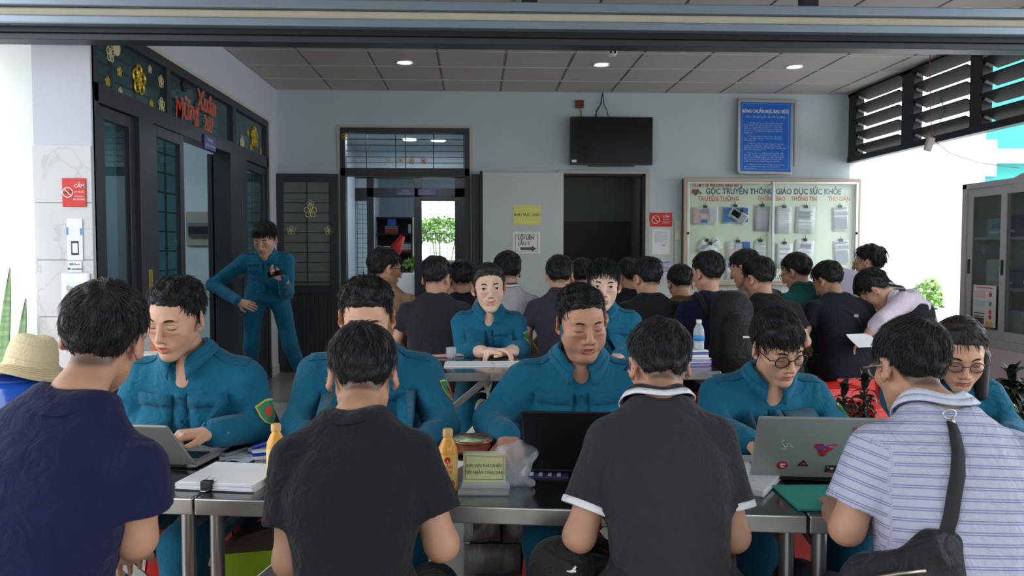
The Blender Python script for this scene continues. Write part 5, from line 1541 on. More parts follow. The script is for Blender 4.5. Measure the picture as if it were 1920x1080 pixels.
# signs
def no_smoking(loc, w, h, label, rz=0):
    e = empty('no_smoking_sign', loc, rz, label, 'sign', 'no smoking signs')
    MB().box(-w, w, -.006, 0, -h, h).build('plate', M_red, e, bevel=.002)
    cx, r = -w * .50, min(h * .55, w * .42)
    b = MB().tube([(cx + math.cos(a) * r, -.008, math.sin(a) * r) for a in np.linspace(0, 6.283, 25)[:-1]], r * .10, 6, closed=True)
    b.bar((cx - r * .68, -.008, r * .68), (cx + r * .68, -.008, -r * .68), r * .17, .003, up=(0, 1, 0)); b.build('ban_ring', M_wtxt, e)
    MB().box(cx - r * .6, cx + r * .35, -.0075, -.006, -r * .18, r * .0).tube([(cx + r * .35, -.007, .0), (cx + r * .5, -.007, r * .3), (cx + r * .3, -.007, r * .5)], r * .06, 5).build('cigarette', M_ink, e)
    for s_, z, sz in (('CẤM', .45, .40), ('HÚT THUỐC', .02, .20), ('NO SMOKING', -.48, .20)):
        text_mesh('lettering', s_, min(h, w) * sz * 1.1, M_wtxt, e, face_cam((w * .45, -.0075, h * z)), sx=.72 if len(s_) > 4 else 1, bold=.012)
    MB().box(w * .02, w * .86, -.0072, -.006, -h * .27, -h * .24).build('rule', M_wtxt, e)
    return e
k = YB / F_PX
q = wall_at(1239, 412, .0); no_smoking((q.x, YB - .011, q.z), 21 * k, 13 * k, 'red no smoking plate by the dark doorway on the back wall')
def pil_at(px, py): q = at(px, py, Y=TY - .014); return (q.x, TY - .014, q.z)
kp = TY / F_PX
no_smoking(pil_at(139.5, 361), 21 * kp, 26 * kp, 'red no smoking plate on the marble pillar')
q = pil_at(141, 449); e = empty('payment_card', q, 0, 'narrow white card with blue tabs and a phone drawing on the marble pillar', 'sign')
MB().box(-14 * kp, 14 * kp, -.005, 0, -38 * kp, 38 * kp).build('card', M_paper, e, bevel=.002)
MB().box(-14.5 * kp, -11.5 * kp, -.007, -.004, 8 * kp, 22 * kp).box(10 * kp, 13 * kp, -.007, -.004, 8 * kp, 20 * kp).build('blue_tab', mat('tab_blue', (60, 150, 220), .5), e)
b = MB(); frame_rect(b, -.007, -.005, -6.5 * kp, 6.5 * kp, -28 * kp, -3 * kp, 1.4 * kp, 'x'); b.box(-6.5 * kp, 6.5 * kp, -.007, -.005, -28 * kp, -24.5 * kp).box(-6.5 * kp, 6.5 * kp, -.007, -.005, -6.5 * kp, -3 * kp); b.build('phone_drawing', mat('drawing_dark', (64, 62, 78), .6), e)
q = pil_at(141, 500); e = empty('wifi_note', q, 0, 'small white two-line note under the narrow card on the pillar', 'sign')
MB().box(-12 * kp, 12 * kp, -.004, 0, -10 * kp, 10 * kp).build('note', M_paper, e)
text_mesh('lettering', 'WIFI: Floor1\nMK: mattankhau', 6.2 * kp, M_ink, e, face_cam((0, -.005, 0)), sx=.62, bold=.01, line=1.3)
q = pil_at(144, 545); e = empty('pillar_paper', q, 0, 'large white paper low on the marble pillar, curling at the edge', 'paper')
MB().grid([[(x, -.004 - .02 * max(0, -x / .08) ** 2 * (.5 - z), z) for x in np.linspace(-25 * kp, 25 * kp, 7)] for z in np.linspace(-40 * kp, 32 * kp, 5)]).build('sheet', M_paper, e, smooth='all', solid=.001)
text_mesh('lettering', 'GIỜ KHÁM BỆNH', 10 * kp, M_ink, e, face_cam((0, -.009, 4 * kp)), sx=.55)
# notices on the pale door leaf and the strip of wall right of the doorway
yd = YB - .122
q = at(988, 403, Y=yd); e = empty('yellow_notice', (q.x, yd, q.z), 0, 'yellow paper reading KHU VỰC CHỜ on the pale door leaf', 'sign')
MB().box(-25 * k, 25 * k, -.003, 0, -18 * k, 18 * k).build('sheet', M_yel, e)
text_mesh('lettering', 'KHU VỰC CHỜ', 7.4 * k, M_ink, e, face_cam((0, -.004, 0)), sx=.92, bold=.015)
q = at(987, 455, Y=yd); e = empty('arrow_notice', (q.x, yd, q.z), 0, 'white arrow paper reading LỐI LÊN LẦU 1 on the pale door', 'sign')
MB().box(-25.5 * k, 25.5 * k, -.003, 0, -20 * k, 20 * k).build('sheet', M_paper, e)
b = MB(); frame_rect(b, -.0045, -.003, -21 * k, 21 * k, -16 * k, 15 * k, .7 * k, 'x'); b.build('border_line', M_ink, e)
text_mesh('lettering', 'LỐI LÊN\nLẦU 1', 9.5 * k, M_ink, e, face_cam((-16 * k, -.005, 3.5 * k)), align='LEFT', sx=.9, bold=.02, line=1.15)
MB().prism([(x * k, -.004, z * k) for x, z in ((-11, -8.5), (10, -8.5), (10, -5.5), (18, -11), (10, -16.5), (10, -13.5), (-11, -13.5))], (0, -.001, 0)).build('arrow', mat('arrow_grey', (70, 70, 74), .6), e)
q = wall_at(1239, 453, .011); e = empty('typed_notice', (q.x, q.y, q.z), 0, 'white typed paper under the no smoking plate by the doorway', 'paper')
MB().box(-17 * k, 17 * k, -.003, 0, -24 * k, 24 * k).build('sheet', M_paper, e)
lines('printed_lines', -12 * k, 12 * k, -2 * k, 20 * k, 10, -.004, M_sheet[3], e, 4, .3)
MB().box(2 * k, 9 * k, -.0045, -.003, -9 * k, -5 * k).build('red_stamp', M_sheet[1], e)
q = wall_at(1239, 503, .011); e = empty('lilac_notice', (q.x, q.y, q.z), 0, 'pale lilac paper of bold lines low on the wall by the doorway', 'paper')
MB().box(-23 * k, 23 * k, -.003, 0, -16 * k, 16 * k).build('sheet', mat('lilac_paper', (214, 210, 232), .7), e)
text_mesh('lettering', '* ĐỂ SINH NHI ĐẾN\nKHÁM, SÀNG\nLỌC, TƯ VẤN SỨC\nKHỎE, TIÊM CHỦNG\nMỜI LÊN LẦU 1', 5.0 * k, mat('violet_ink', (70, 66, 110), .6, var=0), e, face_cam((-20 * k, -.005, 0)), align='LEFT', sx=.85, bold=.015, line=1.05)
q = wall_at(1269, 441, .0)
e = empty('wall_switch', (q.x, YB - .010, q.z), 0, 'cream wall switch plate between the doorway and the notice case', 'switch')
MB().box(-5 * k, 5 * k, -.012, 0, -10 * k, 10 * k).build('plate', mat('cream_plate', (222, 216, 196), .4), e, bevel=.003)
MB().box(-2 * k, 2 * k, -.018, -.012, -1 * k, 4 * k).build('rocker', M_white, e, bevel=.002)

# ================================================================ CABINET on the low right wall
M_cab = mat('cabinet_grey', (182, 179, 180), .5, .0, var=.03)
M_cabd = mat('cabinet_inside', (96, 98, 100), .7)
ca = empty('glass_cabinet', (XR - .02, 0, .55), 0, 'grey metal cabinet with sliding glass doors on the low right wall', 'cabinet')
cY0, cY1, cH = 4.9, yr(1810) , EYE + (468 - 345) * 6.87 / F_PX - .55
MB().box(.0, .45, cY0, cY1, 0, .05).box(.0, .45, cY0, cY1, cH - .05, cH).box(0, .45, cY1 - .03, cY1, .05, cH - .05).box(0, .45, cY0, cY0 + .03, .05, cH - .05).box(.42, .45, cY0, cY1, .05, cH - .05).build('body', M_cab, ca, bevel=.004)
b = MB().box(-.02, .0, cY1 - .06, cY1, 0, cH).box(-.02, 0, cY0, cY0 + .06, 0, cH).box(-.02, 0, cY0, cY1, 0, .07).box(-.02, 0, cY0, cY1, cH - .045, cH); b.build('front_frame', M_cab, ca, bevel=.003)
for z in (.46, .86): MB().box(.02, .42, cY0 + .03, cY1 - .03, z, z + .02).build('shelf', M_cab, ca)
M_gcab = glass('cabinet_glass', (222, 228, 228), .03, .97, edge=.35)
for ya, yb, x in ((yr(1896), cY1 - .06, .005), (cY0 + .06, yr(1884), -.012)):
    b = MB(); frame_rect(b, x - .009, x + .009, ya, yb, .07, cH - .045, .07, 'y'); o = b.build('door', M_cab, ca, bevel=.003)
    MB().box(x - .002, x + .002, ya + .07, yb - .07, .14, cH - .115).build('pane', M_gcab, o)
    for y in (yb - .035, ya + .035): MB().box(x - .014, x - .004, y - .016, y + .016, .58, .70).build('pull', M_blk, o, bevel=.003)
def cab_box(ya, yb, z, h, m, label, s_=None):
    e = empty('supply_box', (XR + .16, (ya + yb) / 2, .55 + z), 0, label, 'box', 'boxes in the grey cabinet'); w = abs(ya - yb) / 2 - .004
    MB().box(-.1, .1, -w, w, 0, h).build('carton', m, e, bevel=.004)
    MB().box(-.103, -.1, -w * .8, w * .8, h * .2, h * .32).build('label_band', M_white, e)
    if s_: text_mesh('lettering', s_, .07, M_navy, e, Matrix.Translation((-.1035, 0, h * .62)) @ Matrix.Rotation(-math.pi / 2, 4, 'Z') @ Matrix.Rotation(math.pi / 2, 4, 'X'), sx=.8)
M_cy = mat('box_aqua', (150, 196, 204), .6); M_bw = mat('box_pale', (206, 210, 212), .6); M_bbx = mat('box_mid_blue', (80, 120, 170), .6)
Yc = lambda px: yr(px)
cab_box(Yc(1872), Yc(1836), .882, .15, M_cy, 'aqua box lettered onda on the upper cabinet shelf', 'onda')
cab_box(Yc(1890), Yc(1874), .882, .17, M_bbx, 'blue box beside the aqua one on the upper cabinet shelf')
cab_box(Yc(1872), Yc(1836), .482, .22, M_bw, 'white carton on the middle cabinet shelf')
cab_box(Yc(1888), Yc(1874), .482, .13, M_bbx, 'blue carton beside the white one on the middle cabinet shelf')
cab_box(Yc(1920), Yc(1905), .482, .18, M_bbx, 'blue carton behind the right door on the middle cabinet shelf')
cab_box(Yc(1905), Yc(1880), .052, .25, M_bw, 'pale carton at the bottom of the cabinet')
ya, yb = yr(1882), yr(1833); z0, z1 = .165, .165 + .0
pz1 = at(1858, 535, X=XR).z - .55
e = empty('health_poster', (XR - .04, (ya + yb) / 2, .55), 0, 'printed health leaflet stuck low on the left cabinet pane', 'poster')
w = abs(ya - yb) / 2 - .02
MB().box(.0, .003, -w, w, .16, pz1).build('sheet', mat('poster_paper', (226, 220, 222), .6), e)
Hh_ = pz1 - .16; r = rng(8)
for f0, f1, m in ((.93, .99, M_nred), (.70, .87, M_sheet[1]), (.48, .64, mat('print_mint', (176, 214, 214), .6)), (.30, .36, M_ink), (.22, .28, M_ink)):
    b = MB()
    for i in range(4 if f1 - f0 > .1 else 1):
        za = .16 + Hh_ * (f0 + (f1 - f0) * i / 4); b.box(-.003, 0, -w * .05 if f0 < .9 else -w * .7, w * .85 if f0 < .9 else w * .7, za, za + Hh_ * .022)
    b.build('printed_lines', m, e)
for f, m in ((.78, M_nred), (.56, mat('print_leaf', (90, 160, 110), .6)), (.36, M_norg), (.24, M_nred)):
    MB().lathe([(0, .001), (w * .13, 0)], 12, M=Matrix.Translation((-.002, -w * .55, .16 + Hh_ * f)) @ Matrix.Rotation(-math.pi / 2, 4, 'Y')).build('printed_dot', m, e)
MB().box(-.003, 0, .0, w * .85, .175, .205 + .02).build('dark_band', mat('print_plum', (96, 50, 66), .6), e); MB().box(-.003, 0, -w * .8, -w * .2, .165, .20).build('yellow_band', mat('print_yellow', (236, 190, 80), .6), e)
q = at(1888, 326, Y=6.2)
tag(MB().lathe([(0, .07), (.06, .06), (.14, .035), (.2, .0), (.2, -.005), (0, -.0)], 24).build('round_hat', mat('hat_brown', (92, 66, 64), .8, var=.1), loc=(XR + .2, 6.15, .55 + cH + .006)), 'dark brown round object lying on top of the grey cabinet', 'hat')

# ================================================================ TABLES
ZT = .71
def tbl(xa, xb, ya, yb, zt, label, name='steel_table', skew=0.0):
    e = empty(name, ((xa + xb) / 2, (ya + yb) / 2, 0), skew, label, 'table', 'folding steel tables')
    w, d = (xb - xa) / 2, (yb - ya) / 2
    MB().box(-w + .002, w - .002, -d + .002, d - .002, zt - .012, zt).build('table_top', M_top, e, bevel=.003)
    b = MB(); b.box(-w, w, -d, -d + .02, zt - .042, zt - .0005).box(-w, w, d - .02, d, zt - .042, zt - .0005).box(-w, -w + .02, -d + .02, d - .02, zt - .042, zt - .0005).box(w - .02, w, -d + .02, d - .02, zt - .042, zt - .0005)
    b.build('rim', M_steel, e, bevel=.003)
    for sx in (-1, 1):
        for sy in (-1, 1):
            x, y = sx * (w - .035), sy * (d - .05)
            MB().tube([(x, y, .0), (x, y, zt - .042)], .018, 12).build('leg', M_steel, e, smooth=True)
        for z in (.10, zt - .09): MB().bar((sx * (w - .035), -d + .06, z), (sx * (w - .035), d - .06, z), .02).build('end_bar', M_steel, e, bevel=.002)
        MB().bar((sx * (w - .02), -d + .03, zt - .33), (sx * (w - .36), -d + .03, zt - .045), .006, .032).build('short_brace', M_steel, e, bevel=.001)
        MB().bar((sx * (w - .035), -d + .05, .16), (sx * (w - .62), d - .2, zt - .05), .006, .032).build('brace', M_steel, e, bevel=.001)
        MB().bar((sx * (w - .035), d - .05, .16), (sx * (w - .62), -d + .14, zt - .05), .006, .028).build('thin_brace', M_dark, e, bevel=.001)
    return e
M_top = mat('steel_top', (140, 140, 142), .14, .95, var=.05, vscale=6)
SK = -.055                                              # the row of tables is turned a little
def P_T(px, py, z=ZT): return at(px, py, Z=z)
a_ = P_T(364, 935); b_ = P_T(1514, 968)
TW = (b_.x - a_.x)
SK = math.atan2(b_.y - a_.y, TW)
def row_pt(t, dpt):  # along the row's near edge, and back from it
    u = Vector((math.cos(SK), math.sin(SK), 0)); v = Vector((-math.sin(SK), math.cos(SK), 0))
    return a_ + u * t + v * dpt
TD = .74
for t0, t1, lb in ((-1.32, -.006, 'steel folding table at the left end of the front row'), (0, TW / math.cos(SK), 'long steel folding table in the middle of the front row'), (TW / math.cos(SK) + .006, TW / math.cos(SK) + 1.3, 'steel folding table at the right end of the front row')):
    c = row_pt((t0 + t1) / 2, TD / 2)
    tbl(c.x - (t1 - t0) / 2, c.x + (t1 - t0) / 2, c.y - TD / 2, c.y + TD / 2, ZT, lb, skew=SK)
ZW = .73
w0, w1 = at(770, 700, Z=ZW), at(1346, 693, Z=ZW)
tbl(w0.x, w1.x, w0.y, w0.y + .72, ZW, 'steel folding table of the second row before the smiling woman')

# ================================================================ STOOLS
M_stool = mat('red_plastic', (226, 38, 22), .32, spec=.5, var=.05, vscale=4)
STO = {}
def stool_mesh():
    e = empty('plastic_stool', (0, 0, 0)); H = .455
    MB().box(-.135, .135, -.135, .135, H - .02, H).build('seat', M_stool, e, bevel=.012, seg=3)
    b = MB()
    for i in range(-2, 3): b.box(-.09, .09, i * .036 - .011, i * .036 + .011, H - .0005, H + .0015)
    b.build('seat_ribs', M_stool, e)
    def pan(b, ang, x0, x1, za, zb):                     # a strip of one splayed side
        o = lambda z: .132 + .045 * (H - z) / H
        vs = []
        for off in (0, -.006):
            for x, z in ((x0, za), (x1, za), (x1, zb), (x0, zb)):
                kx = (o(z) / .132) if abs(x) > .05 else 1
                v = Vector((x * kx, -(o(z) + off), z)); vs.append(Matrix.Rotation(ang, 3, 'Z') @ v)
        b.add(vs, [(0, 1, 2, 3), (7, 6, 5, 4), (0, 4, 5, 1), (1, 5, 6, 2), (2, 6, 7, 3), (3, 7, 4, 0)])
    b = MB()
    for j in range(4): pan(b, j * math.pi / 2, -.132, .132, H - .10, H - .012)
    b.build('apron', M_stool, e)
    for j in range(4):
        b = MB(); pan(b, j * math.pi / 2, -.132, -.062, 0, H - .10); pan(b, (j - 1) * math.pi / 2, .062, .132, 0, H - .10)
        b.build('leg', M_stool, e)
    b = MB()
    for j in range(4): pan(b, j * math.pi / 2, -.064, .064, .13, .165)
    b.build('stretcher', M_stool, e)
    return e
def stool(x, y, rz, label, grp='red plastic stools'):
    if 'p' not in STO: o = STO['p'] = stool_mesh()
    else: o = copy_tree(STO['p'])
    o.location = (x, y, 0); o.rotation_euler = (0, 0, rz)
    return tag(o, label, 'stool', grp)
for px, py, rz, lb in [(1625, 692, .5, 'empty red stool behind the striped man, farthest of the empty cluster'), (1566, 722, .12, 'empty red stool in the middle of the cluster behind the dark leaves'),
                       (1655, 757, .1, 'empty red stool just above the striped collar, nearest of the cluster')]:
    q = at(px, py, Z=.455); stool(q.x, q.y, rz, lb)

# ================================================================ THINGS ON THE FRONT TABLES
M_lapg = mat('laptop_grey', (150, 146, 144), .5, .2, var=.03)
M_lapb = mat('laptop_black', (26, 26, 28), .45, .1, var=.05)
def laptop(c, rz, w, d, tilt, m, label):
    """seen from behind: screen stands at the near side"""
    e = empty('laptop', c, rz, label, 'laptop')
    MB().box(-w, w, 0, d, .004, .018).build('base', m, e, bevel=.004)
    MB().box(-w * .85, w * .85, .05, d * .6, .018, .0195).build('keyboard', M_blk, e)
    M = Matrix.Translation((0, .0, .018)) @ Matrix.Rotation(math.radians(tilt), 4, 'X')
    lid = MB().box(-w, w, -.008, .0, 0, d * .98, M).build('lid', m, e, bevel=.004)
    MB().box(-w + .008, w - .008, .0, .001, .012, d * .96, M).build('screen', M_scr, lid)
    MB().tube([(-w * .8, 0, .014), (w * .8, 0, .014)], .008, 8).build('hinge', M_blk, e, smooth=True)
    b = MB()
    for x in (-w * .8, w * .8):
        for y in (.02, d - .02): b.box(x - .01, x + .01, y - .005, y + .005, 0, .004)
    b.build('rubber_feet', M_blk, e)
    return e, M
Q = P_T(288, 877); laptop((Q.x - .025, Q.y + .005, ZT), SK - .04, .155, .205, 46, M_lapg, 'silver laptop half hidden by the man in navy')
q0, q1 = P_T(1006, 890), P_T(1140, 893)
e, M = laptop(((q0.x + q1.x) / 2 + .04, (q0.y + q1.y) / 2, ZT), SK, .17, .232, 35, M_lapb, 'black laptop in front of the heavyset man')
q0, q1 = P_T(1409, 903), P_T(1585, 910)
lw_ = .160
e, M = laptop((q0.x + lw_ * .97, q0.y - .012, ZT), SK, lw_, .212, 30, mat('laptop_silver', (160, 162, 158), .36, .15, var=.03), 'silver laptop covered in stickers at the right of the front row')
def sticker(x, z, w, h, m, shape='rect', parts=(), parent=e, MM=M):
    T_ = MM @ Matrix.Translation((x, -.0095, z))
    if shape == 'disc': o = MB().prism([T_ @ Vector((math.cos(a) * w, 0, math.sin(a) * h)) for a in np.linspace(0, 6.283, 25)[:-1]], MM.to_3x3() @ Vector((0, .001, 0)))
    else:
        pts = {'rect': [(-1, -1), (1, -1), (1, 1), (-1, 1)], 'tri': [(-1, -1), (1, -1), (.12, 1), (-.12, 1)], 'vee': [(-1, 1), (-.25, 1), (.0, .55), (.3, .9), (1, 1), (.55, .1), (.3, -.2), (.15, -.75), (-.1, -1), (-.45, -.8), (-.7, .2), (-1, .55)],
               'cup': [(-.7, -1), (.7, -1), (1, .2), (.6, 1), (-.6, 1), (-1, .2)],
               'beast': [(-1, .75), (-.7, 1), (-.45, .85), (-.55, .5), (-.2, .2), (.3, .15), (.8, -.3), (1, -.1), (.75, -.5), (.2, -.2), (-.1, -.3), (-.15, -.9), (-.35, -1), (-.3, -.5), (-.5, -.4), (-.45, -.95), (-.7, -.95), (-.65, -.2), (-.8, .3), (-.75, .55)]}[shape]
        o = MB().prism([T_ @ Vector((a * w, 0, b * h)) for a, b in pts], MM.to_3x3() @ Vector((0, .001, 0)))
    s_ = o.build('sticker', m, lidobj)
    for px_, pz_, pw, ph, pm in parts:
        T2 = MM @ Matrix.Translation((x + px_ * w, -.0103, z + pz_ * h))
        MB().prism([T2 @ Vector((math.cos(a) * pw * w, 0, math.sin(a) * ph * h)) for a in np.linspace(0, 6.283, 13)[:-1]], MM.to_3x3() @ Vector((0, .0006, 0))).build('printed_shape', pm, s_)
    return s_
lidobj = [o for o in e.children if o.name.startswith('lid')][0]
lx = lambda px: (px - 1409) / (1590 - 1409) * lw_ * 2 * .97 - lw_ * .98
lz_ = lambda py: (905 - py) / 112 * .204
M_sg = mat('sticker_grey', (205, 206, 204), .5); M_sr = mat('sticker_red', (198, 40, 40), .5); M_sb = mat('sticker_black', (38, 36, 40), .5); M_sblu = mat('sticker_blue', (70, 90, 180), .5)
sticker(lx(1456), lz_(841), .019, .017, M_sg, 'beast', [(-.55, .5, .12, .12, M_sb), (-.3, .1, .14, .12, M_sb), (.2, .0, .14, .08, M_sb), (-.6, -.3, .08, .2, M_sb)])
sticker(lx(1512), lz_(850), .029, .022, M_sr, 'vee', [(-.3, .45, .42, .3, M_sblu), (-.1, -.1, .3, .3, M_sr), (.5, .65, .3, .15, mat('sticker_lilac', (176, 150, 190), .5)), (-.1, .2, .15, .2, M_wtxt), (0, -.5, .12, .2, M_sblu)])
sticker(lx(1550), lz_(811), .006, .009, M_sr, 'cup', [(0, .2, .4, .2, M_wtxt)])
o = sticker(lx(1570), lz_(835), .019, .006, M_sr, 'rect'); text_mesh('lettering', 'TREDE', .011, M_wtxt, o, M @ Matrix.Translation((lx(1570), -.0104, lz_(835))) @ Matrix.Rotation(math.pi / 2, 4, 'X'), bold=.02)
sticker(lx(1453), lz_(881), .0145, .0135, M_sr, 'disc', [(.1, .35, .55, .2, M_wtxt), (-.1, -.1, .2, .35, M_wtxt), (.2, -.4, .35, .12, M_wtxt)])
sticker(lx(1484), lz_(876), .015, .010, M_sb, 'tri', [(0, -.2, .45, .4, M_sr), (.15, -.1, .2, .15, M_wtxt)])
sticker(lx(1527), lz_(886), .0155, .0125, M_sb, 'rect', [(.1, .2, .35, .3, M_sg), (.0, -.6, .6, .18, M_sr), (-.6, .6, .1, .2, M_sg)])

def sheets(c, rz, w, d, n, label, m=None, clip=None, bend=.0, z=ZT, t=.0022, printed=0):
    e = empty('paper_stack' if n > 1 else 'paper_sheet', (c[0], c[1], z + .001), rz, label, 'papers'); r = rng(int(c[0] * 991))
    for i in range(min(n, 10)):
        dx, dy = r.uniform(-.004, .004), r.uniform(-.004, .004)
        MB().grid([[(x + dx, y + dy, i * t + .0008 + bend * max(0, (y / d)) ** 2) for x in np.linspace(-w, w, 3)] for y in np.linspace(-d, d, 7)]).build('sheet', m or M_paper, e, solid=t * .8)
    if printed: 
        b = MB(); r = rng(3)
        for k in range(printed):
            y = d * .8 - k * d * 1.6 / printed; b.add([(-w * .75, y, n * t + .0013 + bend * max(0, y / d) ** 2), (w * r.uniform(.3, .75), y, n * t + .0013 + bend * max(0, y / d) ** 2), (w * .6, y + .002, n * t + .0013 + bend * max(0, y / d) ** 2), (-w * .75, y + .002, n * t + .0013 + bend * max(0, y / d) ** 2)], [(0, 1, 2, 3)])
        tag(b.build('printed_lines', M_sheet[3], e), kind='stuff')
    if clip is not None:
        x = clip; hh = n * t
        cb = MB().prism([(x - .02, -d - .006, -.012 + hh * .3), (x - .02, -d + .022, hh + .006), (x - .02, -d + .022, hh + .002), (x - .02, -d - .002, hh + .002), (x - .02, -d - .004, -.0005), (x - .02, -d - .010, -.002)], (.04, 0, 0)) if False else MB().box(x - .015, x + .015, -d - .008, -d + .012, .0005, hh + .005)
        o = cb.build('binder_clip', M_blk, e, bevel=.003)
        MB().tube([(x - .010, -d + .010, hh + .004), (x - .007, -d + .028, hh + .008), (x + .007, -d + .028, hh + .008), (x + .010, -d + .010, hh + .004)], .0012, 5).build('clip_wire', M_alu, o)
        MB().tube([(x - .01, -d - .007, .004), (x - .006, -d - .02, .004), (x + .006, -d - .02, .004), (x + .01, -d - .007, .004)], .0012, 5).build('clip_wire', M_alu, o)
    return e
q = P_T(425, 905); sheets((q.x + .01, q.y + .02), SK - .05, .105, .10, 7, 'thick white paper stack with a binder clip near the orange juice', clip=-.02, t=.003)
q = P_T(1415, 905); sheets((q.x - .035, q.y + .03), SK - .45, .10, .13, 6, 'white paper stack with a black clip beside the grey polo sleeve', clip=.0, t=.003, printed=9)
q = P_T(846, 872); sheets((q.x - .06, q.y), SK - .3, .09, .07, 1, 'loose white sheet behind the black T-shirt sleeve')
q = P_T(1018, 891); e = sheets((q.x, q.y + .005), SK, .07, .035, 1, 'violet printed leaflet under the black laptop', m=mat('violet_leaf', (92, 84, 150), .6))
b = MB()
for i in range(5): b.box(-.06 + i * .025, -.05 + i * .025, -.03, .03, .0035, .004)
tag(b.build('printed_stripes', M_paper, e), kind='stuff')
q = P_T(415, 848)
e = empty('tablet', (q.x, q.y, ZT + .001), SK - .35, 'dark tablet in a pale case lying left of the paper stack', 'tablet')
MB().box(-.068, .068, -.05, .05, 0, .012).build('case', mat('case_grey', (140, 142, 150), .5), e, bevel=.006)
MB().box(-.062, .062, -.044, .044, .012, .0135).build('screen', M_scr, e, bevel=.003)
q = P_T(440, 858); sheets((q.x + .0, q.y + .02), SK + .5, .05, .035, 1, 'small white slip under the tablet')
# stapler and its box
M_sblue = mat('stapler_blue', (34, 62, 190), .35)
q = P_T(487, 858)
e = empty('stapler', (q.x + .005, q.y + .045, ZT), SK + .15, 'blue stapler standing open behind the small blue box', 'stapler')
MB().box(-.05, .045, -.012, .012, 0, .010).build('base', M_sblue, e, bevel=.004)
MB().bar((-.045, 0, .016), (.05, 0, .045), .020, .014).build('arm', M_sblue, e, bevel=.005)
MB().bar((-.03, 0, .012), (.048, 0, .032), .014, .010).build('staple_rail', M_alu, e, bevel=.001)
MB().tube([(-.042, -.013, .016), (-.042, .013, .016)], .007, 8).build('hinge_pin', M_alu, e, smooth=True)
e = empty('staple_box', (q.x + .012, q.y - .012, ZT), SK + .5, 'small white and blue staple box before the stapler', 'box')
MB().box(-.03, .03, -.016, .016, 0, .026).build('carton', M_white, e, bevel=.002)
MB().box(-.0305, .0305, -.0165, .0165, .012, .022).build('blue_band', M_sblue, e)
q = P_T(447, 868); tag(MB().grid([[(x, y, .003 + .004 * math.sin(x * 90) * math.sin(y * 110)) for x in np.linspace(-.04, .04, 9)] for y in np.linspace(-.02, .02, 7)]).build('tissue', mat('pale_blue_tissue', (190, 210, 224), .8), smooth='all', solid=.001, loc=(q.x, q.y + .02, ZT + .002)), 'crumpled pale tissue behind the paper stack', 'tissue')
# juice bottles
M_juice = mat('orange_juice', (240, 168, 60), .25, var=.02); M_cap = mat('bottle_cap_tan', (222, 178, 110), .45); M_lab = mat('bottle_label', (238, 200, 120), .5)
def juice(q, label):
    e = empty('juice_bottle', (q.x, q.y, ZT), 0, label, 'bottle', 'orange juice bottles'); e.scale = (.88, .88, .87)
    pr = [(.026, 0), (.029, .006), (.029, .05), (.0275, .055), (.029, .06), (.029, .115), (.027, .13), (.018, .150), (.013, .158), (.013, .168)]
    MB().lathe(pr, 24).build('bottle', M_juice, e, smooth='all')
    MB().lathe([(.0135, .162), (.015, .163), (.015, .182), (.0125, .185), (0, .185)], 20).build('cap', M_cap, e, smooth=True)
    MB().lathe([(.0293, .012), (.0295, .112)], 24).build('label', M_lab, e, smooth='all')
    Rl = lambda a, z, r: Vector((r * math.sin(a), -r * math.cos(a), z))
    MB().add([Rl(a_, z_, .0302) for a_, z_ in [(math.cos(t) * .32, .098 + math.sin(t) * .010) for t in np.linspace(0, 6.28, 13)[:-1]]], [tuple(range(12))]).build('red_emblem', M_red, e)
    for i, (a, z, sz, m) in enumerate([(-.5, .035, .013, mat('fruit_green', (70, 130, 50), .5)), (.3, .026, .014, mat('fruit_red', (190, 60, 40), .5)), (0, .042, .010, mat('fruit_orange', (230, 120, 40), .5))]):
        MB().add([Rl(a + math.cos(t) * sz / .03, z + math.sin(t) * sz, .0300 + .0002 * i) for t in np.linspace(0, 6.28, 11)[:-1]], [tuple(range(10))]).build('printed_fruit', m, e)
    text_mesh('lettering', 'MẬN\nTÂY', .016, M_norg, e, face_cam((0, -.0305, .070)), sx=.9, bold=.02)
juice(P_T(519, 907), 'orange juice bottle with a tan cap beside the paper stack')
juice(P_T(840, 920), 'orange juice bottle half hidden behind the black T-shirt sleeve')
# glazed bowl
M_glz = mat('brown_glaze', (128, 66, 40), .2, var=.25, vscale=9, coat=.5); q = P_T(884, 852)
e = empty('glazed_pot', (q.x, q.y + .02, ZT), 0, 'shallow brown glazed pot with a green inside on the front table', 'pot')
MB().lathe([(.0, 0), (.045, .0), (.06, .008), (.064, .024), (.060, .032), (.066, .038), (.068, .044), (.064, .047), (.058, .043)], 32).build('pot_body', M_glz, e, smooth='all')
MB().lathe([(.060, .0435), (.05, .040), (.0, .039)], 32).build('pot_inside', mat('green_glaze', (176, 190, 150), .25, var=.3, vscale=40), e, smooth='all')
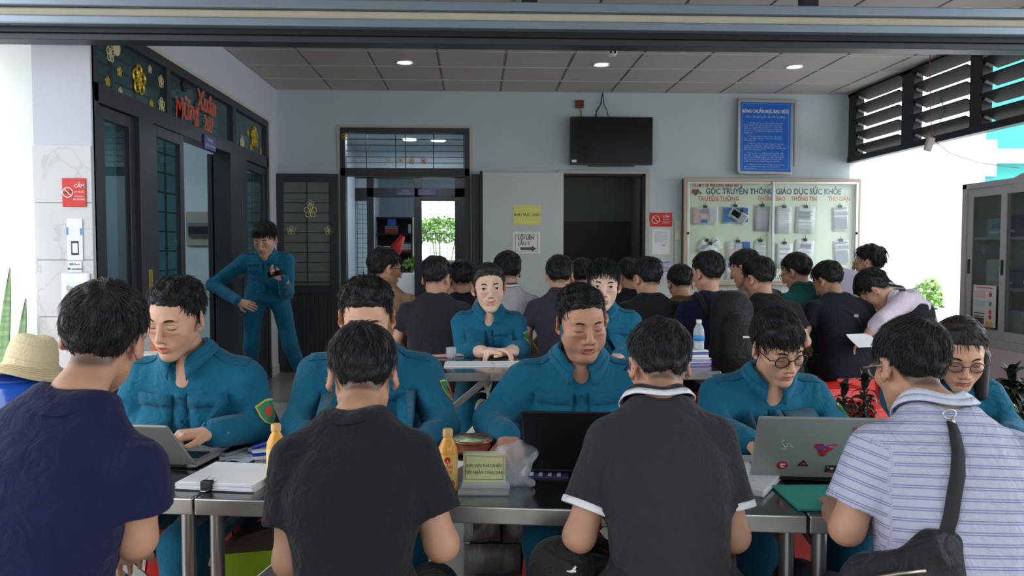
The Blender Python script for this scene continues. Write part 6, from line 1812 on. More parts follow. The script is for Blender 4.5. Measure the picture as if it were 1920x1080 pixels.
# plastic bag and crisp packet
M_film = mat('clear_film', (226, 228, 236), .18, alpha=.32, var=0, spec=.8)
q = P_T(952, 905)
F = Field(); F.ell((0, 0, .05), (.055, .05, .055), .02).ell((.02, .02, .09), (.05, .035, .03), .03).cone((-.03, -.03, .02), (.05, -.06, .012), .02, .015, .02)
F.wave((-.1, -.1, -.02), (.1, .1, .16), [(1, .3, .6), (-.4, 1, .3), (.5, -.7, .8)], [95, 120, 140], .008, 2); F.plane((0, 0, .001), (0, 0, -1), (-.2, -.2, -.1), (.2, .2, .1), .003)
V, Qf = F.mesh(.004); o = link('plastic_bag', np_mesh('plastic_bag', V, Qf), M_film, None, (q.x + .012, q.y + .005, ZT + .0015)); o.scale = (.95, .8, .85); tag(o, 'crumpled clear plastic bag behind the yellow table sign', 'bag')
q = P_T(1000, 870)
tag(MB().grid([[(x, y + .01 * math.sin(z * 60), z) for x in np.linspace(-.02, .02, 5)] for y, z in zip(np.linspace(0, .03, 5), np.linspace(0, .05, 5))]).build('snack_wrapper', mat('orange_wrapper', (226, 120, 40), .3), smooth='all', solid=.001, loc=(q.x, q.y, ZT + .001)), 'bright orange wrapper left of the black laptop', 'wrapper')
# acrylic table signs
M_acr = mat('clear_acrylic', (236, 242, 242), .06, alpha=.30, var=0, spec=.7)
def table_sign(q, rz, w, h, txt, label):
    e = empty('table_sign', (q.x, q.y, ZT), rz, label, 'sign', 'yellow signs in clear holders')
    M = Matrix.Translation((0, .0, .02)) @ Matrix.Rotation(math.radians(-12), 4, 'X')
    MB().box(-w - .012, w + .012, -.035, .045, .0005, .012).box(-w - .004, w + .012, -.012, .016, .012, .026).build('holder_base', M_acr, e, bevel=.004)
    MB().box(-w - .003, w + .003, -.0035, .0035, 0, h + .006, M).build('holder_panel', M_acr, e, bevel=.001)
    MB().box(-w, w, -.0012, .0012, .006, h, M).build('sheet', M_yel, e)
    b = MB(); frame_rect(b, -.0042, -.0037, -w + .004, w - .004, .012, h - .006, .0012, 'x'); o = b.build('border_line', M_ink, e); o.data.transform(M)
    for i, s_ in enumerate(txt):
        text_mesh('lettering', s_, .0104, M_ink, e, M @ face_cam((0, -.0045, h * .60 - i * .017)), sx=.86, bold=.012)
    return e
q = P_T(908, 925); table_sign(q + Vector((0, .01, 0)), SK + .06, .0525, .078, ['KHU VỰC PHÁT PHIẾU', 'TIẾP NHẬN CÔNG DÂN'], 'yellow table sign reading KHU VỰC PHÁT PHIẾU in a clear holder')
q = P_T(1934, 968); table_sign(q + Vector((0.012, .02, 0)), SK, .066, .088, ['KHU VỰC TIẾP NHẬN', 'HỌC SINH, SINH,', 'VIÊN'], 'yellow table sign cut by the right edge beside the striped man')
# teal folder
q = P_T(1545, 935)
e = empty('folder', (q.x + .03, q.y + .0, ZT + .001), SK + .1, 'translucent teal document folder under the striped man\'s hand', 'folder')
M_fold = mat('teal_film', (70, 190, 176), .25, alpha=.7, var=.02)
MB().box(-.13, .13, -.10, .09, 0, .003).build('lower_cover', M_fold, e, bevel=.001); MB().box(-.13, .13, -.10, .09, .0045, .006).build('upper_cover', M_fold, e, bevel=.001)
MB().box(-.12, .12, -.09, .08, .003, .0044).build('inner_sheet', M_paper, e)
MB().box(-.13, .13, .086, .09, .0, .008).build('spine', M_fold, e)

# ================================================================ THINGS ON THE SECOND TABLE
def P_W(px, py): return at(px, py, Z=ZW)
q = P_W(880, 684); sheets((q.x, q.y), .0, .13, .10, 2, 'white papers before the smiling woman', z=ZW)
q = P_W(948, 684); sheets((q.x + .01, q.y), .1, .075, .10, 3, 'white paper stack right of the smiling woman\'s papers', z=ZW)
q = P_W(880, 667); e = empty('phone', (q.x, q.y, ZW + .001), .05, 'pale pink phone lying by the smiling woman\'s elbow', 'phone')
MB().box(-.075, .075, -.035, .035, 0, .009).build('case', mat('pink_case', (226, 190, 190), .4), e, bevel=.004); MB().box(-.07, .07, -.031, .031, .009, .0095).build('screen', M_white, e)
q = P_W(925, 670); tag(MB().tube([(-.09, 0, .005), (.07, .0, .005), (.09, .0, .005)], [.0045, .0045, .001], 6).build('orange_pencil', mat('pencil_orange', (236, 150, 40), .4), loc=(q.x, q.y, ZW + .002), rot=(0, 0, .03)), 'orange pencil lying between phone and papers', 'pencil')
q = P_W(846, 672)
e = empty('glass_tumbler', (q.x, q.y, ZW + .001), 0, 'small clear tumbler left of the phone', 'glass')
MB().lathe([(.0, .0), (.025, .001), (.03, .06), (.027, .06), (.023, .006), (0, .005)], 18).build('tumbler', M_acr, e, smooth='all')
q = P_W(828, 670)
for i in range(3): tag(MB().tube([(-.07, 0, .006), (.06, .01 * i, .006)], .006, 6).build('marker_pen', mat('pen_pink', (222, 168, 168), .4), loc=(q.x, q.y + .022 * i - .02, ZW + .002), rot=(0, 0, .1 * i)), ('nearest', 'middle', 'farthest')[i] + ' of three pink pens beside the tumbler', 'pen', 'pink pens')
M_tb = mat('tissue_violet', (96, 84, 170), .5)
q = P_W(1311, 685)
e = empty('tissue_box', (q.x, q.y + .05, ZW), .1, 'white and violet tissue box under the water bottle', 'box')
MB().box(-.06, .06, -.055, .055, 0, .038).build('carton', M_white, e, bevel=.003)
MB().box(-.0605, .0605, -.0555, .0555, .004, .014).box(-.0605, .0605, -.0555, -.0545, .02, .034).build('violet_band', M_tb, e)
MB().box(-.052, .046, -.05, .05, .039, .078).build('upper_carton', M_white, e, bevel=.003); MB().box(-.0525, .0465, -.0505, .03, .055, .070).build('upper_band', M_tb, e)
lines('printed_lines', -.05, .05, .021, .033, 2, -.0559, M_wtxt, e, 2, .4)
M_pet = mat('clear_bottle', (226, 234, 240), .08, alpha=.38, var=0, spec=.8)
e = empty('water_bottle', (q.x + .01, q.y + .05, ZW + .0785), 0, 'clear water bottle with a blue label on the tissue box', 'bottle')
MB().lathe([(.024, 0), (.028, .006), (.029, .03), (.027, .034), (.029, .04), (.029, .085), (.027, .105), (.015, .130), (.0115, .135), (.0115, .143)], 22).build('bottle', M_pet, e, smooth='all')
MB().lathe([(.024, .004), (.0265, .01), (.0265, .078), (0, .08)], 18).build('water', mat('water_fill', (200, 218, 228), .05, alpha=.45, var=0), e, smooth='all')
MB().lathe([(.0295, .046), (.0295, .074)], 22).build('label', mat('label_blue', (60, 150, 220), .5), e, smooth='all')
MB().lathe([(.012, .137), (.014, .138), (.014, .155), (0, .156)], 16).build('cap', M_white, e, smooth=True)

# ================================================================ PLANTERS AND PLANTS
M_stone = mat('rough_stone', (112, 114, 112), .9, var=.3, vscale=12, bump=.6, bscale=40)
YP = 3.28
x0, x1 = at(866, 900, Y=YP).x, at(1650, 900, Y=YP).x
pl_ = empty('stone_planter', ((x0 + x1) / 2, YP + .16, 0), 0, 'long low planter of rough grey stones behind the front row', 'planter')
w = (x1 - x0) / 2
MB().box(-w + .03, w - .03, -.13, .15, 0, .36).build('core', mat('mortar', (60, 60, 58), .95), pl_)
MB().box(-w + .05, w - .05, -.10, .12, .36, .375).build('soil', mat('soil', (46, 36, 30), .95, var=.3), pl_)
def stone_mesh(sx, sz, seed):
    r = rng(seed); rows = []
    for j in range(5):
        rows.append([((i / 4 - .5) * sx + (r.uniform(-.01, .01) if 0 < i < 4 else r.uniform(-.008, .004)), -.045 + (0 if 0 < i < 4 and 0 < j < 4 else .05) + r.uniform(-.014, .014) * (0 < i < 4 and 0 < j < 4), (j / 4 - .5) * sz + r.uniform(-.006, .006)) for i in range(5)])
    return MB().grid(rows)
sms = []
for j in range(3):
    x = -w; k_ = 0
    while x < w - .05:
        sw = rng(j * 31 + k_).uniform(.16, .26); sw = min(sw, w - x); rs = rng(j * 77 + k_)
        if len(sms) < 9:
            o = stone_mesh(1, .128, j * 10 + k_).build('stone', M_stone, pl_, smooth='all', loc=(x + sw / 2, -.15, .068 + j * .135)); sms.append(o.data)
        else: o = link('stone', rs.choice(sms), None, pl_, (x + sw / 2, -.15, .068 + j * .135))
        o.scale = (sw - .012, 1, 1); x += sw; k_ += 1
M_dl = mat('dark_leaf', (38, 44, 36), .35, var=.35, vscale=14, spec=.6); M_pl = mat('pale_leaf', (132, 128, 116), .5, var=.25, vscale=14)
LEAF = {}
def leaf_mesh(kind, L, wd, droop):
    k_ = (kind, round(L, 3), round(wd, 3), round(droop, 2))
    if k_ in LEAF: return LEAF[k_]
    rows = []
    for t in np.linspace(0, 1, 8):
        a = droop * t; x = L * (math.sin(a) / droop if droop else t); z = L * ((math.cos(a) - 1) / droop) + .18 * L * t
        ww = wd * math.sin(math.pi * (.12 + .88 * t) ** .8) if t < 1 else .0005
        rows.append([(x, -ww, z + ww * .5), (x, 0, z), (x, ww, z + ww * .5)])
    b = MB().grid(rows); me = bpy.data.meshes.new('leaf'); me.from_pydata(b.v, [], b.f); me.polygons.foreach_set('use_smooth', [True] * len(me.polygons))
    LEAF[k_] = me; return me
def whorl_plant(loc, zb, zt, n, L, label, m, seed, cat='plant', wd=.016, lean=(0, 0), droop=1.7):
    r = rng(seed); e = empty('potted_plant', (loc[0], loc[1], zb), 0, label, cat)
    H = zt - zb
    MB().tube([(0, 0, -.02), (lean[0] * .5, lean[1] * .5, H * .5), (lean[0], lean[1], H * .93)], [.014, .011, .006], 7).build('stem', m, e, smooth='all')
    for i in range(n):
        t = i / (n - 1); z = H * (.08 + .87 * t); l = L * (1 - .35 * t) * r.uniform(.85, 1.1); dr = (droop if t < .9 else .8) + r.choice((-.25, 0, .25))
        me = leaf_mesh('d', round(L * (1 - .35 * round(t * 4) / 4), 3), wd, dr)
        o = link('leaf', me, None if me.materials else m, e, (lean[0] * t, lean[1] * t, z), (0, r.uniform(-.5, -.15) - (.75 if t > .9 else 0), i * 2.399 + r.uniform(-.2, .2)))
    return e
for px, yt, Y, n, L, m, lb, sd in [(1583, 722, 3.38, 64, .105, M_dl, 'bushy dark-leaved plant beside the right laptop, left of two', 1), (1622, 708, 3.42, 64, .115, M_dl, 'taller dark-leaved plant with curling leaves before the red stools', 2)]:
    q = at(px, yt, Y=Y); whorl_plant((q.x, q.y), .372, q.z, n, L, lb, m, sd)
q = at(915, 712, Y=3.42); whorl_plant((q.x, q.y), .372, q.z, 26, .13, 'sparse plant of pale folded leaves between the front and second tables', M_pl, 3, wd=.018, droop=1.5)
q = at(908, 790, Y=3.36); whorl_plant((q.x, q.y), .372, q.z, 22, .10, 'low dark green plant at the foot of the pale-leaved one', mat('mid_leaf', (66, 80, 50), .45, var=.3), 6)
# round pebble-dash pot at the right with a dark plant
M_pebb = mat('pebble_dash', (126, 122, 118), .9, var=.45, vscale=120, bump=1.0, bscale=160)
q = at(1908, 790, Y=3.05)
e = empty('pebble_pot', (q.x + .05, 3.2, 0), 0, 'round grey pebble-dash pot at the right edge behind the table', 'pot')
MB().lathe([(.16, 0), (.2, .1), (.235, .3), (.24, .55), (.235, q.z - .03), (.225, q.z), (.20, q.z - .01), (.19, q.z - .05), (0, q.z - .06)], 36).build('pot_body', M_pebb, e, smooth=True)
qq = at(1897, 703, Y=3.2); whorl_plant((qq.x + .0, 3.2), q.z - .05, qq.z, 84, .15, 'large dark-leaved plant in the pebble-dash pot', M_dl, 8, wd=.018, droop=1.5)
tag(MB().tube([(-.2, 0, .0), (-.05, -.02, -.10), (.06, -.05, -.30), (.07, -.02, -.52), (.05, .0, -.6)], .014, 8).build('brown_strap', mat('strap_brown', (90, 70, 66), .6), smooth='all', loc=(q.x + .0, 2.93, q.z + .08)), 'brown leather bag strap hanging over the pebble-dash pot', 'strap')

# ================================================================ LEFT: hat, barrel, snake plant, white machine
M_straw = mat('straw', (226, 206, 168), .8, var=.06, vscale=10, bump=.5, bscale=90)
q = at(58, 668, Y=3.3)
F = Field()
hat = empty('straw_hat', (q.x, 3.3, q.z - .03), 0, 'pale straw sun hat with a soft wide brim at the left edge', 'hat')
hat.rotation_euler = (math.radians(-8), math.radians(6), 0)
rows = []
for rr, zz in ((.0, .112), (.035, .112), (.062, .104), (.078, .085), (.088, .04), (.093, .0), (.105, -.012), (.13, -.022), (.16, -.034), (.175, -.045)):
    rows.append([(rr * math.cos(a) * 1.02, rr * math.sin(a), zz + (.010 * math.sin(a * 3 + .6) * (rr / .17) ** 2 if rr > .1 else .006 * math.sin(a * 2) * (rr > .02))) for a in np.linspace(0, 6.283, 49)[:-1]])
MB().grid(rows, closed=True).build('crown_and_brim', M_straw, hat, smooth='all', solid=.004)
b = MB()
for rr, zz in ((.081, .075), (.085, .055), (.089, .035), (.0925, .015), (.11, -.0125), (.125, -.018), (.14, -.0245), (.155, -.031), (.168, -.039)):
    b.tube([(rr * math.cos(a) * 1.02, rr * math.sin(a), zz + .003 + (.010 * math.sin(a * 3 + .6) * (rr / .17) ** 2 if rr > .1 else .006 * math.sin(a * 2))) for a in np.linspace(0, 6.283, 49)[:-1]], .0022, 4, closed=True)
tag(b.build('braid_ridges', M_straw, hat, smooth='all'), kind='stuff')
dr_z = q.z - .085
dr = empty('blue_drum', (q.x - .03, 3.3, 0), 0, 'shiny blue plastic drum under the straw hat', 'drum')
MB().lathe([(.17, 0), (.19, .03), (.2, .2), (.2, dr_z - .2), (.19, dr_z - .04), (.17, dr_z - .012), (.12, dr_z)], 32).build('drum_body', mat('drum_blue', (24, 84, 190), .2, coat=.5), dr, smooth=True)
MB().lathe([(.0, dr_z + .02), (.1, dr_z + .018), (.12, dr_z + .004), (.12, dr_z)], 28).build('lid', mat('lid_blue', (30, 70, 160), .3), dr, smooth=True)
M_snk = mat('snake_leaf', (120, 150, 104), .45, var=.35, vscale=9, stretch=(1, 1, 4))
sp = empty('snake_plant', (at(10, 600, Y=4.6).x, 4.6, 0), 0, 'snake plant with two tall pointed leaves against the bright outside wall', 'plant')
MB().lathe([(.10, 0), (.14, .28), (.15, .3), (.13, .3), (.12, .27), (0, .26)], 24).build('pot', mat('terracotta', (160, 96, 70), .8), sp, smooth=True)
for (pxa, pya, pxb, pyb, wd) in ((2, 700, 17, 503, .036), (34, 690, 47, 560, .03)):
    A_, B_2 = at(pxa, pya, Y=4.6), at(pxb, pyb, Y=4.6); o = Vector((sp.location.x, 4.6, 0)); rows = []
    base_ = Vector((A_.x * .4 + o.x * .6, 4.6, .27))
    for t in np.linspace(0, 1, 12):
        c = base_ * (1 - t) ** 2 + A_ * 2 * t * (1 - t) + B_2 * t * t - o if False else (base_.lerp(A_, t * 2) if t < .5 else A_.lerp(B_2, t * 2 - 1)) - o
        ww = wd * (1 - t ** 4) * (.7 + .5 * t) if t < 1 else .001
        rows.append([c + Vector((-ww, .004, 0)), c + Vector((-ww * .4, .010, 0)), c + Vector((ww * .4, .010, 0)), c + Vector((ww, .004, 0))])
    MB().grid(rows).build('leaf', M_snk, sp, smooth='all', solid=.006)
q = at(238, 690, Y=2.95)
e = empty('white_machine', (q.x + .03, 2.98, 0), 0, 'white rounded plastic appliance on a stand behind the first uniformed man', 'appliance')
MB().box(-.09, .09, -.06, .08, q.z - .06, q.z + .05).build('casing', M_white, e, bevel=.03, seg=4); MB().tube([(-.03, -.02, q.z + .04), (-.03, -.02, q.z + .07)], .008, 10).lathe([(.0, .012), (.014, .010), (.014, 0), (0, 0)], 12, c=(-.03, -.02, q.z + .066)).build('top_knob', M_alu, e, smooth=True)
MB().tube([(0, .01, 0), (0, .01, q.z - .06)], .025, 10).lathe([(.12, 0), (.12, .02), (.0, .03)], 20).build('stand', M_white, e, smooth=True)
q = at(283, 640, Y=3.1)
e = empty('mesh_chair', (q.x, 3.12, 0), 0, 'grey mesh chair back with an orange stripe behind the first uniformed man', 'chair')
MB().box(-.06, .10, -.01, .015, q.z - .14, q.z + .04).build('mesh_back', mat('grey_mesh', (150, 146, 142), .8, var=.3, vscale=150), e, bevel=.02)
MB().box(.0, .022, -.014, -.008, q.z - .13, q.z + .03).build('orange_stripe', mat('stripe_orange', (230, 110, 50), .6), e)
MB().box(-.2, .2, -.02, .38, .42, .46).build('seat', M_blk, e, bevel=.01)
MB().bar((0, 0, .44), (0, 0, q.z - .12), .03).bar((0, .18, .0), (0, .18, .42), .05).box(-.2, .2, .15, .21, 0, .03).box(-.03, .03, -.02, .38, 0, .03).build('frame', M_blk, e, bevel=.003)
# lime bag and brown carton under the table
q = at(493, 1050, Y=2.5)
e = empty('shopping_bag', (q.x, 2.55, 0), .2, 'brown paper bag with a lime green front on the floor under the table', 'bag')
z_ = q.z + .03; MB().prism([(-.12, -.06, 0), (.12, -.06, 0), (.13, -.05, z_), (-.13, -.05, z_)], (0, .12, 0)).build('bag_body', mat('lime_green', (176, 214, 40), .6), e)
MB().prism([(-.13, -.055, z_), (.13, -.055, z_), (.13, -.04, z_ + .09), (-.07, -.04, z_ + .045)], (0, .10, 0)).build('brown_top', mat('kraft_brown', (96, 80, 66), .8), e)
# ================================================================ THE PEOPLE
def W(px, py, Y): return at(px, py, Y=Y)
def Wz(px, py, z=ZT): return at(px, py, Z=z)
NEAR, MID, FAR = (.0050, .007, .005), (.006, .009, .007), (.0078, .0138, .009)
FACE = (.0030, .007, .0050)
M_navy_t = fabric('navy_tee', (20, 24, 62), folds=.3)
M_black_t = fabric('black_tee', (26, 25, 31), folds=.3)
M_polo = fabric('charcoal_polo', (46, 43, 48), folds=.3)
M_polod = fabric('charcoal_collar', (38, 36, 42))
M_whtrim = fabric('white_knit', (232, 232, 236))
M_strip = striped('striped_polo', (182, 182, 202), (124, 124, 170), .0215, .0022, pair=.0048, folds=.35)
M_jean = fabric('blue_jeans', (44, 54, 88), weave=500); M_khaki = fabric('grey_khaki', (150, 150, 138)); M_dkt = fabric('dark_trousers', (34, 35, 42))
N_ = 1700
# ---- front row, backs to the camera
person('man in a navy T-shirt seated at the left edge, back to us', W(194, 638, 1.66), -6, yaw=13, nx=-.022, pitch=8, roll=9, lean=14, tlean=9, neck_lean=48, neck=1.05, seat=.45, top='tee', top_mat=M_navy_t, trouser_mat=M_khaki, h=NEAR, strands=N_, seed=11, skin='mid', fat=1.0, wide=.88, s=.97, hs=.93,
       arms={'R': (W(256, 1010, 1.52), W(238, 1035, 1.84)), 'L': (W(-110, 1000, 1.45), W(-20, 960, 1.75))}, sleeve=.54, th_top=.026, th_side=.014, hairline=HL_MESSY, len=.06)
person('man in a black T-shirt seated at the front table, back to us', W(680, 708, 1.90), 0, yaw=9, pitch=26, lean=20, neck_lean=62, seat=.45, top='tee', top_mat=M_black_t, trouser_mat=M_black_t, h=NEAR, strands=N_, seed=12, skin='mid', hs=.95, wide=.83, waist=.80, s=.98, tlean=-1.5,
       arms={'L': (W(545, 1050, 1.68), W(590, 965, 1.92)), 'R': (W(828, 1020, 1.70), W(800, 960, 1.95))}, sleeve=.66, th_top=.026, th_side=.013, hairline=HL_MESSY, shw=.150, len=.055)
Fp = person('man in a charcoal polo with white trim seated at the front table', W(1236, 688, 2.02), 0, yaw=6, pitch=20, lean=20, neck_lean=62, seat=.45, top='polo', top_mat=M_polo, collar_mat=M_polod, collar_stripe=M_whtrim, cuff_mat=M_whtrim, trouser_mat=M_dkt, h=NEAR, strands=N_, seed=13, skin='mid', fat=1.05, hs=.92, wide=.82, waist=.88, s=.98, shw=.146, nx=.03,
       arms={'L': (W(1086, 1005, 1.80), W(1120, 955, 2.05)), 'R': (W(1376, 1005, 1.80), W(1335, 955, 2.05))}, sleeve=.72, th_top=.028, th_side=.009, fade=.07, hairline=HL_SHORT, glasses=(M_blk, .022))
Fs = person('man in a pale striped polo seated at the right, back to us', W(1706, 690, 1.84), 2, yaw=6, pitch=14, lean=14, tlean=3, neck_lean=58, seat=.45, top='polo', top_mat=M_strip, collar_mat=fabric('pale_collar', (206, 208, 228)), st=True, trouser_mat=M_jean, h=NEAR, strands=N_, seed=14, skin='mid', fat=1.05, wide=.90, s=.98,
       arms={'L': (W(1588, 990, 1.68), W(1562, 948, 1.94)), 'R': (W(1908, 1010, 1.70), W(1860, 955, 1.95))}, sleeve=.72, hs=.90, th_top=.026, th_side=.010, hairline=HL_MESSY, glasses=(mat('clear_frame', (150, 146, 144), .3), .022), len=.06,
       hands={'L': dict(dir=(-.25, .6, -.1), curl=.5)})
# ---- front row, uniformed, facing us
UN = dict(top='uniform', top_mat=M_uni, trouser_mat=M_uni, face=True, h=FACE, strands=N_, seat=.46, shw=.172)
person('uniformed man with short hair talking over the silver laptop at the left', W(331, 598, 2.56), 171, yaw=-4, pitch=18, roll=-4, lean=12, front='up', seed=21, skin='tan', mouth='open', lip=(.86, .55, .55), hs=.97, th_top=.026, th_side=.006, fade=.06, lift=.007, len=.028, jaw=.98, knees=.5, **UN,
       arms={'L': (W(486, 800, 2.66), W(396, 812, 2.44)), 'R': (W(238, 790, 2.68), W(300, 822, 2.56))}, hands={'L': dict(dir=(-.8, -.5, .05), curl=.42), 'R': dict(dir=(.5, -.6, 0), curl=.4)}, hairline=[.066, .062, .050, .008, -.012, -.004, -.030, -.056, -.066])
person('uniformed man hidden behind the black T-shirt man, head bowed', W(688, 598, 2.66), 182, yaw=0, pitch=20, lean=16, front='up', seed=22, skin='tan', hs=1.02, th_top=.030, th_side=.007, fade=.06, lift=.007, len=.028, wide=1.05, **UN,
       arms={'R': (W(562, 800, 2.64), W(590, 850, 2.42)), 'L': (W(828, 800, 2.66), W(770, 850, 2.42))}, hairline=[.066, .062, .050, .008, -.012, -.004, -.030, -.056, -.066])
person('heavyset uniformed man looking down behind the black laptop', W(1090, 606, 2.66), 180, yaw=10, pitch=15, roll=3, lean=10, front='up', seed=23, skin='brown', fat_face=.009, mouth='open', lip=(.82, .52, .54), nose=1.25, hs=.96, th_top=.024, th_side=.005, fade=.06, fat=1.15, belly=.05, wide=1.04, neck=1.12, lift=.007, len=.028, **UN,
       arms={'R': (W(920, 790, 2.70), W(952, 822, 2.5)), 'L': (W(1205, 800, 2.7), W(1130, 845, 2.45))}, hands={'R': dict(dir=(.1, -.9, -.25), curl=.4)}, hairline=[.070, .064, .050, .008, -.012, -.004, -.030, -.056, -.066])
person('uniformed young man with black round glasses behind the stickered laptop', W(1458, 652, 2.60), 180, yaw=10, pitch=24, roll=6, lean=14, seed=24, skin='light', mouth='closed', lip=(.86, .52, .52), hs=.94, th_top=.026, th_side=.010, hairline=HL_FRINGE, fat_face=.003, len=.06, wide=.92, glasses=(M_blk, .0235), **UN,
       arms={'R': (W(1340, 800, 2.66), W(1408, 832, 2.46)), 'L': (W(1560, 800, 2.66), W(1500, 850, 2.44))}, hands={'R': dict(dir=(.5, -.6, -.1), curl=.4)})
UG = dict(UN); UG['badge'] = True
person('uniformed young woman with glasses and long dark hair at the right', W(1800, 664, 2.74), 176, yaw=-14, pitch=24, lean=12, front='bare', whorl=(.025, .055, .12), seed=25, skin='light', hs=.98, th_top=.020, th_side=.016, hairline=[.070, .066, .05, .0, -.05, -.06, -.07, -.08, -.08], hair_mat=M_hairb, wide=.9, rolled=True, glasses=(mat('thin_frame', (90, 80, 76), .3, .5), .022), lip=(.82, .45, .45), len=.05, lift=.001,
       arms={'L': (W(1892, 812, 2.72), W(1902, 850, 2.46)), 'R': (W(1735, 830, 2.72), W(1770, 870, 2.5))}, hands={'L': dict(dir=(-.2, -.8, -.3), curl=.7)}, locks=[((.07, .0, .0), (.085, .05, -.15), .026, .03), ((.085, .05, -.15), (.075, .08, -.28), .03, .018), ((-.07, .0, .0), (-.078, .02, -.15), .026, .024), ((0, -.08, 0), (0, -.09, -.2), .05, .04)], **UG)
# ---- second row, facing us
U2 = dict(top='uniform', top_mat=M_uni, trouser_mat=M_uni, face=True, h=(.0036, .008, .0055), strands=1400, seat=.47, strand_w=.0016)
person('smiling uniformed woman with tied-back hair at the second table', W(917, 541, 4.74), 180, yaw=3, pitch=3, roll=3, lean=9, front='bare', whorl=(.0, .11, .07), seed=31, skin='pale', eyes='open', smile=1.0, mouth_w=1.15, lip=(.84, .45, .45), hs=1.10, s=1.03, wide=.90, th_top=.020, th_side=.014, th_front=.002, stubble=0, hairline=[.066, .062, .048, .006, -.004, .002, -.035, -.065, -.075], hair_mat=M_hairb, len=.09, lift=.0006, jaw=.88, nose=.9, rolled=True, **U2,
       arms={'R': (W(872, 658, 4.72), W(918, 660, 4.42)), 'L': (W(976, 655, 4.76), W(952, 660, 4.44))}, hands={'R': dict(dir=(.9, -.3, .1), curl=.6, palm=(0, -.3, -1)), 'L': dict(dir=(-.9, -.2, .1), curl=.6)}, locks=[((0, -.11, .0), (0, -.135, -.01), .03, .032)])
person('uniformed man at the second table behind the heavyset man', W(1131, 536, 4.6), 180, yaw=-6, pitch=6, roll=-2, lean=9, seed=32, skin='pale', eyes='open', hs=1.10, s=1.03, th_top=.032, th_side=.010, lift=.005, hairline=[.064, .058, .046, .006, -.012, -.004, -.030, -.056, -.066], lip=(.84, .5, .5), **U2,
       arms={'R': (W(1072, 660, 4.6), W(1105, 668, 4.35)), 'L': (W(1192, 655, 4.6), W(1160, 668, 4.35))})
# ---- the standing man with a phone
S8 = 1.04
Ps = person('uniformed man standing by the doors looking at his phone', W(497, 449, 7.2), 188, yaw=-16, pitch=24, lean=3, stand=.97, seed=41, skin='light', hs=1.14, s=S8, face=True, h=(.0042, .009, .006), strands=900, strand_w=.002, th_top=.030, th_side=.010, len=.06, hairline=HL_MESSY, top='uniform', top_mat=M_uni, trouser_mat=M_uni, badge=False,
       arms={'R': (W(400, 535, 7.3), W(447, 566, 7.05)), 'L': (W(538, 548, 7.15), W(530, 524, 6.9))}, hands={'R': dict(dir=(.9, -.2, -.25), palm=(0, .8, -.4), curl=.2), 'L': dict(dir=(-.75, -.3, .5), palm=(-.3, -.5, .8), curl=.55)},
       legs={'R': ((.10, 0, .93), (.13, .06, .50), (.16, -.02, .10)), 'L': ((-.10, 0, .93), (-.20, .10, .50), (-.34, -.02, .10))})
q = W(518, 513, 6.84)
e = empty('phone', q, 0, 'black phone held by the standing man', 'phone'); e.rotation_euler = (.5, -.25, .3)
MB().box(-.075, .055, -.035, .035, -.005, .005).build('case', M_blk, e, bevel=.004); MB().box(-.07, .05, -.032, .032, .005, .0056).build('screen', M_scr, e)

# ---- the waiting people, backs to us
def waiting(label, px, py, Y, mat_, seed, turn=0, **kw):
    d = dict(top='tee', top_mat=mat_, trouser_mat=M_dkt, h=FAR, strands=320, strand_w=.0032, hs=1.10, s=1.04, seat=.45, lean=18, pitch=20, hairline=rng(seed).choice([HL_MESSY, HL_SHORT, HL_MESSY]), th_top=.028, th_side=.012, skin=rng(seed).choice(['light', 'tan', 'light']), seed=seed, hunch=.035)
    d.update(kw)
    r = person(label, W(px, py, Y), turn, **d)
    if not d.get('stand'): stool(r['base'].x, r['base'].y, math.radians(turn + rng(seed).uniform(-8, 8)), 'red stool under the ' + label.split(',')[0].replace('waiting ', ''))
    return r
M_beige = fabric('beige_tee', (168, 130, 104)); M_dgrey = fabric('dark_grey_tee', (44, 43, 50)); M_dnavy = fabric('dark_navy_tee', (28, 28, 42)); M_offw = fabric('white_polo', (186, 180, 188)); M_plum = fabric('plum_polo', (60, 55, 68))
M_bk = fabric('black_cotton', (22, 21, 24)); M_olive = fabric('olive_shirt', (92, 72, 36)); M_nv = fabric('navy_cotton', (22, 23, 50)); M_grn = fabric('green_shirt', (24, 96, 90)); M_dblue = fabric('dark_blue_tee', (28, 30, 44)); M_graysh = fabric('grey_shirt', (110, 106, 104))
M_bwst = striped('black_white_stripes', (206, 200, 196), (30, 28, 34), .045, .026)
M_lav = fabric('lavender_shirt', (226, 212, 228))
waiting('waiting man in a beige T-shirt and glasses, face turned right', 722, 505, 5.7, M_beige, 51, 0, yaw=-58, pitch=8, glasses=(M_blk, .022))
b2 = waiting('waiting man in a dark grey T-shirt with a mask strap', 818, 524, 5.5, M_dgrey, 52, 0, yaw=-22, pitch=22)
waiting('waiting man in a dark navy T-shirt behind the smiling woman, left of her', 867, 526, 6.2, M_dnavy, 53, 0)
waiting('waiting person in white mostly hidden left of the smiling woman', 846, 530, 6.8, M_offw, 54, 0)
waiting('waiting man in a white polo with a dark striped collar', 951, 512, 5.9, M_offw, 55, 0, top='polo', collar_mat=M_dnavy, collar_stripe=M_whtrim, yaw=22)
waiting('waiting man in a plum-grey polo, elbow out', 1049, 520, 5.7, M_plum, 56, 0, top='polo', yaw=-6)
waiting('waiting person in white between the plum polo and the second uniformed man', 1090, 520, 6.6, M_offw, 57, 0)
waiting('waiting man with a dark top behind the black lettered T-shirt', 1178, 520, 6.6, M_dnavy, 58, 0, yaw=30)
b8 = waiting('waiting man in a black T-shirt with white script', 1213, 524, 5.6, M_bk, 59, 0, yaw=24)
waiting('waiting man in an olive shirt, head bowed', 1276, 534, 6.2, M_olive, 60, 0, pitch=30)
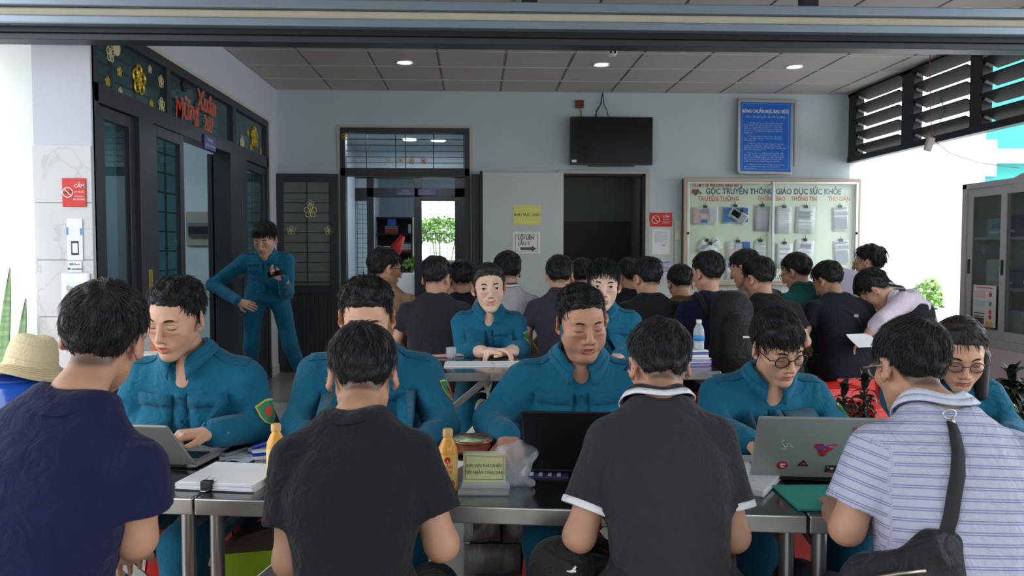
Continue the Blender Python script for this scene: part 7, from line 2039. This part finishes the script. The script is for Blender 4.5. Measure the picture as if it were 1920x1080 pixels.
b10 = waiting('waiting man in navy wearing a black backpack', 1327, 514, 5.45, M_nv, 61, 4, yaw=20, pitch=14, lean=10)
waiting('waiting man in a grey shirt facing left by the notice case', 1396, 505, 6.3, M_graysh, 62, 20, yaw=30, pitch=18)
waiting('waiting man in a plain black T-shirt right of the backpack', 1422, 524, 5.5, M_bk, 63, 6, yaw=26)
waiting('waiting man in a green shirt and glasses before the notice case', 1493, 512, 6.2, M_grn, 64, 8, yaw=34, pitch=22, top='polo', glasses=(M_blk, .022))
b14 = waiting('waiting man in a dark blue T-shirt with a shoulder strap', 1553, 529, 5.9, M_dblue, 65, 4, yaw=26, pitch=32, wide=1.08, lean=20)
waiting('waiting man with curly hair and a striped T-shirt', 1629, 494, 6.5, M_bwst, 66, 10, yaw=40, pitch=4, st=True, glasses=(M_alu, .022), mess=2.2, lift=.008)
person('man in a white shirt standing bent over a paper at the right', W(1640, 543, 5.75), 74, yaw=-18, pitch=52, roll=-10, lean=50, stand=.88, seed=67, skin='tan', hs=1.12, s=1.05, face=True, h=(.0042, .010, .006), strands=700, strand_w=.002, th_top=.028, th_side=.010, hairline=HL_MESSY, top='shirt', rolled=True, top_mat=M_lav, trouser_mat=M_dkt, neck_lean=62,
       arms={'L': (W(1655, 600, 5.45), W(1625, 628, 5.5)), 'R': (W(1740, 600, 5.9), W(1700, 640, 5.9))}, legs={'R': ((.10, 0, .86), (.11, .05, .47), (.11, -.02, .10)), 'L': ((-.10, 0, .86), (-.11, .05, .47), (-.11, -.02, .10))})

# ---- what the people carry
M_nyl = fabric('black_nylon', (26, 26, 30), rough=.6, weave=700); M_nyl2 = mat('black_webbing', (20, 20, 24), .7, bump=.3, bscale=500); M_zip = mat('zip_metal', (180, 170, 150), .3, .9)
# backpack of the navy man
T = b10['T']; bp = empty('backpack', b10['base'], b10['phi'], 'black backpack on the back of the man in navy', 'backpack')
cB = T(.24, .02, -.27)
F = Field(); d = b10['d']
F.cone(cB - d * .14, cB + d * .12, .155, .135, .03, flat=((0, 1, 0), .66)).cone(cB - d * .12 + (0, -.10, 0), cB + d * .02 + (0, -.10, 0), .11, .10, .04, flat=((0, 1, 0), .5))
F.wave(cB - .3, cB + .3, [(1, .2, .4), (.3, .3, 1)], [30, 36], .005, 3); F.crease(cB + (-.12, -.12, .08), cB + (.12, -.12, .08), .012, .010).crease(cB + (-.13, -.03, .14), cB + (.13, -.03, .14), .01, .008)
field_obj('pack_body', F, .010, M_nyl, bp)
for q in (-1, 1):
    MB().tube([T(.34, q * .09, -.17), T(.45, q * .11, -.12), T(.495, q * .11, -.03), T(.46, q * .12, .08), T(.36, q * .14, .13)], .018, 6).build('shoulder_strap', M_nyl2, bp, smooth='all')
o = MB().box(-.045, .045, -.002, .0, -.006, .006).build('maker_mark', M_white, bp, loc=Vector(cB) + Vector((.03, -.205, -.02)))
# white script on the black T-shirt
T = b8['T']
for x0, x1 in ((-.045, -.005), (.005, .045)):
    ln_ = [T(.365 - (x + .045) * .22 + .004 * math.sin(x * 700), x, -.4) for x in np.linspace(x0, x1, 14)]
    pr = patch(b8['bv'], [[Vector(tuple(v_)) + Vector((0, 0, o_)) for v_ in ln_] for o_ in (-.0035, .0035)], b8['frt'], .004)
    MB().grid(pr).build('script_print', M_white, b8['shirt'], smooth='all')
# strap of the dark blue T-shirt man
T = b14['T']; pts = [T(.47 - .11 * t, .07 + .10 * t, -.4) for t in np.linspace(0, 1, 3)] + [T(.36 - .36 * t, .17, -.4) for t in np.linspace(.1, 1, 6)]
pts = [T(.46 - .40 * t, -.03 + .19 * t, -.4) for t in np.linspace(0, 1, 12)]
st_ = patch(b14['bv'], [[Vector(tuple(p_)) + Vector((-.016, 0, -.01)) for p_ in pts], [Vector(tuple(p_)) + Vector((.016, 0, .01)) for p_ in pts]], b14['frt'], .004)
e = empty('shoulder_strap', b14['base'], b14['phi'], 'dark cross-body strap over the dark blue T-shirt', 'strap')
MB().grid(st_).build('webbing', M_nyl2, e, smooth='all', solid=.003); MB().cbox(st_[1][3] + Vector((0, -.004, 0)), .03, .006, .02).build('buckle', M_alu, e)
# cross-body strap and bag of the striped man
T = Fs['T']; bs = empty('sling_bag', Fs['base'], Fs['phi'], 'black sling bag with zips across the back of the striped man', 'bag')
def wl(px, py, Y): return Fs['loc'](W(px, py, Y))
ln = [wl(1777, 762, 1.2), wl(1792, 800, 1.2), wl(1798, 850, 1.2), wl(1790, 905, 1.2), wl(1783, 965, 1.2), wl(1772, 1000, 1.2), wl(1745, 1030, 1.2), wl(1700, 1075, 1.2)]
def ray_shirt(bv, root, px, py, off):
    """the point of the worn shirt that a line of sight meets, lifted off the cloth"""
    Ri = Matrix.Rotation(-Fs['phi'], 3, 'Z'); o = Ri @ (Vector((0, 0, EYE)) - Fs['base']); t = Ri @ (W(px, py, 1.5) - Fs['base']); dd = (t - o).normalized()
    h_ = bv.ray_cast(o, dd, 6)
    if h_[0] is None: h_ = bv.find_nearest(o + dd * 1.75)
    return h_[0] - dd * off
cl = [(1784, 792), (1790, 810), (1797, 850), (1796, 890), (1789, 930), (1783, 968), (1774, 1000), (1752, 1030), (1716, 1060)]
rows = [[], []]
for i, (a, c) in enumerate(cl):
    wpx = 9 + 5 * min(1, i / 3)
    for j, s_ in enumerate((-1, 1)):
        v = ray_shirt(Fs['bv'], None, a + s_ * wpx, c + s_ * (3 if i < 7 else 8), .006)
        rows[j].append(v)
MB().grid(rows).build('strap', M_nyl2, bs, smooth='all', solid=.004)
v = ray_shirt(Fs['bv'], None, 1779, 776, .012)
MB().tube([v + Vector((math.cos(a) * .014, -.002, math.sin(a) * .010)) for a in np.linspace(0, 6.283, 13)[:-1]], .0022, 6, closed=True).tube([v + Vector((.006, -.004, -.008)), v + Vector((.010, -.006, -.026))], .003, 6).build('ring_buckle', M_alu, bs, smooth='all')
c = np.array(ray_shirt(Fs['bv'], None, 1694, 1058, .02))
F = Field(); F.cone(c + (-.075, -.01, -.03), c + (.060, -.02, -.02), .062, .058, .03, flat=((0, 1, 0), .5)).cone(c + (.05, -.02, .03), c + (.12, -.01, .05), .05, .018, .04, flat=((0, 1, 0), .5)).ell(c + (-.02, -.045, -.05), (.085, .03, .055), .02)
F.crease(c + (-.10, -.05, .0), c + (.03, -.07, .03), .006, .008).crease(c + (-.11, -.05, -.015), c + (.02, -.075, .012), .006, .008)
field_obj('bag_body', F, .006, M_nyl, bs)
MB().tube([c + (-.11, -.058, -.004), c + (-.05, -.072, .012), c + (.0, -.074, .016)], .0035, 6).build('zip', M_zip, bs, smooth='all')
MB().tube([c + (-.11, -.066, -.01), c + (-.115, -.07, -.045)], .004, 6).tube([c + (-.08, -.07, -.02), c + (-.083, -.078, -.05)], .004, 6).build('zip_pull', M_zip, bs, smooth='all')
MB().tube([c + np.array((.085 + math.cos(a) * .011, -.058, -.02 + math.sin(a) * .011)) for a in np.linspace(0, 6.283, 13)[:-1]], .003, 6, closed=True).build('eyelet', M_zip, bs, smooth='all')
# black bag at the charcoal polo man's side
q = W(1052, 1052, 1.82)
hb = empty('hip_bag', (q.x, q.y, 0), 0, 'black bag with a small white mark left of the charcoal polo man', 'bag')
F = Field(); F.ell((0, 0, q.z), (.07, .06, .055), .02).cone((.0, .0, q.z - .04), (.05, .02, q.z - .12), .07, .06, .03); F.crease((-.06, -.05, q.z + .01), (.06, -.05, q.z + .02), .006, .006)
field_obj('bag_body', F, .006, M_nyl, hb)
MB().box(.005, .026, -.066, -.060, q.z + .0, q.z + .004).bar((.012, -.0635, q.z - .004), (.026, -.0635, q.z + .012), .004).build('white_mark', M_white, hb)
MB().bar((.03, .0, q.z + .03), (.12, .02, q.z + .0), .03, .006).build('strap', M_nyl2, hb)
# papers in hand
q = W(1620, 640, 5.4); e = sheets((q.x, q.y), .3, .10, .07, 1, 'white paper held by the bending man', z=q.z, bend=.01); e.rotation_euler = (.5, 0, .3)
q = W(1589, 528, 6.3); e = sheets((q.x, q.y), 0, .07, .10, 1, 'pale lilac sheet held up beside the notice case', m=mat('lilac_sheet', (214, 204, 228), .7), z=q.z); e.rotation_euler = (math.pi / 2, .25, 0)
q = W(1897, 848, 2.44); e = sheets((q.x, q.y), .4, .03, .02, 2, 'small folded slip in the young woman\'s hand', z=q.z + .0)
q = at(850, 760, Y=4.55); stool(q.x, 4.62, .2, 'spare red stool under the left end of the second table')
# stools under the seated people of the front rows
WHO = {'navy T-shirt seated': 'man in navy at the left edge', 'black T-shirt seated': 'man in the black T-shirt', 'charcoal polo with': 'man in the charcoal polo', 'pale striped polo': 'man in the striped polo',
       'talking over': 'uniformed man at the left', 'hidden behind': 'uniformed man with bowed head', 'heavyset uniformed': 'heavyset uniformed man', 'round glasses behind': 'uniformed man with round glasses', 'long dark hair': 'uniformed woman with long hair',
       'smiling uniformed': 'smiling woman', 'behind the heavyset': 'uniformed man behind the heavyset one'}
for o in [o for o in S.objects if o.name.split('.')[0] == 'person']:
    for k_, v_ in WHO.items():
        if k_ in o['label']: stool(o.location.x, o.location.y, o.rotation_euler.z + .1, 'red stool under the ' + v_); break
